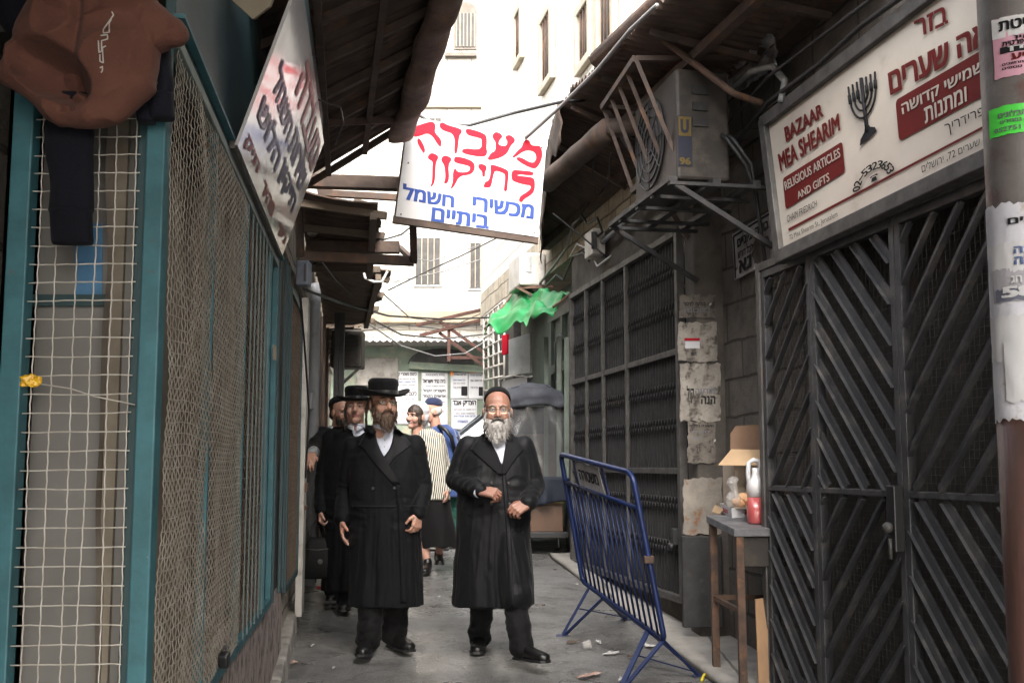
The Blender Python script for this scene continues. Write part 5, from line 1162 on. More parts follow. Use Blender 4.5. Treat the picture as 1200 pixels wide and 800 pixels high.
def garment(P, name, rings, mat, sleeves=True, arm_r=(.071, .071, .066, .060, .051), voxel=.008, fold=1.0, seed=0, sh_r=.052, stop=.97, p=2.4, top=True, push=()):
    """rings: (py, centre px, half width px, half depth m, Y) measured down the figure"""
    mb = MB(); rg = []
    for (py, cx, hw, ry, Y) in rings:
        c = P.L(cx, py, Y); hwm = (P.L(cx + hw, py, Y) - c).x; rg.append((c, hwm, ry))
    mb.loft(rg, 40, p)
    if top:
        nb = P.H @ V((0, .03, -.165))
        for sd, (sh, el, wr) in P.arms.items():
            mb.cap(nb + V((0, .01, -.03)), sh + V((0, 0, -.0)), .068, sh_r, 16)
    if sleeves:
        for sd, (sh, el, wr) in P.arms.items():
            w2 = el.lerp(wr, stop); mb.chain([sh, sh.lerp(el, .5), el, el.lerp(w2, .5), w2], list(arm_r), 14)
    for a_, b_, ra, rb in push: mb.cap(P.L(*a_), P.L(*b_), ra, rb, 16)
    me = remesh(mb, voxel, 4)
    z_hem = min(r_[0].z for r_ in rg); z_w = rg[0][0].z; cx0, cy0 = rg[-1][0].x, rg[-1][0].y
    def f(p, n):
        d = .007 * noise.noise(V((p.x * 8 + seed, p.y * 8, p.z * 4.5))) + .0035 * noise.noise(V((p.x * 26 + seed, p.y * 26, p.z * 14)))
        t = max(0, min(1, (1.0 - p.z) / .6)); an = math.atan2(p.y - cy0, p.x - cx0)
        inside = abs(n.z) < .6
        if inside: d += .020 * t * noise.noise(V((math.cos(an) * 3.1 + seed, math.sin(an) * 3.1, p.z * .9))) + .007 * min(1, t * 2 + .3) * (1 - abs(noise.noise(V((math.cos(an) * 5 + seed, math.sin(an) * 5 + p.z * 1.5, p.z * 1.8))))) ** 4
        for sd, (sh, el, wr) in P.arms.items():
            de = (p - el).length; ax = (wr - sh).normalized()
            if de < .17:
                s_ = (p - el).dot(ax); q = noise.noise(V((s_ * 34 + 2.5 * noise.noise(p * 9), p.x * 7, p.y * 7 + seed))); d += .017 * (1 - de / .17) * q
            elif (p - wr).length < .2 or (p - sh).length < .15:
                s_ = (p - el).dot(ax); d += (.009 if (p - wr).length < .2 else .003) * noise.noise(V((s_ * 26, p.x * 8 + seed, p.y * 8)))
        return p + n * d * fold
    displace(me, f)
    o = link(name, me, mat, P.root); P.bvh = bvh_of(me); return o
def onfront(P, x, z, off):
    h = P.bvh.ray_cast(V((x, -1.5, z)), V((0, 1, 0)))
    if h[0] is None: return V((x, P.hc.y - .05, z))
    n = h[1]; n = n if n.y < 0 else -n
    return h[0] + V((n.x * .3, min(n.y, -.5), n.z * .3)).normalized() * off
def strip(P, name, rows, mat, parent, off=.004, na=6, thick=.003, nz=None):
    """a piece of cloth lying on the front of a garment: rows of (py, px_left, px_right) at depth Y of the figure"""
    pts = []
    nz = nz or 14
    loc_ = [(P.L(a, py, P.Y), P.L(b, py, P.Y)) for py, a, b in rows]
    mb = MB()
    def fn(u, v):
        t = v * (len(loc_) - 1); i = min(int(t), len(loc_) - 2); t -= i
        a = loc_[i][0].lerp(loc_[i + 1][0], t); b = loc_[i][1].lerp(loc_[i + 1][1], t); q = a.lerp(b, u); return onfront(P, q.x, q.z, off)
    mb.grid(fn, na, nz); return mb.build_l(name, mat, parent, solid=thick)
def trousers(P, rs=(.10, .088, .078, .074), voxel=.009, mat=None, seed=0, low=.0):
    mb = MB()
    for sd, (pel, kn, an, to) in P.legs.items():
        hip = pel + V((.085 if sd == 'R' else -.085, 0, -.03)); mb.chain([hip, hip.lerp(kn, .5), kn, kn.lerp(an, .5), an + V((0, 0, low))], [rs[0], rs[1], rs[2], rs[3], rs[3] * .98], 14)
    pel = list(P.legs.values())[0][0]; mb.ball(pel, (.17, .12, .12)); me = remesh(mb, voxel, 3)
    displace(me, lambda p, n: p + n * (.015 * noise.noise(V((p.x * 8 + seed, p.y * 8, p.z * 15))) + .007 * noise.noise(V((p.x * 22, p.y * 22 + seed, p.z * 30)))))
    return link('trousers', me, mat or M['trouser'], P.root)
def shoes(P, s=1.0, mat=None):
    for sd, (pel, kn, an, to) in P.legs.items():
        d = V((to.x - an.x, to.y - an.y, to.z - an.z + .045)); L = .285 * s; fl = V((d.x, d.y, 0)).normalized(); up_ = V((0, 0, 1))
        pitchv = d.normalized(); heel = an + V((0, 0, -.075)) - fl * .055 * s; side = fl.cross(up_)
        pz = max(-.1, min(.5, (to.z - an.z + .06)));
        dirv = (fl + up_ * pz * .8).normalized(); upv = side.cross(dirv); upv = upv if upv.z > 0 else -upv
        F = Matrix((side, dirv, upv)).transposed()
        mb = MB()
        rings = []
        for t, w, h, z in ((.0, .020, .030, .038), (.04, .034, .042, .045), (.22, .037, .050, .052), (.4, .038, .044, .045), (.6, .043, .034, .034), (.78, .046, .028, .028), (.92, .038, .023, .024), (1.0, .016, .014, .020)):
            rings.append((heel + dirv * (L * t) + upv * z * s, w * s, h * s, Matrix((side, upv, -dirv)).transposed()))
        mb.loft(rings, 18, 2.3); mb.cap(an + V((0, 0, .02)), an + V((0, 0, -.03)), .044 * s, .046 * s)
        me = remesh(mb, .006, 2); o = link('shoe', me, mat or M['shoe'], P.root)
        mb = MB(); out = []
        for t, w in ((.0, .022), (.05, .036), (.25, .038), (.42, .036), (.62, .046), (.8, .049), (.93, .040), (1.0, .02)): out.append((t, w))
        poly = [heel + dirv * (L * t) + side * w * s for t, w in out] + [heel + dirv * (L * t) - side * w * s for t, w in reversed(out)]
        mb.slab([p - upv * .004 for p in poly], upv * .016); mb.build_l('sole', M['black'], o)
def cuff(P, sd, mat, parent, r=.044, a=.93, b=1.06):
    sh, el, wr = P.arms[sd]; mb = MB(); mb.tube([el.lerp(wr, a), el.lerp(wr, b)], r, 16); return mb.build_l('cuff', mat, parent)
def button(P, px, py, parent, r=.011, mat=None):
    q = P.L(px, py, P.Y); c = onfront(P, q.x, q.z, .007); mb = MB(); mb.lathe([(r * .6, -.003), (r, -.001), (r, .001), (r * .7, .003), (r * .3, .0015)], 12, c, Matrix.Rotation(R(90), 3, 'X')); mb.build_l('button', mat or M['black'], parent)
def collar(P, parent, mat, r=.017, rx=.075, ry=.08, z=-.155, drop=.06):
    mb = MB(P.H); pts = []
    for k in range(15):
        a = R(-35) + R(250) * k / 14; pts.append((rx * math.cos(a), .025 + ry * math.sin(a), z - drop * max(0, -math.sin(a)) - .0))
    mb.tube(pts, r, 8); mb.build_l('collar', mat, parent)
def shirt_collar(P, parent):
    for sx in (-1, 1):
        mb = MB(P.H); mb.grid(lambda u, v: V((sx * (.010 + .055 * u), -.050 - .022 * (1 - u) ** 1.2 + .05 * u * u + (-.012 * (1 - v)), -.128 - .038 * (1 - v) * (1 - u * .5) - .012 * (1 - u))), 8, 4); mb.build_l('shirt_collar', M['shirt'], parent, solid=.003)

# ------------------------------------------------------------------ the bearded man in the skullcap, front right
A = person('grey bearded man in glasses and black skullcap striding in a long black coat', (578, 768), 7.45, (583, 481.5, 7.40), 1.12, 2, 0, 0, 'skin_dimmed',
    arms={'L': ((548, 522, 7.47), (533, 562, 7.48), (563, 575, 7.20), (.95, -.25, -.12), (.1, .5, -.8), (.2, -.3, .9), (.75, .95, .6), 1.12),
          'R': ((614, 522, 7.47), (627, 569, 7.50), (618, 590, 7.24), (-.75, -.45, -.35), (-.3, .4, -.7), (.0, -.5, .8), (.7, .9, .6), 1.1)},
    legs={'L': ((565, 690, 7.52), (562, 746, 7.66), (560, 757, 7.50)), 'R': ((603, 690, 7.32), (611, 758, 7.13), (634, 762, 6.99))}, torso=(578, 610, 7.47))
A.Y = 7.3
lids(A, 'skin_dimmed'); grey = hairmat('grey_beard', (.36, .34, .32), (.20, .185, .175)); darkgrey = hairmat('dark_grey_hair', (.10, .09, .085), (.05, .045, .04))
brows(A, darkgrey); glasses(A, .025, .017)
trousers(A, (.10, .09, .082, .08), seed=1); shoes(A, 1.08)
coatA = garment(A, 'coat', [(512, 582, 16, .07, 7.46), (520, 582, 33, .10, 7.46), (536, 581, 40, .135, 7.45), (560, 580, 42, .155, 7.44), (585, 579, 43, .165, 7.43), (612, 578, 43, .165, 7.43), (640, 578, 44, .17, 7.43), (675, 577.5, 46, .178, 7.43), (700, 577.5, 47.5, .182, 7.43), (709, 577.5, 47.5, .182, 7.43)], M['coat_sheen'], seed=3, push=[((596, 630, 7.36), (603, 690, 7.285), .11, .112), ((603, 690, 7.285), (606, 699, 7.25), .112, .105), ((566, 640, 7.46), (565, 692, 7.50), .12, .12)])
sh_ = strip(A, 'shirt', [(509, 571, 594), (515, 573, 594), (525, 578, 593), (535, 583.5, 591), (543, 587.5, 588.5)], M['shirt'], A.root, .003, 6, .002); shirt_collar(A, sh_)
tie_ = [button(A, 586.5, y_, sh_, .004, M['shirt']) for y_ in (521, 530)]
strip(A, 'lapel', [(508, 566, 573), (516, 558, 575), (524, 553, 578.5), (526, 551, 579.5), (532, 557, 583), (545, 572, 588), (556, 585, 590)], M['coat'], coatA, .007, 8, .004, 26)
strip(A, 'lapel', [(508, 593, 599), (516, 592, 607), (524, 592, 612), (526, 591.5, 614), (532, 590.5, 609), (545, 588.5, 599), (556, 588, 592)], M['coat'], coatA, .009, 8, .004, 26)
strip(A, 'front_edge', [(554, 588, 592), (580, 590, 596), (620, 593, 599), (665, 595, 601), (707, 597, 602)], M['coat_sheen'], coatA, .004, 3, .005, 40)
for px, py in ((576, 566), (596, 566), (576, 590), (597, 590)): button(A, px, py, coatA)
collar(A, coatA, M['coat'], .02, .082, .085, -.15)
cuff(A, 'L', M['shirt'], A.root, .047, .86, 1.02); cuff(A, 'R', M['shirt'], A.root, .043, .9, 1.0)
beard(A, grey, [((0, -.085, -.10), (.042, .032, .045)), ((0, -.082, -.145), (.036, .03, .04)), ((-.045, -.055, -.075), (.024, .032, .05)), ((.045, -.055, -.075), (.024, .032, .05)), ((-.064, -.022, -.05), (.014, .024, .045)), ((.064, -.022, -.05), (.014, .024, .045)), ((-.03, -.07, -.12), (.03, .03, .045)), ((.03, -.07, -.12), (.03, .03, .045))], 1500, .03, 1)
mb = MB(A.H)
for sx in (-1, 1): mb.chain([(0, -.108, -.047), (sx * .022, -.102, -.053), (sx * .036, -.088, -.072)], [.008, .009, .007], 8)
mm = remesh(mb, .003, 1); link('moustache', mm, darkgrey, A.root)
hair_cap(A, darkgrey, [((-.072, .03, .0), (.012, .045, .05)), ((.072, .03, .0), (.012, .045, .05)), ((0, .09, -.01), (.06, .03, .07))])
for sx, z1 in ((-1, -.155), (1, -.165)): sidelock(A, darkgrey, sx, z1, 3 + sx, -.02)
mb = MB(A.H); T = Matrix.Translation((0, .030, .038)) @ Matrix.Rotation(R(-30), 4, 'X')
mb2 = MB(A.H @ T); mb2.lathe([(.080, .036), (.0815, .040), (.079, .062), (.066, .082), (.04, .096), (.001, .101)], 28, sx=1.0, sy=1.2); mb2.build_l('skullcap', M['hat'], A.root)

# ------------------------------------------------------------------ the man in the broad hat, front left
B = person('brown bearded man in glasses and broad black hat walking in a closed black overcoat', (451, 765), 7.55, (449, 472.5, 7.5), 1.10, 26, 0, 0, 'skin',
    arms={'L': ((414, 523, 7.57), (406, 574, 7.62), (401, 609, 7.50), (.05, -.25, -1), (.8, .1, 0), (.2, -1, 0), (.25, .35, .25), 1.08),
          'R': ((486, 522, 7.55), (496, 570, 7.58), (490, 601, 7.44), (-.1, -.25, -1), (-.75, .5, 0), (-.5, -.9, 0), (.55, .9, .6), 1.06)},
    legs={'L': ((436, 690, 7.5), (433, 748, 7.46), (427, 760, 7.30)), 'R': ((466, 690, 7.58), (462, 744, 7.62), (473, 755, 7.50))}, torso=(451, 610, 7.56))
B.Y = 7.4
lids(B, 'skin'); brown = hairmat('brown_beard', (.085, .048, .028), (.045, .026, .016)); brows(B, brown); glasses(B, .021, .014)
trousers(B, (.10, .092, .09, .088), seed=4); shoes(B, 1.12)
coatB = garment(B, 'overcoat', [(508, 450, 16, .07, 7.57), (516, 450, 33, .10, 7.57), (534, 450, 41, .135, 7.56), (560, 450.5, 42, .15, 7.55), (586, 451, 41.5, .155, 7.55), (615, 451.5, 41.5, .158, 7.55), (650, 452, 42, .165, 7.55), (685, 452, 42.5, .17, 7.55), (700, 452, 43, .172, 7.55), (709, 452, 43, .172, 7.55)], M['coat'], seed=9)
sb_ = strip(B, 'shirt', [(502, 436, 460), (508, 438, 460), (518, 441, 458), (527, 445, 455), (534, 448.5, 450)], M['shirt'], B.root, .003, 6, .002); shirt_collar(B, sb_)
for y_ in (515, 523): button(B, 449.5, y_, sb_, .004, M['grey_ink'])
strip(B, 'lapel', [(502, 430, 438), (510, 424, 439), (518, 420, 441), (521, 418, 442), (527, 426, 445), (545, 440, 456), (568, 462, 470)], M['coat_sheen'], coatB, .006, 8, .004, 26)
strip(B, 'lapel', [(502, 459, 466), (510, 459, 474), (518, 458, 479), (521, 457, 481), (527, 455, 474), (536, 450, 462), (545, 450, 456)], M['coat_sheen'], coatB, .004, 8, .003, 26)
strip(B, 'front_edge', [(568, 463, 470), (600, 466, 473), (650, 468, 475), (706, 470, 477)], M['coat'], coatB, .005, 3, .005, 40)
strip(B, 'waist_seam', [(592, 412, 490), (594.5, 412, 490)], M['coat_sheen'], coatB, .003, 30, .004, 2)
for px, py in ((437, 572), (462, 572)): button(B, px, py, coatB)
collar(B, coatB, M['coat'], .02, .082, .085, -.15)
beard(B, brown, [((0, -.078, -.10), (.044, .034, .045)), ((0, -.075, -.135), (.036, .03, .035)), ((-.045, -.05, -.078), (.026, .034, .045)), ((.045, -.05, -.078), (.026, .034, .045)), ((-.066, -.018, -.05), (.014, .026, .045)), ((.066, -.018, -.05), (.014, .026, .045))], 1500, .026, 2)
mb = MB(B.H)
for sx in (-1, 1): mb.chain([(0, -.108, -.046), (sx * .022, -.101, -.052), (sx * .034, -.086, -.07)], [.006, .0075, .006], 8)
link('moustache', remesh(mb, .003, 1), brown, B.root)
hair_cap(B, brown, [((-.074, .03, .0), (.012, .05, .045)), ((.074, .03, .0), (.012, .05, .045)), ((0, .09, -.02), (.06, .03, .06))])
hat(B, 1.06, .106, 3, .0, .152)

# ------------------------------------------------------------------ the young man behind him, with the bag
Cc = person('clean shaven young man in tall black hat with sidelocks holding a bag', (408, 712), 9.0, (417.5, 477, 8.95), 1.10, 4, 0, 0, 'skin_pale', voxel=.006,
    arms={'L': ((388, 513, 9.0), (379, 560, 9.03), (376, 597, 8.93), (0, -.1, -1), (.9, .1, 0), (.1, -1, 0), (.9, 1.2, .7), 1.08),
          'R': ((444, 513, 9.0), (450, 560, 9.03), (446, 598, 8.93), (0, -.1, -1), (-.9, .1, 0), (-.1, -1, 0), (.5, .6, .4), 1.0)},
    legs={'L': ((404, 660, 8.97), (405, 700, 8.95), (403, 712, 8.78)), 'R': ((428, 660, 9.1), (428, 695, 9.15), (430, 704, 9.0))}, torso=(415, 590, 9.02))
Cc.Y = 8.85; lids(Cc, 'skin_pale'); dkb = hairmat('dark_brown_hair', (.04, .024, .016), (.022, .014, .01)); brows(Cc, dkb, .004)
trousers(Cc, (.1, .09, .085, .08), .012, seed=6); shoes(Cc, 1.05)
coatC = garment(Cc, 'overcoat', [(501, 417, 12, .07, 9.0), (508, 416, 26, .1, 9.0), (525, 416, 33, .13, 9.0), (560, 415, 34, .15, 9.0), (610, 413, 34, .155, 9.0), (650, 412, 33, .16, 9.0), (692, 411, 32, .16, 9.0)], M['coat'], voxel=.011, seed=12)
sc_ = strip(Cc, 'shirt', [(496, 409, 427), (503, 411, 427), (512, 414, 423), (520, 418, 420)], M['shirt'], Cc.root, .003, 5, .002); shirt_collar(Cc, sc_); collar(Cc, coatC, M['coat'], .02, .082, .085, -.15)
hair_cap(Cc, dkb, [((-.074, .03, .0), (.012, .05, .04)), ((.074, .03, .0), (.012, .05, .04)), ((0, .09, -.02), (.06, .03, .06))]); hat(Cc, 1.02, .108, 0, 0, .145)
for sx in (-1, 1): sidelock(Cc, dkb, sx, -.17, 20 + sx, -.03)
# his bag
bag = empty('briefcase', at(372, 676, 8.93), 'soft black bag with a small emblem held low by the young man', 'bag')
mb = MB(); cb_ = at(372.5, 651, 8.93); mb.loft([(cb_ + V((0, 0, -.175)), .10, .05), (cb_ + V((0, 0, -.16)), .112, .062), (cb_ + V((0, 0, .05)), .105, .058), (cb_ + V((0, 0, .12)), .085, .035), (cb_ + V((0, 0, .145)), .06, .015)], 28, 4.5); mb.build('bag_body', mk('black_nylon', (.006, .006, .0065), rough=.65, bump=.4, bscale=18, spec=.25), bag)
mb = MB(); mb.tube([cb_ + V((.062 * math.cos(t) - .0, 0, .13 + .15 * math.sin(t))) for t in [math.pi * k / 12 for k in range(13)]], .009, 8); mb.build('handle', M['black'], bag)
mb = MB(); mb.lathe([(.002, 0), (.02, .001), (.021, .004), (.017, .005)], 20, cb_ + V((.03, -.064, -.04)), Matrix.Rotation(R(90), 3, 'X')); mb.build('emblem', M['grey_steel'], bag)
mb = MB(); mb.tube([cb_ + V((-.1, -.05, .06)), cb_ + V((0, -.066, .05)), cb_ + V((.1, -.05, .06))], .004, 6); mb.build('zip', M['grey_steel'], bag)

# ------------------------------------------------------------------ the man reaching out, farther back
D_ = person('dark bearded man in skullcap by the wall, one grey cuffed arm held out', (392, 700), 9.6, (399, 483, 9.6), .95, 48, 5, 0, 'skin', voxel=.006,
    arms={'L': ((379, 508, 9.58), (371, 523, 9.42), (366, 533, 9.08), (-.10, -.8, -.5), (0, .4, -1), (.9, -.1, 0), (.5, .8, .5), 1.15),
          'R': ((414, 507, 9.7), (420, 550, 9.7), (420, 580, 9.65), (0, -.1, -1), (-.9, .1, 0), (-.1, -1, 0), (.5, .6, .4), 1.0)},
    legs={'L': ((390, 650, 9.6), (389, 690, 9.6), (388, 699, 9.42)), 'R': ((408, 650, 9.65), (409, 688, 9.7), (411, 696, 9.55))}, torso=(397, 585, 9.65))
D_.Y = 9.4; brows(D_, dkb); trousers(D_, (.1, .09, .085, .08), .012, seed=7); shoes(D_)
jk = garment(D_, 'jacket', [(500, 398, 11, .07, 9.63), (507, 398, 21, .1, 9.63), (525, 398, 26, .12, 9.63), (560, 398, 26, .13, 9.63), (615, 399, 26, .135, 9.63)], M['coat_sheen'], voxel=.011, seed=15, stop=.8)
cuff(D_, 'L', cloth('grey_satin_cuff', (.30, .33, .34), .4, .3, 60), D_.root, .052, .52, .98); collar(D_, jk, M['shirt'], .014, .07, .072, -.14)
hair_cap(D_, dkb, [((0, .03, .035), (.080, .095, .085)), ((0, .08, -.02), (.06, .035, .06))]); beard(D_, dkb, [((0, -.075, -.10), (.046, .034, .04)), ((-.048, -.04, -.07), (.024, .036, .045)), ((.048, -.04, -.07), (.024, .036, .045))], 400, .02, 5)
mb2 = MB(D_.H @ Matrix.Translation((0, .03, .05)) @ Matrix.Rotation(R(-25), 4, 'X')); mb2.lathe([(.084, .02), (.085, .024), (.082, .05), (.066, .078), (.04, .092), (.001, .097)], 24, sy=1.15); mb2.build_l('skullcap', M['hat'], D_.root)

# ------------------------------------------------------------------ the woman in the striped cardigan
W_ = person('smiling woman in white headscarf and black and white striped cardigan with black skirt', (508, 668), 10.8, (488, 487.5, 10.75), 1.0, -38, 0, 4, 'skin_pale', voxel=.006, fem=True,
    arms={'L': ((487, 517, 10.75), (480, 548, 10.75), (482, 575, 10.65), (0, -.2, -1), (.9, .1, 0), (.1, -1, 0), (.4, .5, .4), .92),
          'R': ((514, 514, 10.85), (524, 550, 10.85), (524, 574, 10.72), (.05, -.4, -.8), (-.9, .1, 0), (-.1, -1, 0), (.4, .5, .4), .92)},
    legs={'L': ((497, 640, 10.75), (501, 660, 10.72), (498, 668, 10.55)), 'R': ((517, 632, 10.85), (514, 650, 10.95), (515, 658, 10.8))}, torso=(505, 575, 10.82))
W_.Y = 10.6; brows(W_, dkb, .003)
strp = bpy.data.materials.new('black_white_stripes'); strp.use_nodes = True; n = strp.node_tree.nodes; l = strp.node_tree.links
tc = n.new('ShaderNodeTexCoord'); wv = n.new('ShaderNodeTexWave'); wv.wave_type = 'BANDS'; wv.bands_direction = 'X'; wv.inputs['Scale'].default_value = 16; wv.inputs['Distortion'].default_value = 1.6; wv.inputs['Detail'].default_value = 1; wv.inputs['Detail Scale'].default_value = .6
mp_ = n.new('ShaderNodeMapping'); mp_.inputs['Rotation'].default_value = (0, R(-8), R(-20)); l.new(tc.outputs['Object'], mp_.inputs[0]); l.new(mp_.outputs[0], wv.inputs[0])
cr = n.new('ShaderNodeValToRGB'); cr.color_ramp.elements[0].position = .42; cr.color_ramp.elements[1].position = .5; cr.color_ramp.elements[0].color = (.012, .012, .014, 1); cr.color_ramp.elements[1].color = (.50, .48, .41, 1)
l.new(wv.outputs['Fac'], cr.inputs[0]); l.new(cr.outputs[0], n['Principled BSDF'].inputs['Base Color']); n['Principled BSDF'].inputs['Roughness'].default_value = .8
cd_ = garment(W_, 'cardigan', [(503, 499, 10, .06, 10.8), (509, 500, 17, .09, 10.8), (525, 503, 19, .11, 10.8), (550, 506, 18.5, .115, 10.8), (585, 508, 20, .13, 10.8)], strp, voxel=.01, seed=18, arm_r=(.062, .058, .052, .048, .042), sh_r=.05)
mb = MB(); rg = []
for py, cx, hw, ry in ((570, 507, 17, .12), (590, 509, 19.5, .14), (615, 512, 21, .17), (641, 514, 21.5, .18)):
    c = W_.L(cx, py, 10.82); rg.append((c, hw * .0083, ry))
mb.loft(rg, 32); me = remesh(mb, .012, 2); displace(me, lambda p, n_: p + n_ * .02 * noise.noise(V((p.x * 9, p.y * 9, p.z * 2)))); link('skirt', me, M['trouser'], W_.root)
shoes(W_, .95)
hair_cap(W_, dkb, [((0, -.004, .034), (.083, .092, .086)), ((-.07, -.02, -.03), (.012, .03, .05)), ((.07, -.02, -.03), (.012, .03, .05))])
hair_cap(W_, cloth('white_scarf', (.50, .51, .54), .75, .4, 25), [((0, .045, .058), (.090, .096, .090)), ((0, .065, .0), (.088, .07, .08)), ((0, .10, -.01), (.055, .05, .06)), ((0, .13, -.06), (.03, .035, .06))], 'headscarf')
mb = MB(W_.H); mb.chain([(-.018, -.092, -.060), (0, -.096, -.066), (.018, -.092, -.060)], [.003, .0045, .003], 8); mb.build_l('smile', M['shirt'], W_.root)

# ------------------------------------------------------------------ the old man in the blue shirt
F_ = person('grey haired old man in navy skullcap and blue shirt with dark strap, seen in profile', (524, 646), 12.0, (506, 482, 11.95), 1.02, -72, 8, 0, 'skin', voxel=.006,
    arms={'L': ((512, 507, 11.85), (512, 540, 11.85), (508, 560, 11.75), (-.2, -.3, -1), (.3, .9, 0), (-.9, .3, 0), (.4, .5, .4), 1.0),
          'R': ((531, 509, 12.15), (536, 543, 12.15), (532, 566, 12.1), (-.2, -.3, -1), (.3, .9, 0), (-.9, .3, 0), (.4, .5, .4), 1.0)},
    legs={'L': ((519, 605, 11.9), (520, 636, 11.9), (505, 643, 11.85)), 'R': ((531, 605, 12.1), (533, 634, 12.1), (518, 640, 12.05))}, torso=(525, 565, 12.02))
F_.Y = 11.8; lg = hairmat('white_grey_hair', (.50, .48, .45), (.34, .32, .3)); brows(F_, lg)
trousers(F_, (.1, .085, .075, .07), .012, cloth('dark_green_trousers', (.018, .085, .065)), 8); shoes(F_, .95, M['ac_white'])
shf = garment(F_, 'blue_shirt', [(497, 516, 9, .06, 12), (504, 519, 14, .12, 12), (520, 522, 17, .16, 12), (550, 524, 17, .17, 12), (582, 525, 17, .165, 12)], cloth('blue_shirt_cloth', (.035, .065, .19), .8, .2, 60), voxel=.011, seed=22, arm_r=(.07, .066, .06, .055, .05))
mb = MB(); mb.tube([F_.L(514, 499, 11.8), F_.L(522, 503, 11.72), F_.L(529, 512, 11.75), F_.L(533, 530, 11.85)], .022, 8); mb.tube([F_.L(531, 512, 12.0), F_.L(534, 535, 12.0)], .06, 10); mb.build_l('shoulder_bag', M['black'], F_.root)
hair_cap(F_, lg, [((0, .05, .01), (.078, .065, .07)), ((-.06, .02, .0), (.022, .05, .045)), ((.06, .02, .0), (.022, .05, .045))])
mb2 = MB(F_.H @ Matrix.Translation((0, .025, .052)) @ Matrix.Rotation(R(-12), 4, 'X')); mb2.lathe([(.083, .012), (.085, .016), (.083, .05), (.068, .077), (.04, .09), (.001, .095)], 24, sy=1.15); mb2.build_l('skullcap', cloth('navy_cap', (.02, .028, .07)), F_.root)
# ================================================================== LOOSE OBJECTS
# ------------------------------------------------------------------ blue crowd barrier
bar_blue = mk('blue_enamel', (.008, .019, .08), (.005, .012, .05), 7, rough=.32, rough2=.5, spec=.35, bump=.04, stain=((.10, .10, .11), 18, .66, .74))
br = empty('crowd_barrier', onG(720, 770), 'blue tubular crowd barrier leaning on its feet before the lattice gate', 'barrier')
TF, TN, BN, BF = at(657, 532, 8.15), at(741, 554, 6.85), at(779, 751, 6.80), at(683, 681, 8.22)
def fillet(a, b, c, r=.1, n=6):
    d1 = (a - b).normalized(); d2 = (c - b).normalized(); p, q = b + d1 * r, b + d2 * r
    return [p.lerp(b, t / n).lerp(b.lerp(q, t / n), t / n) for t in range(n + 1)]
loop = fillet(BF, TF, TN, .05) + fillet(TF, TN, BN, .09) + fillet(TN, BN, BF, .06) + fillet(BN, BF, TF, .06)
mb = MB(); mb.tube(loop, .018, 12, closed=True); mb.build('frame', bar_blue, br)
mF, mN = TF.lerp(BF, .215), TN.lerp(BN, .215)
mb = MB(); mb.tube([mF, mN], .014, 10); mb.build('rail', bar_blue, br)
for i in range(1, 16):
    t = i / 16; mb = MB(); mb.tube([mF.lerp(mN, t), BF.lerp(BN, t)], .0075, 8); mb.build('upright', bar_blue, br)
pn = (TN - TF).cross(BF - TF).normalized(); pn = pn if pn.y < 0 else -pn
mb = MB()
for t in (.19, .60): mb.bar(TF.lerp(TN, t), mF.lerp(mN, t + .03), .035, .01, up=pn)
mb.build('plate_holder', bar_blue, br)
pq4 = [TF.lerp(TN, .21).lerp(mF.lerp(mN, .24), .14), TF.lerp(TN, .56).lerp(mF.lerp(mN, .59), .14), TF.lerp(TN, .56).lerp(mF.lerp(mN, .59), .93), TF.lerp(TN, .21).lerp(mF.lerp(mN, .24), .93)]
mb = MB(); mb.slab(pq4, pn * .004); plt = mb.build('name_plate', mk('worn_plate', (.36, .35, .36), (.24, .23, .23), 9, rough=.45, stain=((.12, .11, .1), 14, .55, .68)), br)
f = bil(*[p + pn * .006 for p in pq4]); t = MB(); text_fit(t, heb('משטרה'), lambda u, v: f(.12 + .76 * u, .30 + .42 * v), .04); t.build('lettering', M['dark_ink'], plt, fixn=False)
mb = MB(); mb.box(TN.lerp(BN, .52), (.06, .05, .045)); mb.build('hook', M['rust'], br, bevel=.006)
fl, fr_, fc = onG(659, 744, .01), onG(734, 725, .01), BF.lerp(BN, .10)
nl, nr, nc = onG(727, 806, .01), onG(820, 791, .01), BF.lerp(BN, .83)
for a, b, c, c2 in ((fl, fr_, fc, BF.lerp(BN, .30)), (nl, nr, nc, BF.lerp(BN, .985))):
    mb = MB(); mb.bar(c, a, .034, .012); mb.bar(c2, a + V((.015, 0, 0)), .034, .012); mb.bar(c, b, .03, .012); mb.bar(c2, b + V((-.01, 0, 0)), .03, .012); mb.bar(c.lerp(a, .45), c2.lerp(b, .9), .018, .008)
    mb.box(a, (.09, .03, .012)); mb.box(b, (.09, .03, .012)); mb.build('foot', bar_blue, br, bevel=.003)

# ------------------------------------------------------------------ rusty table and the things on it
tb = empty('work_table', (1.3, 6.75, g(6.75)), 'narrow rusty iron table with a scratched grey top in the niche', 'table')
nl_, fl_ = V((1.285, 6.50, .895)), V((1.215, 7.02, .95))
vx = V((.47, .06, .0))
mb = MB(); mb.hexa([nl_ + V((0, 0, -.045)), nl_ + vx + V((0, 0, -.045)), fl_ + vx + V((0, 0, -.045)), fl_ + V((0, 0, -.045)), nl_, nl_ + vx, fl_ + vx, fl_]); mb.build('table_top', mk('scratched_grey_top', (.20, .20, .21), (.11, .11, .115), 7, rough=.35, rough2=.6, metal=.2, stain=((.08, .05, .03), 11, .6, .7)), tb, bevel=.004)
for p in (nl_, fl_, nl_ + vx * .95, fl_ + vx * .95):
    q = p + V((.035, .03 if p.y < 6.8 else -.03, -.046)); mb = MB(); mb.bar(q, V((q.x + .005, q.y, g(q.y) + .032)), .045, .045); mb.build('leg', M['rust'], tb, bevel=.003)
mb = MB()
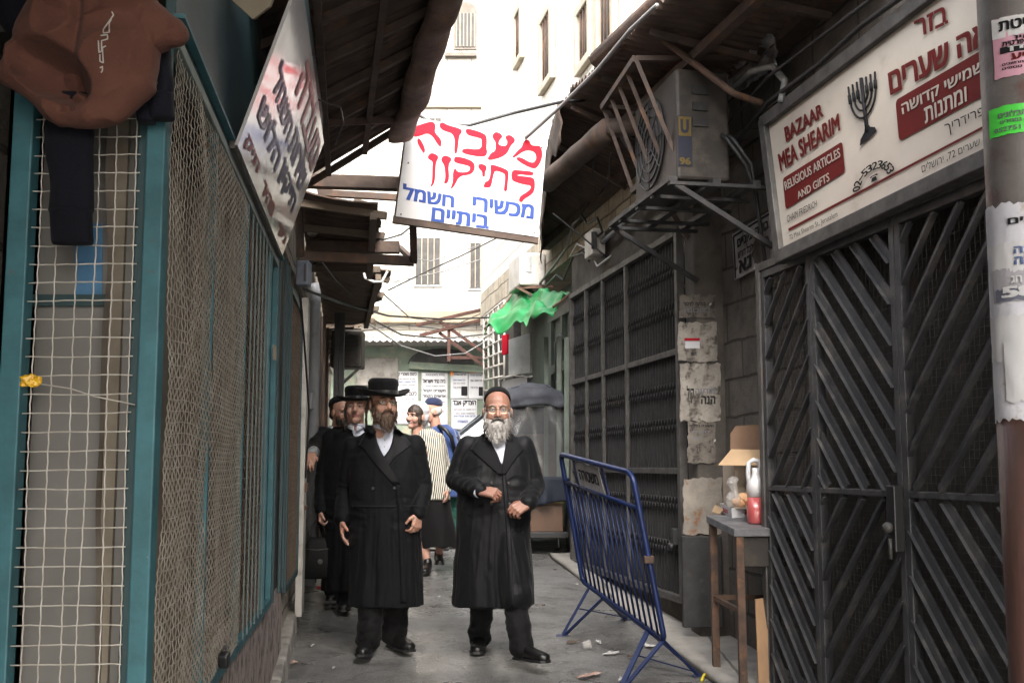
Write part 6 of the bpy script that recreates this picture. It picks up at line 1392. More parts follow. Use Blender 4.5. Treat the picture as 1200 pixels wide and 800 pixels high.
for z in (.42,):
    mb.bar(V((1.32, 6.55, z)), V((1.25, 6.98, z + .03)), .02, .03); mb.bar(V((1.25, 6.985, z + .03)), V((1.7, 7.03, z + .03)), .02, .03)
mb.build('stretcher', M['rust'], tb)
mb = MB(); mb.hexa([nl_ + V((.06, .03, -.22)), nl_ + vx + V((-.02, .03, -.22)), nl_ + vx + V((-.02, .22, -.22)), nl_ + V((.06, .22, -.22)), nl_ + V((.05, .03, -.05)), nl_ + vx + V((-.02, .03, -.05)), nl_ + vx + V((-.02, .22, -.05)), nl_ + V((.05, .22, -.05))]); mb.build('drawer', M['ac_dirty_shaded'], tb, bevel=.006)
def TT(px, py, h=0):      # a pixel on the table top
    n = vx.cross(fl_ - nl_).normalized(); d = ray(px, py); t = (nl_ + n * h - EYE).dot(n) / d.dot(n); return EYE + d * t
card = mk('cardboard', (.42, .29, .17), (.35, .235, .135), 5, rough=.8, bump=.08); card_d = mk('darker_cardboard', (.20, .12, .075), (.16, .095, .06), 5, rough=.85)
Yb = 6.92
cb = empty('cardboard_box', at(874, 596, Yb), 'open cardboard box with a flap folded down at the back of the table', 'box')
mb = MB(); b0_ = at(862, 596, Yb); b1_ = at(908, 598, Yb); zt = at(862, 545, Yb).z
dep = .22
for p, q in ((b0_, b1_), (b0_, b0_ + V((-.03, dep, 0))), (b1_, b1_ + V((-.03, dep, 0))), (b0_ + V((-.03, dep, 0)), b1_ + V((-.03, dep, 0)))):
    mb.bar(V((p.x, p.y, (b0_.z + zt) / 2)), V((q.x, q.y, (b0_.z + zt) / 2)), .005, zt - b0_.z)
mb.build('box_body', mk('pale_cardboard', (.44, .36, .28), (.36, .29, .22), 4, rough=.8), cb)
fq = [V((b0_.x, Yb - .004, zt)), V((b1_.x, Yb - .004, zt)), at(908, 546, Yb - .20), at(842, 546, Yb - .20)]
fq[2].z = fq[3].z = zt + .03
mb = MB(); mb.slab([at(857, 527, Yb + .0), at(906, 528, Yb + .0), at(906, 546, Yb - .16), at(842, 545, Yb - .16)], (0, 0, .005)); mb.build('flap', card, cb)
mb = MB(); mb.slab([at(856, 530, Yb + .2), at(904, 530, Yb + .2), at(904, 500, Yb + .24), at(893, 497, Yb + .24), at(862, 499, Yb + .24), at(856, 508, Yb + .23)], (0, .005, 0)); mb.build('flap', card_d, cb)
tr = empty('white_tray', TT(862, 604), 'white cardboard tray with red lettering at the front of the table', 'tray')
q = [TT(847, 601), TT(858, 606.5), TT(890, 605), TT(884, 597)]; up_ = V((0, 0, .062))
mb = MB()
for i in range(4): mb.slab([q[i], q[(i + 1) % 4], q[(i + 1) % 4] + up_ + (q[(i + 1) % 4] - (q[0] + q[2]) / 2) * .12, q[i] + up_ + (q[i] - (q[0] + q[2]) / 2) * .12], ((q[0] + q[2]) / 2 - q[i]).normalized() * .003)
mb.slab(q, V((0, 0, .003))); mb.build('tray_body', M['paper'], tr)
ff = bil(q[1] + up_, q[2] + up_, q[2], q[1]); dn = V((0, -.016, 0)); t = MB(); text_fit(t, heb('תות'), lambda u, v: ff(.45 + .5 * u, .3 + .45 * v) + dn, .04); t.build('lettering', M['red_ink'], tr, fixn=False)
ff2 = bil(q[0] + up_, q[1] + up_, q[1], q[0]); t = MB(); text_fit(t, heb('תות'), lambda u, v: ff2(.25 + .5 * u, .3 + .35 * v) + V((-.014, -.008, 0)), .04); t.build('lettering', M['red_ink'], tr, fixn=False)
for k, (px, py, rx, lab) in enumerate(((866, 588, .03, 'small bread roll beside the clear plastic bag on the table'), (874, 584, .034, 'larger bread roll leaning on the cardboard box'))):
    mb = MB(); mb.ball(at(px, py, 6.74), (rx * 1.5, rx, rx), Matrix.Rotation(.5 * k, 3, 'Y')); me = remesh(mb, .006, 2); displace(me, lambda p, n: p + n * .006 * noise.noise(p * 40)); o = link('bread_roll', me, mk('bread', (.50, .30, .16), (.40, .21, .10), 20, rough=.7), None); tag(o, lab, 'bread roll')
film = glassy('clear_film', (.55, .53, .51), .30, .15)
mb = MB(); mb.ball(at(859, 585, 6.72), (.05, .035, .045)); mb.cap(at(861, 575, 6.72), at(858, 565, 6.72), .015, .03); mb.ball(at(860, 562, 6.72), (.03, .02, .02)); me = remesh(mb, .005, 1); displace(me, lambda p, n: p + n * .011 * noise.noise(p * 55)); o = link('plastic_bag', me, film, None); tag(o, 'small clear plastic bag tied at the top beside the white tray', 'bag')
mb = MB(); mb.slab([TT(834, 600, .004), TT(843, 602, .004), TT(849, 596, .03), TT(838, 592, .03)], (0, 0, .004)); o = mb.build('cardboard_piece', card); tag(o, 'torn cardboard piece at the left end of the table', 'cardboard')
jg = empty('jug', TT(889, 612), 'translucent plastic jug half full of red liquid beside the barred gate', 'jug')
jc = TT(887, 613); HJ = .36; rj = .056
mb = MB(); mb.loft([(jc + V((0, 0, .0)), rj * .9, rj * .9), (jc + V((0, 0, .01)), rj, rj), (jc + V((0, 0, .155)), rj, rj)], 24, 3); red_l = mk('red_liquid', (.42, .085, .085), (.36, .07, .07), 3, rough=.25, bump=0); mb.build('liquid', red_l, jg)
mb = MB(); mb.loft([(jc + V((0, 0, .157)), rj, rj), (jc + V((0, 0, .23)), rj, rj), (jc + V((0, 0, .255)), rj * .85, rj * .85), (jc + V((0, 0, .275)), rj * .5, rj * .5), (jc + V((0, 0, .30)), .022, .022), (jc + V((0, 0, .33)), .022, .022)], 24, 2.6); mb.build('jug_body', mk('milky_plastic', (.62, .60, .60), (.56, .54, .54), 4, rough=.3, bump=0), jg)
mb = MB(); mb.tube([jc + V((-.042, 0, .22)), jc + V((-.046, 0, .30)), jc + V((-.04, 0, .36)), jc + V((-.012, 0, .378)), jc + V((.02, 0, .37)), jc + V((.03, 0, .33)), jc + V((.03, 0, .27))], .014, 10); mb.build('handle', M['paper'], jg)
mb = MB(); mb.slab([at(885, 702, 6.62), at(899, 700, 6.62), at(902, 830, 6.45), at(890, 830, 6.45)], (0, .022, 0)); o = mb.build('wooden_plank', M['plank'], bevel=.003); tag(o, 'short wooden plank leaning beside the barred gate under the table', 'plank')
yw_ = mk('yellow_strap', (.62, .50, .02), rough=.6); p = [onG(822, 797, .01), onG(825, 790, .02), onG(860, 788, .02)]; mb = MB(); mb.tube(p, .009, 6); o = mb.build('yellow_strap', yw_); tag(o, 'bright yellow strap lying at the foot of the rusty table', 'strap')

# ------------------------------------------------------------------ street pole with stickers
PYp, PR = 2.55, .085
pxc = at(1172, 500, PYp).x + PR * 1.0
pole = empty('street_pole', (pxc, PYp, g(PYp)), 'stout rusty steel pole plastered with posters and stickers, nearest on the right', 'pole')
pm = mk('pole_metal', (.20, .185, .18), (.12, .105, .10), 5, rough=.45, rough2=.65, metal=.3, bump=.15, stain=((.12, .05, .04), 5, .52, .66))
mb = MB(); mb.tube([(pxc, PYp, g(PYp)), (pxc, PYp, 1.3), (pxc, PYp, 5.5)], PR, 40); mb.build('shaft', pm, pole)
mb = MB(); zr = at(1180, 492, PYp).z; mb.tube([(pxc, PYp, g(PYp) + .01), (pxc, PYp, zr - .4), (pxc, PYp, zr)], PR + .001, 40); mb.build('rusty_base', mk('red_brown_paint', (.115, .055, .045), (.07, .038, .032), 4, rough=.5, bump=.2, stain=((.05, .035, .03), 7, .5, .65), stretch=(1, 1, .3)), pole)
def cyl(px, py, o=.003):     # pixel on the pole's surface
    d = ray(px, py); a = d.x ** 2 + d.y ** 2; ex, ey = -pxc, -PYp; r = PR + o; b = 2 * (d.x * ex + d.y * ey); c = ex * ex + ey * ey - r * r
    D = b * b - 4 * a * c
    t = (-b - math.sqrt(max(D, 0))) / (2 * a); return EYE + d * t
def ang(x): # angle around the pole
    return x
def wrap(name, a0, a1, z0, z1, mat, o=.003, jag=0, seed=0, parent=pole, lab=None):
    rr = random.Random(seed); nu, nv = 24, 14; top = [rr.uniform(-jag, jag) for _ in range(nu + 1)]; bot = [rr.uniform(-jag, jag) for _ in range(nu + 1)]; sd = [rr.uniform(-jag, jag) * 2 for _ in range(nv + 1)]
    vs = []
    for j in range(nv + 1):
        for i in range(nu + 1):
            t = i / nu; v = j / nv; a = a0 + (a1 - a0) * t + (sd[j] if i == 0 else 0); z = (z0 + bot[i]) * (1 - v) + (z1 + top[i]) * v; r = PR + o + (.0016 * noise.noise(V((a * 4, z * 18, seed))) if jag else 0)
            vs.append((pxc + r * math.sin(a), PYp - r * math.cos(a), z))
    mb = MB(); w = nu + 1; mb.add(vs, [(j * w + i, j * w + i + 1, (j + 1) * w + i + 1, (j + 1) * w + i) for j in range(nv) for i in range(nu)], True)
    ob = mb.build(name, mat, parent); return tag(ob, lab)
def pz(py): return at(1185, py, PYp - PR * .7).z
tilt_p = math.atan2(pxc, PYp)
def onp(a, z, o): r = PR + o; return V((pxc + r * math.sin(a), PYp - r * math.cos(a), z))
def ptext(txt, a0, a1, py0, py1, mat, parent, o=.006, b=.03):
    z1, z0 = pz(py0), pz(py1); t = MB(); text_fit(t, txt, lambda u, v: onp(a0 + (a1 - a0) * u, z0 + (z1 - z0) * v, o), b); t.build('lettering', M[mat], parent, fixn=False)
C0 = -tilt_p
pink = mk('pink_sticker', (.62, .33, .42), (.55, .29, .37), 5, rough=.55, bump=.05)
s = wrap('sticker', C0 - .62, C0 + .9, pz(91), pz(22), pink, .003, .002, 1, lab='pink printed sticker')
wrap('sticker_head', C0 - .62, C0 + .9, pz(45), pz(22), M['paper'], .0045, .0015, 2, parent=s)
ptext(heb('פשיטת'), C0 - .40, C0 + .75, 27, 38, 'dark_ink', s, .008); ptext(heb('תיקון'), C0 - .05, C0 + .6, 46, 50, 'dark_ink', s); ptext(heb('נעשית פרטית'), C0 - .35, C0 + .7, 51, 56, 'dark_ink', s)
wrap('printed_block', C0 - .42, C0 + .85, pz(64), pz(56.5), M['dark_ink'], .0048, 0, 3, parent=s); t_ = heb('היידן')
z1, z0 = pz(57.5), pz(63); t = MB(); text_fit(t, t_, lambda u, v: onp(C0 - .2 + .85 * u, z0 + (z1 - z0) * v, .007), .04); t.build('lettering', M['paper'], s, fixn=False)
ptext(heb('מציע'), C0 - .15, C0 + .65, 66, 73, 'maroon', s); ptext(heb('שירות למתחשבים'), C0 - .38, C0 + .7, 75, 78, 'dark_ink', s); ptext(heb('לפרטים נוספים'), C0 - .38, C0 + .7, 80, 83, 'dark_ink', s)
lime = mk('lime_sticker', (.09, .72, .08), (.08, .64, .07), 4, rough=.5, bump=.05)
s = wrap('sticker', C0 - .88, C0 + .9, pz(158), pz(124), lime, .003, .001, 4, lab='bright lime green sticker')
ptext(heb('סוגי הבלונים'), C0 - .55, C0 + .55, 131, 138, 'grey_ink', s); ptext(heb('למסיבה במחירים'), C0 - .5, C0 + .55, 140, 145, 'grey_ink', s); ptext('0527511922', C0 - .68, C0 + .5, 149, 154, 'grey_ink', s, b=.02)
wht = mk('wet_white_paper', (.66, .66, .71), (.50, .50, .56), 7, rough=.6, bump=.3, bscale=14, stain=((.40, .35, .31), 9, .58, .66))
s = wrap('poster', C0 - 1.45, C0 + 1.1, pz(492), pz(238), wht, .003, .006, 5, lab='layered torn white posters')
wrap('poster_layer', C0 - 1.2, C0 + 1.1, pz(318), pz(284), M['paper'], .0055, .005, 6, parent=s); wrap('poster_layer', C0 - 1.0, C0 + 1.1, pz(352), pz(313), mk('grey_band_paper', (.40, .39, .42), (.34, .33, .36), 5, rough=.6), .0062, .003, 7, parent=s)
wrap('poster_layer', C0 - .9, C0 + 1.1, pz(352), pz(338), mk('navy_grey_paper', (.16, .17, .22), (.13, .14, .19), 5, rough=.6), .0075, .003, 8, parent=s)
wrap('poster_layer', C0 - 1.3, C0 + 1.1, pz(420), pz(368), M['paper'], .0058, .007, 9, parent=s); wrap('poster_layer', C0 - .7, C0 + 1.1, pz(470), pz(400), M['paper'], .0085, .004, 10, parent=s)
ptext(heb('המים'), C0 - .42, C0 + .5, 256, 263, 'dark_ink', s, .007); ptext(heb('הזמנה'), C0 - .3, C0 + .6, 290, 298, 'blue_print', s, .010); ptext(heb('מוראה'), C0 - .3, C0 + .6, 302, 311, 'blue_print', s, .010); ptext(heb('ישיבת חג'), C0 - .4, C0 + .5, 324, 332, 'paper', s, .010); ptext('58', C0 - .62, C0 + .15, 336, 348, 'paper', s, .011, .05)

# ------------------------------------------------------------------ cargo rickshaw under a grey hood
ck = empty('cargo_rickshaw', at(628, 648, 12), 'three wheeled cargo cart with grey rain hood and clear plastic sides', 'cart')
Yc0, Yc1 = 11.95, 13.7
def cx_(px, Y=Yc0): return at(px, 500, Y).x
xL, xR = cx_(578), cx_(667); zg = g(12.2)
hood_m = mk('grey_blue_hood', (.062, .066, .078), (.038, .041, .05), 4, rough=.6, rough2=.8, bump=.5, bscale=7, spec=.2, stain=((.11, .11, .115), 5, .55, .75))
zt_ = at(620, 452, Yc0).z; ze_ = at(660, 478, Yc0).z
def hood(u, v):
    an = math.pi * (1 - u); sx = math.copysign(abs(math.cos(an)) ** .78, math.cos(an)); sz = abs(math.sin(an)) ** .85
    y = Yc0 - .12 + 1.5 * v + .05 * math.cos(an) ** 2
    x = (xL + xR) / 2 + (xR - xL) / 2 * sx * (1.0 - .06 * v); z = ze_ - .10 + (zt_ - ze_ + .12) * sz * (1 - .05 * (2 * v - 1) ** 2) + .05 * noise.noise(V((u * 7, v * 6, 1))) + .02 * noise.noise(V((u * 17, v * 15, 4)))
    return V((x, y, z))
mb = MB(); mb.grid(hood, 36, 20); mb.build('hood', hood_m, ck, solid=.012)
mb = MB(); mb.grid(lambda u, v: hood(.02 + .96 * u, 0) * (1 - v) + V((hood(.02 + .96 * u, 0).x, Yc0 - .15, min(hood(.02 + .96 * u, 0).z, at(620, 477, Yc0).z + .015 * math.sin(u * 14)))) * v + V((0, -.02 * math.sin(math.pi * v) + .03 * noise.noise(V((u * 9, v * 3, 2))), 0)), 36, 8); mb.build('valance', hood_m, ck, solid=.008)
mb = MB()
for v in (.02, .5, .98):
    pts = [hood(k / 16, v) + V((0, 0, -.02)) for k in range(17)]; pts = [V((pts[0].x, pts[0].y, zg + .75))] + pts + [V((pts[-1].x, pts[-1].y, zg + .75))]; mb.tube(pts, .014, 8)
mb.build('hoop', mk('brown_pole', (.20, .14, .10), rough=.6), ck)
film2 = glassy('clear_plastic_sheet', (.16, .165, .17), .42, .15)
mb = MB()
zs0, zs1 = zg + .78, ze_ - .02
def film_front(u, v): return V((xL + (xR - xL) * u, Yc0 - .11 + .02 * math.sin(u * 11 + v * 3), zs0 + (zs1 + .12 - zs0) * v)) + V((0, .025 * noise.noise(V((u * 5, v * 4, 3))), 0))
mb.grid(film_front, 20, 16); mb.build('clear_sheet', film2, ck)
mb = MB(); mb.grid(lambda u, v: V((xR - .02 + .03 * noise.noise(V((u * 6, v * 5, 8))), Yc0 - .1 + 1.4 * u, zs0 + (zs1 - zs0) * v)), 16, 12); mb.build('clear_sheet', film2, ck)
mb = MB(); mb.grid(lambda u, v: V((xL + (xR - xL) * u + .02 * noise.noise(V((u * 4, v * 5, 1))), Yc0 - .14 - .03 * (1 - v) * math.sin(u * 19 + 1) - .02 * math.sin(u * 31) * (1 - v), zg + .50 + .30 * v - .04 * math.sin(u * 5) * (1 - v))), 24, 8); mb.build('apron', mk('slate_tarp', (.03, .036, .05), (.02, .024, .035), 4, rough=.6, bump=.6, bscale=8, spec=.15), ck, solid=.006)
mb = MB(); mb.add([(xL + .05, Yc0 + 1.25, zg + .5), (xR - .05, Yc0 + 1.25, zg + .5), (xR - .05, Yc0 + 1.25, zs1 + .1), (xL + .05, Yc0 + 1.25, zs1 + .1)], [(0, 1, 2, 3)]); mb.build('back_curtain', hood_m, ck, solid=.006)
mb = MB(); mb.box(((xL + xR) / 2 - .02, Yc0 + .62, zg + .36), (xR - xL - .1, 1.35, .28)); mb.build('cargo_box', mk('brown_ply', (.11, .06, .035), (.075, .04, .024), 4, rough=.5), ck, bevel=.01)
mb = MB(); mb.bar((xL + .03, Yc0 - .07, zg + .52), (xR - .06, Yc0 - .07, zg + .54), .03, .025); mb.build('yellow_trim', mk('yellow_trim', (.60, .48, .03), rough=.4), ck)
mb = MB(); mb.box(((xL + xR) / 2, Yc0 + .6, zg + .19), (xR - xL - .04, 1.4, .06)); mb.bar((xR - .12, Yc0 - .05, zg + .22), (xR - .12, Yc0 - .05, zg + .06), .02, .02); mb.build('chassis', M['black'], ck, bevel=.006)
mb = MB(); mb.add([(xL + .1, Yc0 + .9, zs0), (xR - .1, Yc0 + .9, zs0), (xR - .12, Yc0 + .95, zs0 + .5), (xL + .12, Yc0 + .95, zs0 + .5)], [(0, 1, 2, 3)]); mb.box(((xL + xR) / 2, Yc0 + .7, zg + .66), (xR - xL - .2, .5, .14)); mb.build('seat', mk('brown_vinyl', (.16, .10, .08), (.11, .07, .055), 4, rough=.5), ck)
for wx, wy in ((xR + .02, Yc0 + .3), (xL - .02, Yc0 + .3), ((xL + xR) / 2, Yc0 + 1.6)):
    c = V((wx, wy, g(wy) + .24)); Mr = Matrix.Rotation(R(90), 3, 'Y')
    mb = MB(); mb.lathe([(.16, -.035), (.215, -.04), (.238, -.022), (.24, 0), (.238, .022), (.215, .04), (.16, .035)], 28, c, Mr); wh = mb.build('wheel', mk('tyre', (.02, .02, .02), rough=.8), ck)
    mb = MB(); mb.lathe([(.03, -.05), (.05, -.042), (.155, -.03), (.158, .03), (.05, .042), (.03, .05)], 20, c, Mr); mb.build('rim', M['grey_steel'], wh)

# ------------------------------------------------------------------ silver car crossing the end of the alley
car = empty('parked_car', (-.9, 17.4, g(17.4)), 'silver hatchback standing across the end of the alley below the posters', 'car')
CY = 17.4; gz0 = g(CY); paint = mk('silver_paint', (.50, .53, .58), (.48, .51, .56), 3, rough=.25, metal=.4, bump=0)
prof = [(-1.75, .32), (-1.80, .55), (-1.72, .74), (-1.2, .88), (-.75, .96), (-.25, 1.36), (.2, 1.44), (.95, 1.42), (1.45, 1.10), (1.78, .98), (1.84, .6), (1.78, .32)]
cX = at(585, 500, CY).x
def carshape(x0, inset): return [V((cX + x, CY - .8 + inset, gz0 + z)) for x, z in prof]
mb = MB(); rows = []
for y, sc in ((-.78, .0), (-.80, .02), (.80, .02), (.78, 0)):
    pass
half = [(y, k) for y, k in ((-.62, 0), (-.78, 1), (-.80, 2), (.80, 2), (.78, 1), (.62, 0))]
vs = []; fs = []; n = len(prof)
for y, k in half:
    for x, z in prof:
        top = z > 1.0; yy = y * (1 - .22 * max(0, (z - .95) / .5)); s_ = (.975, .99, 1)[k]; vs.append((cX + x * s_, CY + yy, gz0 + .32 + (z - .32) * s_))
for i in range(len(half) - 1):
    for j in range(n): fs.append((i * n + j, i * n + (j + 1) % n, (i + 1) * n + (j + 1) % n, (i + 1) * n + j))
fs.append(tuple(reversed(range(n)))); fs.append(tuple(range((len(half) - 1) * n, len(half) * n)))
mb.add(vs, fs); mb.build('body', paint, car, bevel=.03)
glass = mk('car_glass', (.05, .065, .08), rough=.06, bump=0)
mb = MB()
yw0 = CY - .80
def cg(x, z, d=.012): return V((cX + x, CY - .80 * (1 - .22 * max(0, (z - .95) / .5)) - d, gz0 + z))
for pts in (((-.62, .97), (-.2, 1.32), (.32, 1.38), (.32, .97)), ((.40, .97), (.40, 1.38), (.92, 1.36), (1.3, 1.1), (1.3, .97))): mb.slab([cg(*p) for p in pts], (0, .006, 0))
mb.build('side_window', glass, car)
mb = MB(); mb.slab([V((cX - .73, CY - .62, gz0 + .985)), V((cX - .28, CY - .55, gz0 + 1.355)), V((cX - .28, CY + .55, gz0 + 1.355)), V((cX - .73, CY + .62, gz0 + .985))], (-.008, 0, .01)); mb.build('windscreen', glass, car)
mb = MB(); mb.ball(V((cX - .62, CY - .88, gz0 + 1.02)), (.06, .09, .06)); mb.build('wing_mirror', paint, car)
for x in (-1.1, 1.12):
    c = V((cX + x, CY - .80, gz0 + .31)); Mr = Matrix.Rotation(R(90), 3, 'X'); mb = MB(); mb.lathe([(.2, -.06), (.29, -.07), (.31, -.04), (.31, .06), (.2, .08)], 28, c, Mr); wh = mb.build('wheel', M['black'], car); mb = MB(); mb.lathe([(.02, -.05), (.195, -.045), (.2, .02), (.02, .02)], 20, c + V((0, -.02, 0)), Mr); mb.build('rim', M['pvc'], wh)
mb = MB(); mb.ball(V((cX - 1.74, CY - .62, gz0 + .68)), (.08, .16, .07)); mb.build('headlight', M['ac_white'], car)

# ------------------------------------------------------------------ clothes hung on the stall
hd = empty('hooded_sweatshirt', at(110, 75, 2.58), 'brown hooded sweatshirt bundled over the top of the mesh stall', 'clothing')
mb = MB(); HY = 2.60
def e(px, py, rx, ry, d=.07, Y=HY, rot=0): s_ = Y / 1300; mb.ball(at(px, py, Y), (rx * s_, d, ry * s_), Matrix.Rotation(R(rot), 3, 'Y'), 20, 14)
def c_(a, b, ra, rb, Y=HY, Y2=None): s_ = Y / 1300; mb.cap(at(*a, Y), at(*b, Y2 or Y), ra * s_, rb * s_, 14)
e(128, 62, 56, 74, .085); e(70, 40, 52, 52, .08); e(110, 8, 74, 34, .10); e(48, 88, 44, 34, .06, HY, 25)
c_((22, 84), (60, 118), 20, 22); c_((60, 118), (112, 128), 22, 21); c_((112, 128), (152, 104), 21, 26); c_((30, 72), (70, 14), 22, 24)
c_((150, 18), (186, 34), 28, 22); c_((186, 34), (204, 42), 22, 14)
me = remesh(mb, .006, 4)
cav = at(52, 78, HY - .07)
def fold(p, n):
    d = .011 * noise.noise(V((p.x * 11 + p.z * 7, p.y * 6, p.z * 4 - p.x * 5))) + .006 * noise.noise(V((p.x * 26, p.y * 14, p.z * 12))) + .014 * (1 - abs(noise.noise(V((p.x * 7 + p.z * 5, 0, p.z * 9 - p.x * 6 + 4))))) ** 5
    q = p + n * d; dx = (q.x - cav.x) / .085; dz = (q.z - cav.z + .35 * (q.x - cav.x)) / .055; r2 = dx * dx + dz * dz
    if r2 < 1.6 and n.y < .3: q = q + V((0, .105 * max(0, 1 - r2 / 1.6) ** .8, 0))
    dx = (q.x - at(97, 70, HY).x) ; s_ = (q.z - at(97, 70, HY).z)
    if n.y < 0 and abs(s_) < .14: q = q + V((0, .022 * math.exp(-((dx - .15 * s_) / .012) ** 2), 0))
    return q
displace(me, fold)
hm = cloth('brown_fleece', (.125, .055, .040), .9, .4, 130, .05); ho = link('fabric', me, hm, None); bv = bvh_of(me)
ho.parent = hd; ho.matrix_parent_inverse = WM[hd.name].inverted(); WM[ho.name] = Matrix()
mb = MB()
for pl in (((131, 14), (133, 18), (121, 35), (121, 39), (128, 38), (128, 27), (131, 22)), ((118, 42), (126, 41), (126, 46), (119, 48), (119, 60), (116, 62), (115, 44)), ((124, 54), (120, 56), (121, 74), (117, 72), (117, 62)), ((117, 80), (120, 78), (120, 83), (118, 86))):
    pts = []
    for (xa, ya), (xb, yb) in zip(pl, pl[1:]):
        for k in range(5):
            d = ray(xa + (xb - xa) * k / 5, ya + (yb - ya) * k / 5).normalized(); h = bv.ray_cast(EYE, d)
            if h[0] is not None: pts.append(h[0] - d * .002)
    if len(pts) > 2: mb.tube(pts, .0017, 5)
lt = mb.mesh('lettering'); lo_ = link('lettering', lt, M['ac_white'], None); lo_.parent = hd; lo_.matrix_parent_inverse = WM[hd.name].inverted()
sw = empty('sweatpants', at(100, 150, 2.66), 'dark navy sweatpants with ribbed cuffs hanging below the brown sweatshirt', 'clothing')
nvy = cloth('navy_fleece', (.0075, .008, .013), .85, .35, 140, .03)
def leg(px_t, py_t, px_b, py_b, w0, w1, Y, seed, cuffpx):
    mb = MB(); n = 10; rg = []
    for k in range(n + 1):
        t = k / n; c = at(px_t + (px_b - px_t) * t, py_t + (py_b - py_t) * t, Y); w = (w0 + (w1 - w0) * t) * Y / 1300 / 2
        rg.append((c + V((.002 * math.sin(k), 0, 0)), w, .024))
    mb.loft(rg, 24, 2.6); me = remesh(mb, .006, 2); displace(me, lambda p, q: p + q * (.005 * noise.noise(V((p.x * 30 + seed, p.y * 20, p.z * 7))) + .004 * noise.noise(V((p.x * 20, p.y * 20, p.z * 22 + seed)))))
    o = link('trouser_leg', me, nvy, None); o.parent = sw; o.matrix_parent_inverse = WM[sw.name].inverted()
    mb = MB(); c0 = at(px_b, py_b - 2, Y); c1 = at(px_b + 2, py_b + cuffpx, Y); w = w1 * Y / 1300 / 2
    mb.loft([(c0, w * 1.0, .026), (c0.lerp(c1, .12), w * .93, .027), (c0.lerp(c1, .9), w * .92, .027), (c1, w * .88, .022)], 40, 2.6); me = mb.mesh('cuff'); q = link('cuff', me, nvy, None); q.parent = o
leg(82, 110, 83, 248, 58, 53, 2.665, 1, 38); leg(182, 50, 189, 112, 40, 30, 2.68, 5, 28); leg(168, 70, 170, 130, 30, 22, 2.69, 9, 14)
mb = MB(); e(20, 12, 22, 34, .05, 2.7); me = remesh(mb, .007, 2); displace(me, lambda p, q: p + q * .012 * noise.noise(p * 12)); o = link('dark_cloth', me, nvy, None); tag(o, 'bundle of dark cloth stuffed behind the brown sweatshirt at the top corner', 'clothing')
mb = MB(); yc = at(33, 446, FY - .02); mb.ball(yc, (.024, .010, .018)); mb.ball(yc + V((.018, 0, -.004)), (.014, .008, .010)); mb.cap(yc, yc + V((.032, 0, .004)), .006, .004); me = remesh(mb, .003, 1); displace(me, lambda p, q: p + q * .008 * noise.noise(p * 90)); o = link('sweet_wrapper', me, mk('yellow_foil', (.70, .42, .02), (.55, .30, .02), 45, rough=.25, bump=.3), None); tag(o, 'crumpled yellow wrapper stuck in the wire mesh of the near stall', 'wrapper')

# ------------------------------------------------------------------ cables overhead
def cable(label, pts, r=.008, mat='cable', sag=0, n=10, name='overhead_cable'):
    P3 = [V(p) for p in pts]; out = []
    for a, b in zip(P3, P3[1:]):
        for k in range(n):
            t = k / n; out.append(a.lerp(b, t) - V((0, 0, sag * 4 * t * (1 - t))))
    out.append(P3[-1]); mb = MB(); mb.tube(out, r, 6); o = mb.build(name, M[mat]); return tag(o, label, 'cable')
cable('black cable drooping just above the hanging repair sign', [at(480, 128, 7.5), at(508, 146, 7.5), at(550, 147, 7.5), at(600, 133, 7.5), at(660, 119, 7.8), at(690, 118, 8.2)], .011)
cable('pale thick cable rising from the repair sign to the torn awning edge', [at(616, 162, 7.36), at(660, 122, 7.0), at(700, 82, 6.5), at(738, 36, 6.0), at(770, 6, 5.6)], .012, 'cable_grey')
cable('thin wire from the left wall box to the far roof', [at(345, 335, 8.5), at(400, 355, 10), at(455, 370, 12), at(520, 374, 14), at(575, 372, 15)], .012)
cable('long black wire sagging in front of the green plaster', [at(432, 372, 13), at(470, 392, 15), at(520, 397, 16.5), at(572, 391, 16.5)], .012)
cable('grey wire drooping lowest before the posters', [at(430, 378, 14), at(470, 405, 16), at(510, 417, 17), at(545, 414, 17.5), at(572, 398, 17.5)], .010, 'cable_grey')
cable('white loop of cable hanging off the torn board awning', [at(424, 310, 9.5), at(428, 326, 9.5), at(438, 330, 9.5), at(448, 330, 9.5), at(454, 318, 9.5)], .012, 'cable_white')
cable('dark cable crossing low under the repair sign', [at(345, 320, 8.0), at(400, 295, 8.6), at(470, 275, 9.2), at(486, 262, 9.5)], .008)
cable('thin dark wire slanting behind the hanging sign', [at(455, 340, 13), at(500, 318, 14), at(540, 300, 15), at(600, 270, 16)], .010)
cable('thin pale wire slanting before the white facade', [at(462, 330, 14), at(520, 318, 16), at(575, 300, 18)], .008, 'cable_grey')
cable('curled black cable hanging on the stone above the lattice gate', [onR(690, 238, -.1), onR(680, 250, -.15), onR(688, 262, -.1), onR(700, 255, -.12), onR(706, 272, -.1), onR(692, 285, -.1)], .012, 'cable')
cable('grey cable bundle running along the sunlit stone to the fuse box', [onR(628, 338, -.06), onR(650, 310, -.06), onR(664, 290, -.06), onR(672, 262, -.06), onR(700, 232, -.06)], .016, 'cable_grey')
cable('dark stay wire from the awning corner to the gate top', [onR(648, 250, -.5), onR(712, 302, -.05)], .009)
cable('pale conduit sloping down to the lattice gate top', [onR(706, 284, -.06), onR(760, 236, -.06)], .022, 'pvc')
cable('thick dark hose curving above the bazaar sign', [onR(862, 100, -.12), onR(880, 84, -.2), onR(905, 78, -.15), onR(920, 95, -.1), onR(915, 120, -.12)], .02, 'cable_grey')
cable('black cable running along the top of the bazaar sign', [onR(860, 170, -.1), onR(900, 120, -.12), onR(960, 75, -.12), onR(1010, 30, -.12), onR(1080, -20, -.12)], .014)
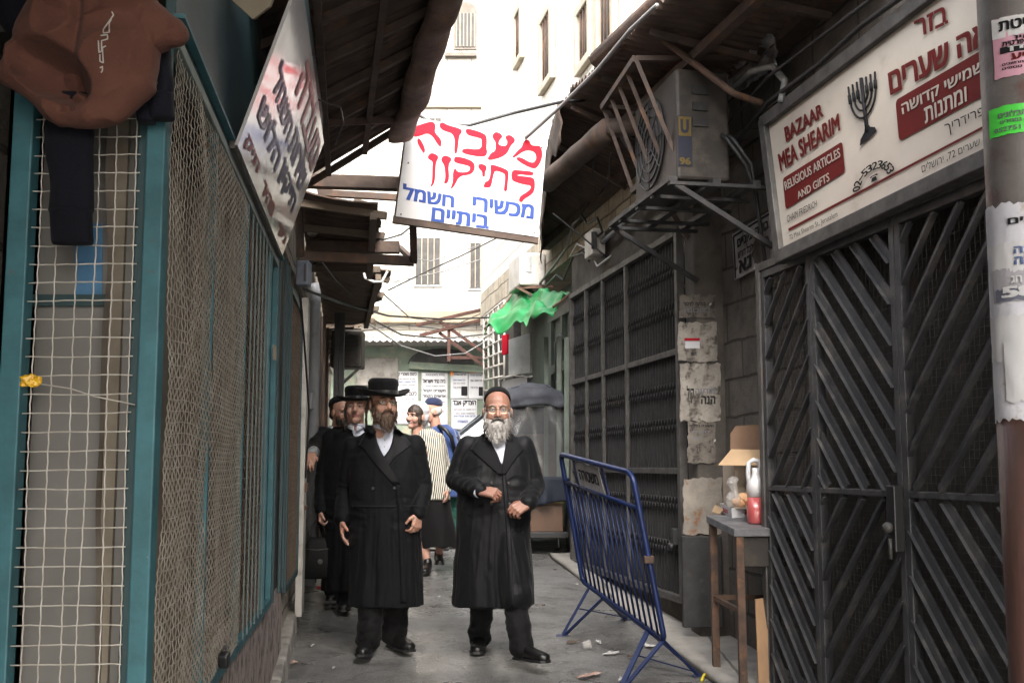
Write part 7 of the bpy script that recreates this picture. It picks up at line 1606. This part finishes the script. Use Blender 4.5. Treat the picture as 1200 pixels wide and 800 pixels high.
cable('second black cable over the bazaar sign toward the pole', [onR(850, 150, -.16), onR(900, 90, -.16), onR(980, 30, -.16), onR(1040, -15, -.16)], .010)
cable('steel strut slanting from the air conditioner to the bazaar sign', [onR(775, 45, -.6), onR(860, 110, -.3), onR(895, 122, -.1)], .022, 'rust')
cable('loose wire hanging along the left wall below the meter box', [onL(352, 345, .12), onL(358, 420, .13), onL(362, 480, .12), onL(358, 560, .1)], .006)
cable('thin looped wire over the top of the tilted sign', [TS(.6, .95, .02), TS(.7, 1.05, .1), TS(.85, 1.08, .1), TS(1.0, 1.02, .06)], .004)
cable('slack dark wire under the rusty left awning', [at(350, 15, 4.4), at(362, 40, 4.6), at(366, 65, 4.7), at(356, 72, 4.8)], .004, 'cable')


cable('thin black wire dropping from the far roof to the green plaster wall', [at(450, 345, 12), at(480, 372, 15), at(535, 380, 18), at(580, 360, 18)], .008)
cable('grey wire crossing before the barred far window', [at(470, 300, 16), at(505, 306, 18), at(560, 288, 19), at(588, 262, 18)], .008, 'cable_grey')
cable('twisted black wire hugging the wall from the second air conditioner', [onR(640, 335, -.1), onR(652, 322, -.14), onR(660, 328, -.1), onR(672, 300, -.12), onR(684, 296, -.1), onR(690, 306, -.1)], .011)
cable('pale flex looped on the stone below the torn awning', [onR(668, 300, -.08), onR(676, 286, -.12), onR(690, 292, -.1), onR(700, 312, -.08), onR(716, 300, -.08)], .009, 'cable_white')
cable('black flex hanging from the gutter pipe', [at(700, 165, 8.2), at(694, 205, 8.3), at(702, 228, 8.5), at(712, 215, 8.6), at(716, 180, 8.4)], .006)
cable('thin wire strung from the steel frame to the lowest awning', [at(372, 300, 8), at(395, 330, 9.5), at(420, 352, 11.5), at(436, 378, 13)], .006)
cable('slack cable drooping over the beige beam', [at(424, 388, 17), at(470, 380, 18.5), at(520, 386, 18.8), at(575, 378, 18)], .010)

# dull silver insulation on the wall over the bazaar sign
foil = mk('dull_foil', (.42, .42, .44), (.16, .16, .17), 14, rough=.3, metal=.6, bump=1, bscale=30)
mb = MB(); q = [onR(845, 78, -.05), onR(912, 20, -.05), onR(918, 78, -.05), onR(855, 120, -.05)]; f = bil(*q); mb.grid(lambda u, v: f(u, v) + Rn * (.04 + .05 * noise.noise(V((u * 6, v * 5, 1)))), 20, 14); o = mb.build('foil_lagging', foil, solid=.01); tag(o, 'patch of crumpled silver lagging on the dark wall above the small sign', 'lagging')

# ------------------------------------------------------------------ litter on the ground
def scrap(label, px, py, w, h, mat, seed, cat='litter', rise=.012):
    c = onG(px, py, .012); r_ = random.Random(seed); a = r_.random() * 3; n = 17; pts = []
    for k in range(n):
        t = 2 * math.pi * k / n; q = r_.uniform(.62, 1.1) / max(abs(math.cos(t)), abs(math.sin(t))) ** .7; x, y = w * .62 * q * math.cos(t), h * .62 * q * math.sin(t); pts.append((x * math.cos(a) - y * math.sin(a), x * math.sin(a) + y * math.cos(a)))
    mb = MB(); vs = [c + V((0, 0, rise))] + [V((c.x + x, c.y + y, g(c.y + y) + .013 + r_.uniform(0, rise * 1.5))) for x, y in pts]
    mb.add(vs, [(0, k + 1, (k + 1) % n + 1) for k in range(n)]); o = mb.build('litter_scrap', mat, solid=.002); return tag(o, label, cat, 'litter on the asphalt')
lp = mk('trodden_paper', (.46, .45, .44), (.33, .32, .30), 9, rough=.85); pk = mk('pinkish_card', (.40, .27, .22), (.30, .20, .16), 8, rough=.85); lf = mk('dry_leaves', (.10, .065, .045), (.06, .04, .03), 12, rough=.9)
for args in (('white paper scrap lying flat under the middle of the barrier', 715, 766, .10, .035, lp, 1), ('white paper scrap between the barrier feet', 762, 757, .075, .045, lp, 2), ('torn pinkish card lying at the bottom edge of the street', 690, 792, .16, .06, pk, 3),
    ('brown leaf heap beside the far foot of the barrier', 672, 753, .10, .03, lf, 4), ('small white scrap beside the leaf heap', 702, 753, .06, .02, lp, 5), ('tiny white scrap beyond the barrier', 676, 685, .04, .015, lp, 6),
    ('pale card lying on the left kerb end', 343, 777, .06, .04, pk, 7), ('small brown leaf near the striding man', 637, 710, .03, .015, lf, 8), ('grey paper scrap at the bottom edge beside the pinkish card', 728, 797, .08, .03, lp, 9),
    ('dark leaf under the rickshaw front', 648, 655, .04, .02, lf, 10), ('small pale scrap beside the kerb on the left', 366, 757, .03, .012, lp, 11), ('white crumb of paper on the asphalt near the kerb', 391, 783, .035, .01, lp, 12), ('tiny scrap between the two leading men', 515, 700, .015, .01, lp, 13), ('brown leaf behind the striding man', 650, 668, .03, .012, lf, 14), ('dark wet leaf near the barrier plate side', 739, 770, .035, .015, lf, 15)): scrap(*args)
mb = MB(); c = onG(683, 756, .03); mb.lathe([(.020, 0), (.025, .002), (.031, .056), (.029, .056), (.024, .005), (.001, .004)], 20, c, Matrix.Rotation(R(78), 3, 'Y')); o = mb.build('plastic_cup', film); tag(o, 'clear plastic cup lying on its side by the leaf heap', 'cup')
dp = empty('red_dustpan', onG(382, 690), 'small red plastic tool with a yellow handle lying by the kerb', 'tool')
c = onG(382, 688, .04); mb = MB(); mb.box(c, (.16, .06, .03)); mb.build('head', mk('red_plastic', (.5, .03, .03), rough=.4), dp, bevel=.008); mb = MB(); mb.tube([c, c + V((.03, 0, .12)), c + V((.02, 0, .2))], .01, 8); mb.build('handle', mk('yellow_plastic', (.55, .42, .08), rough=.4), dp)
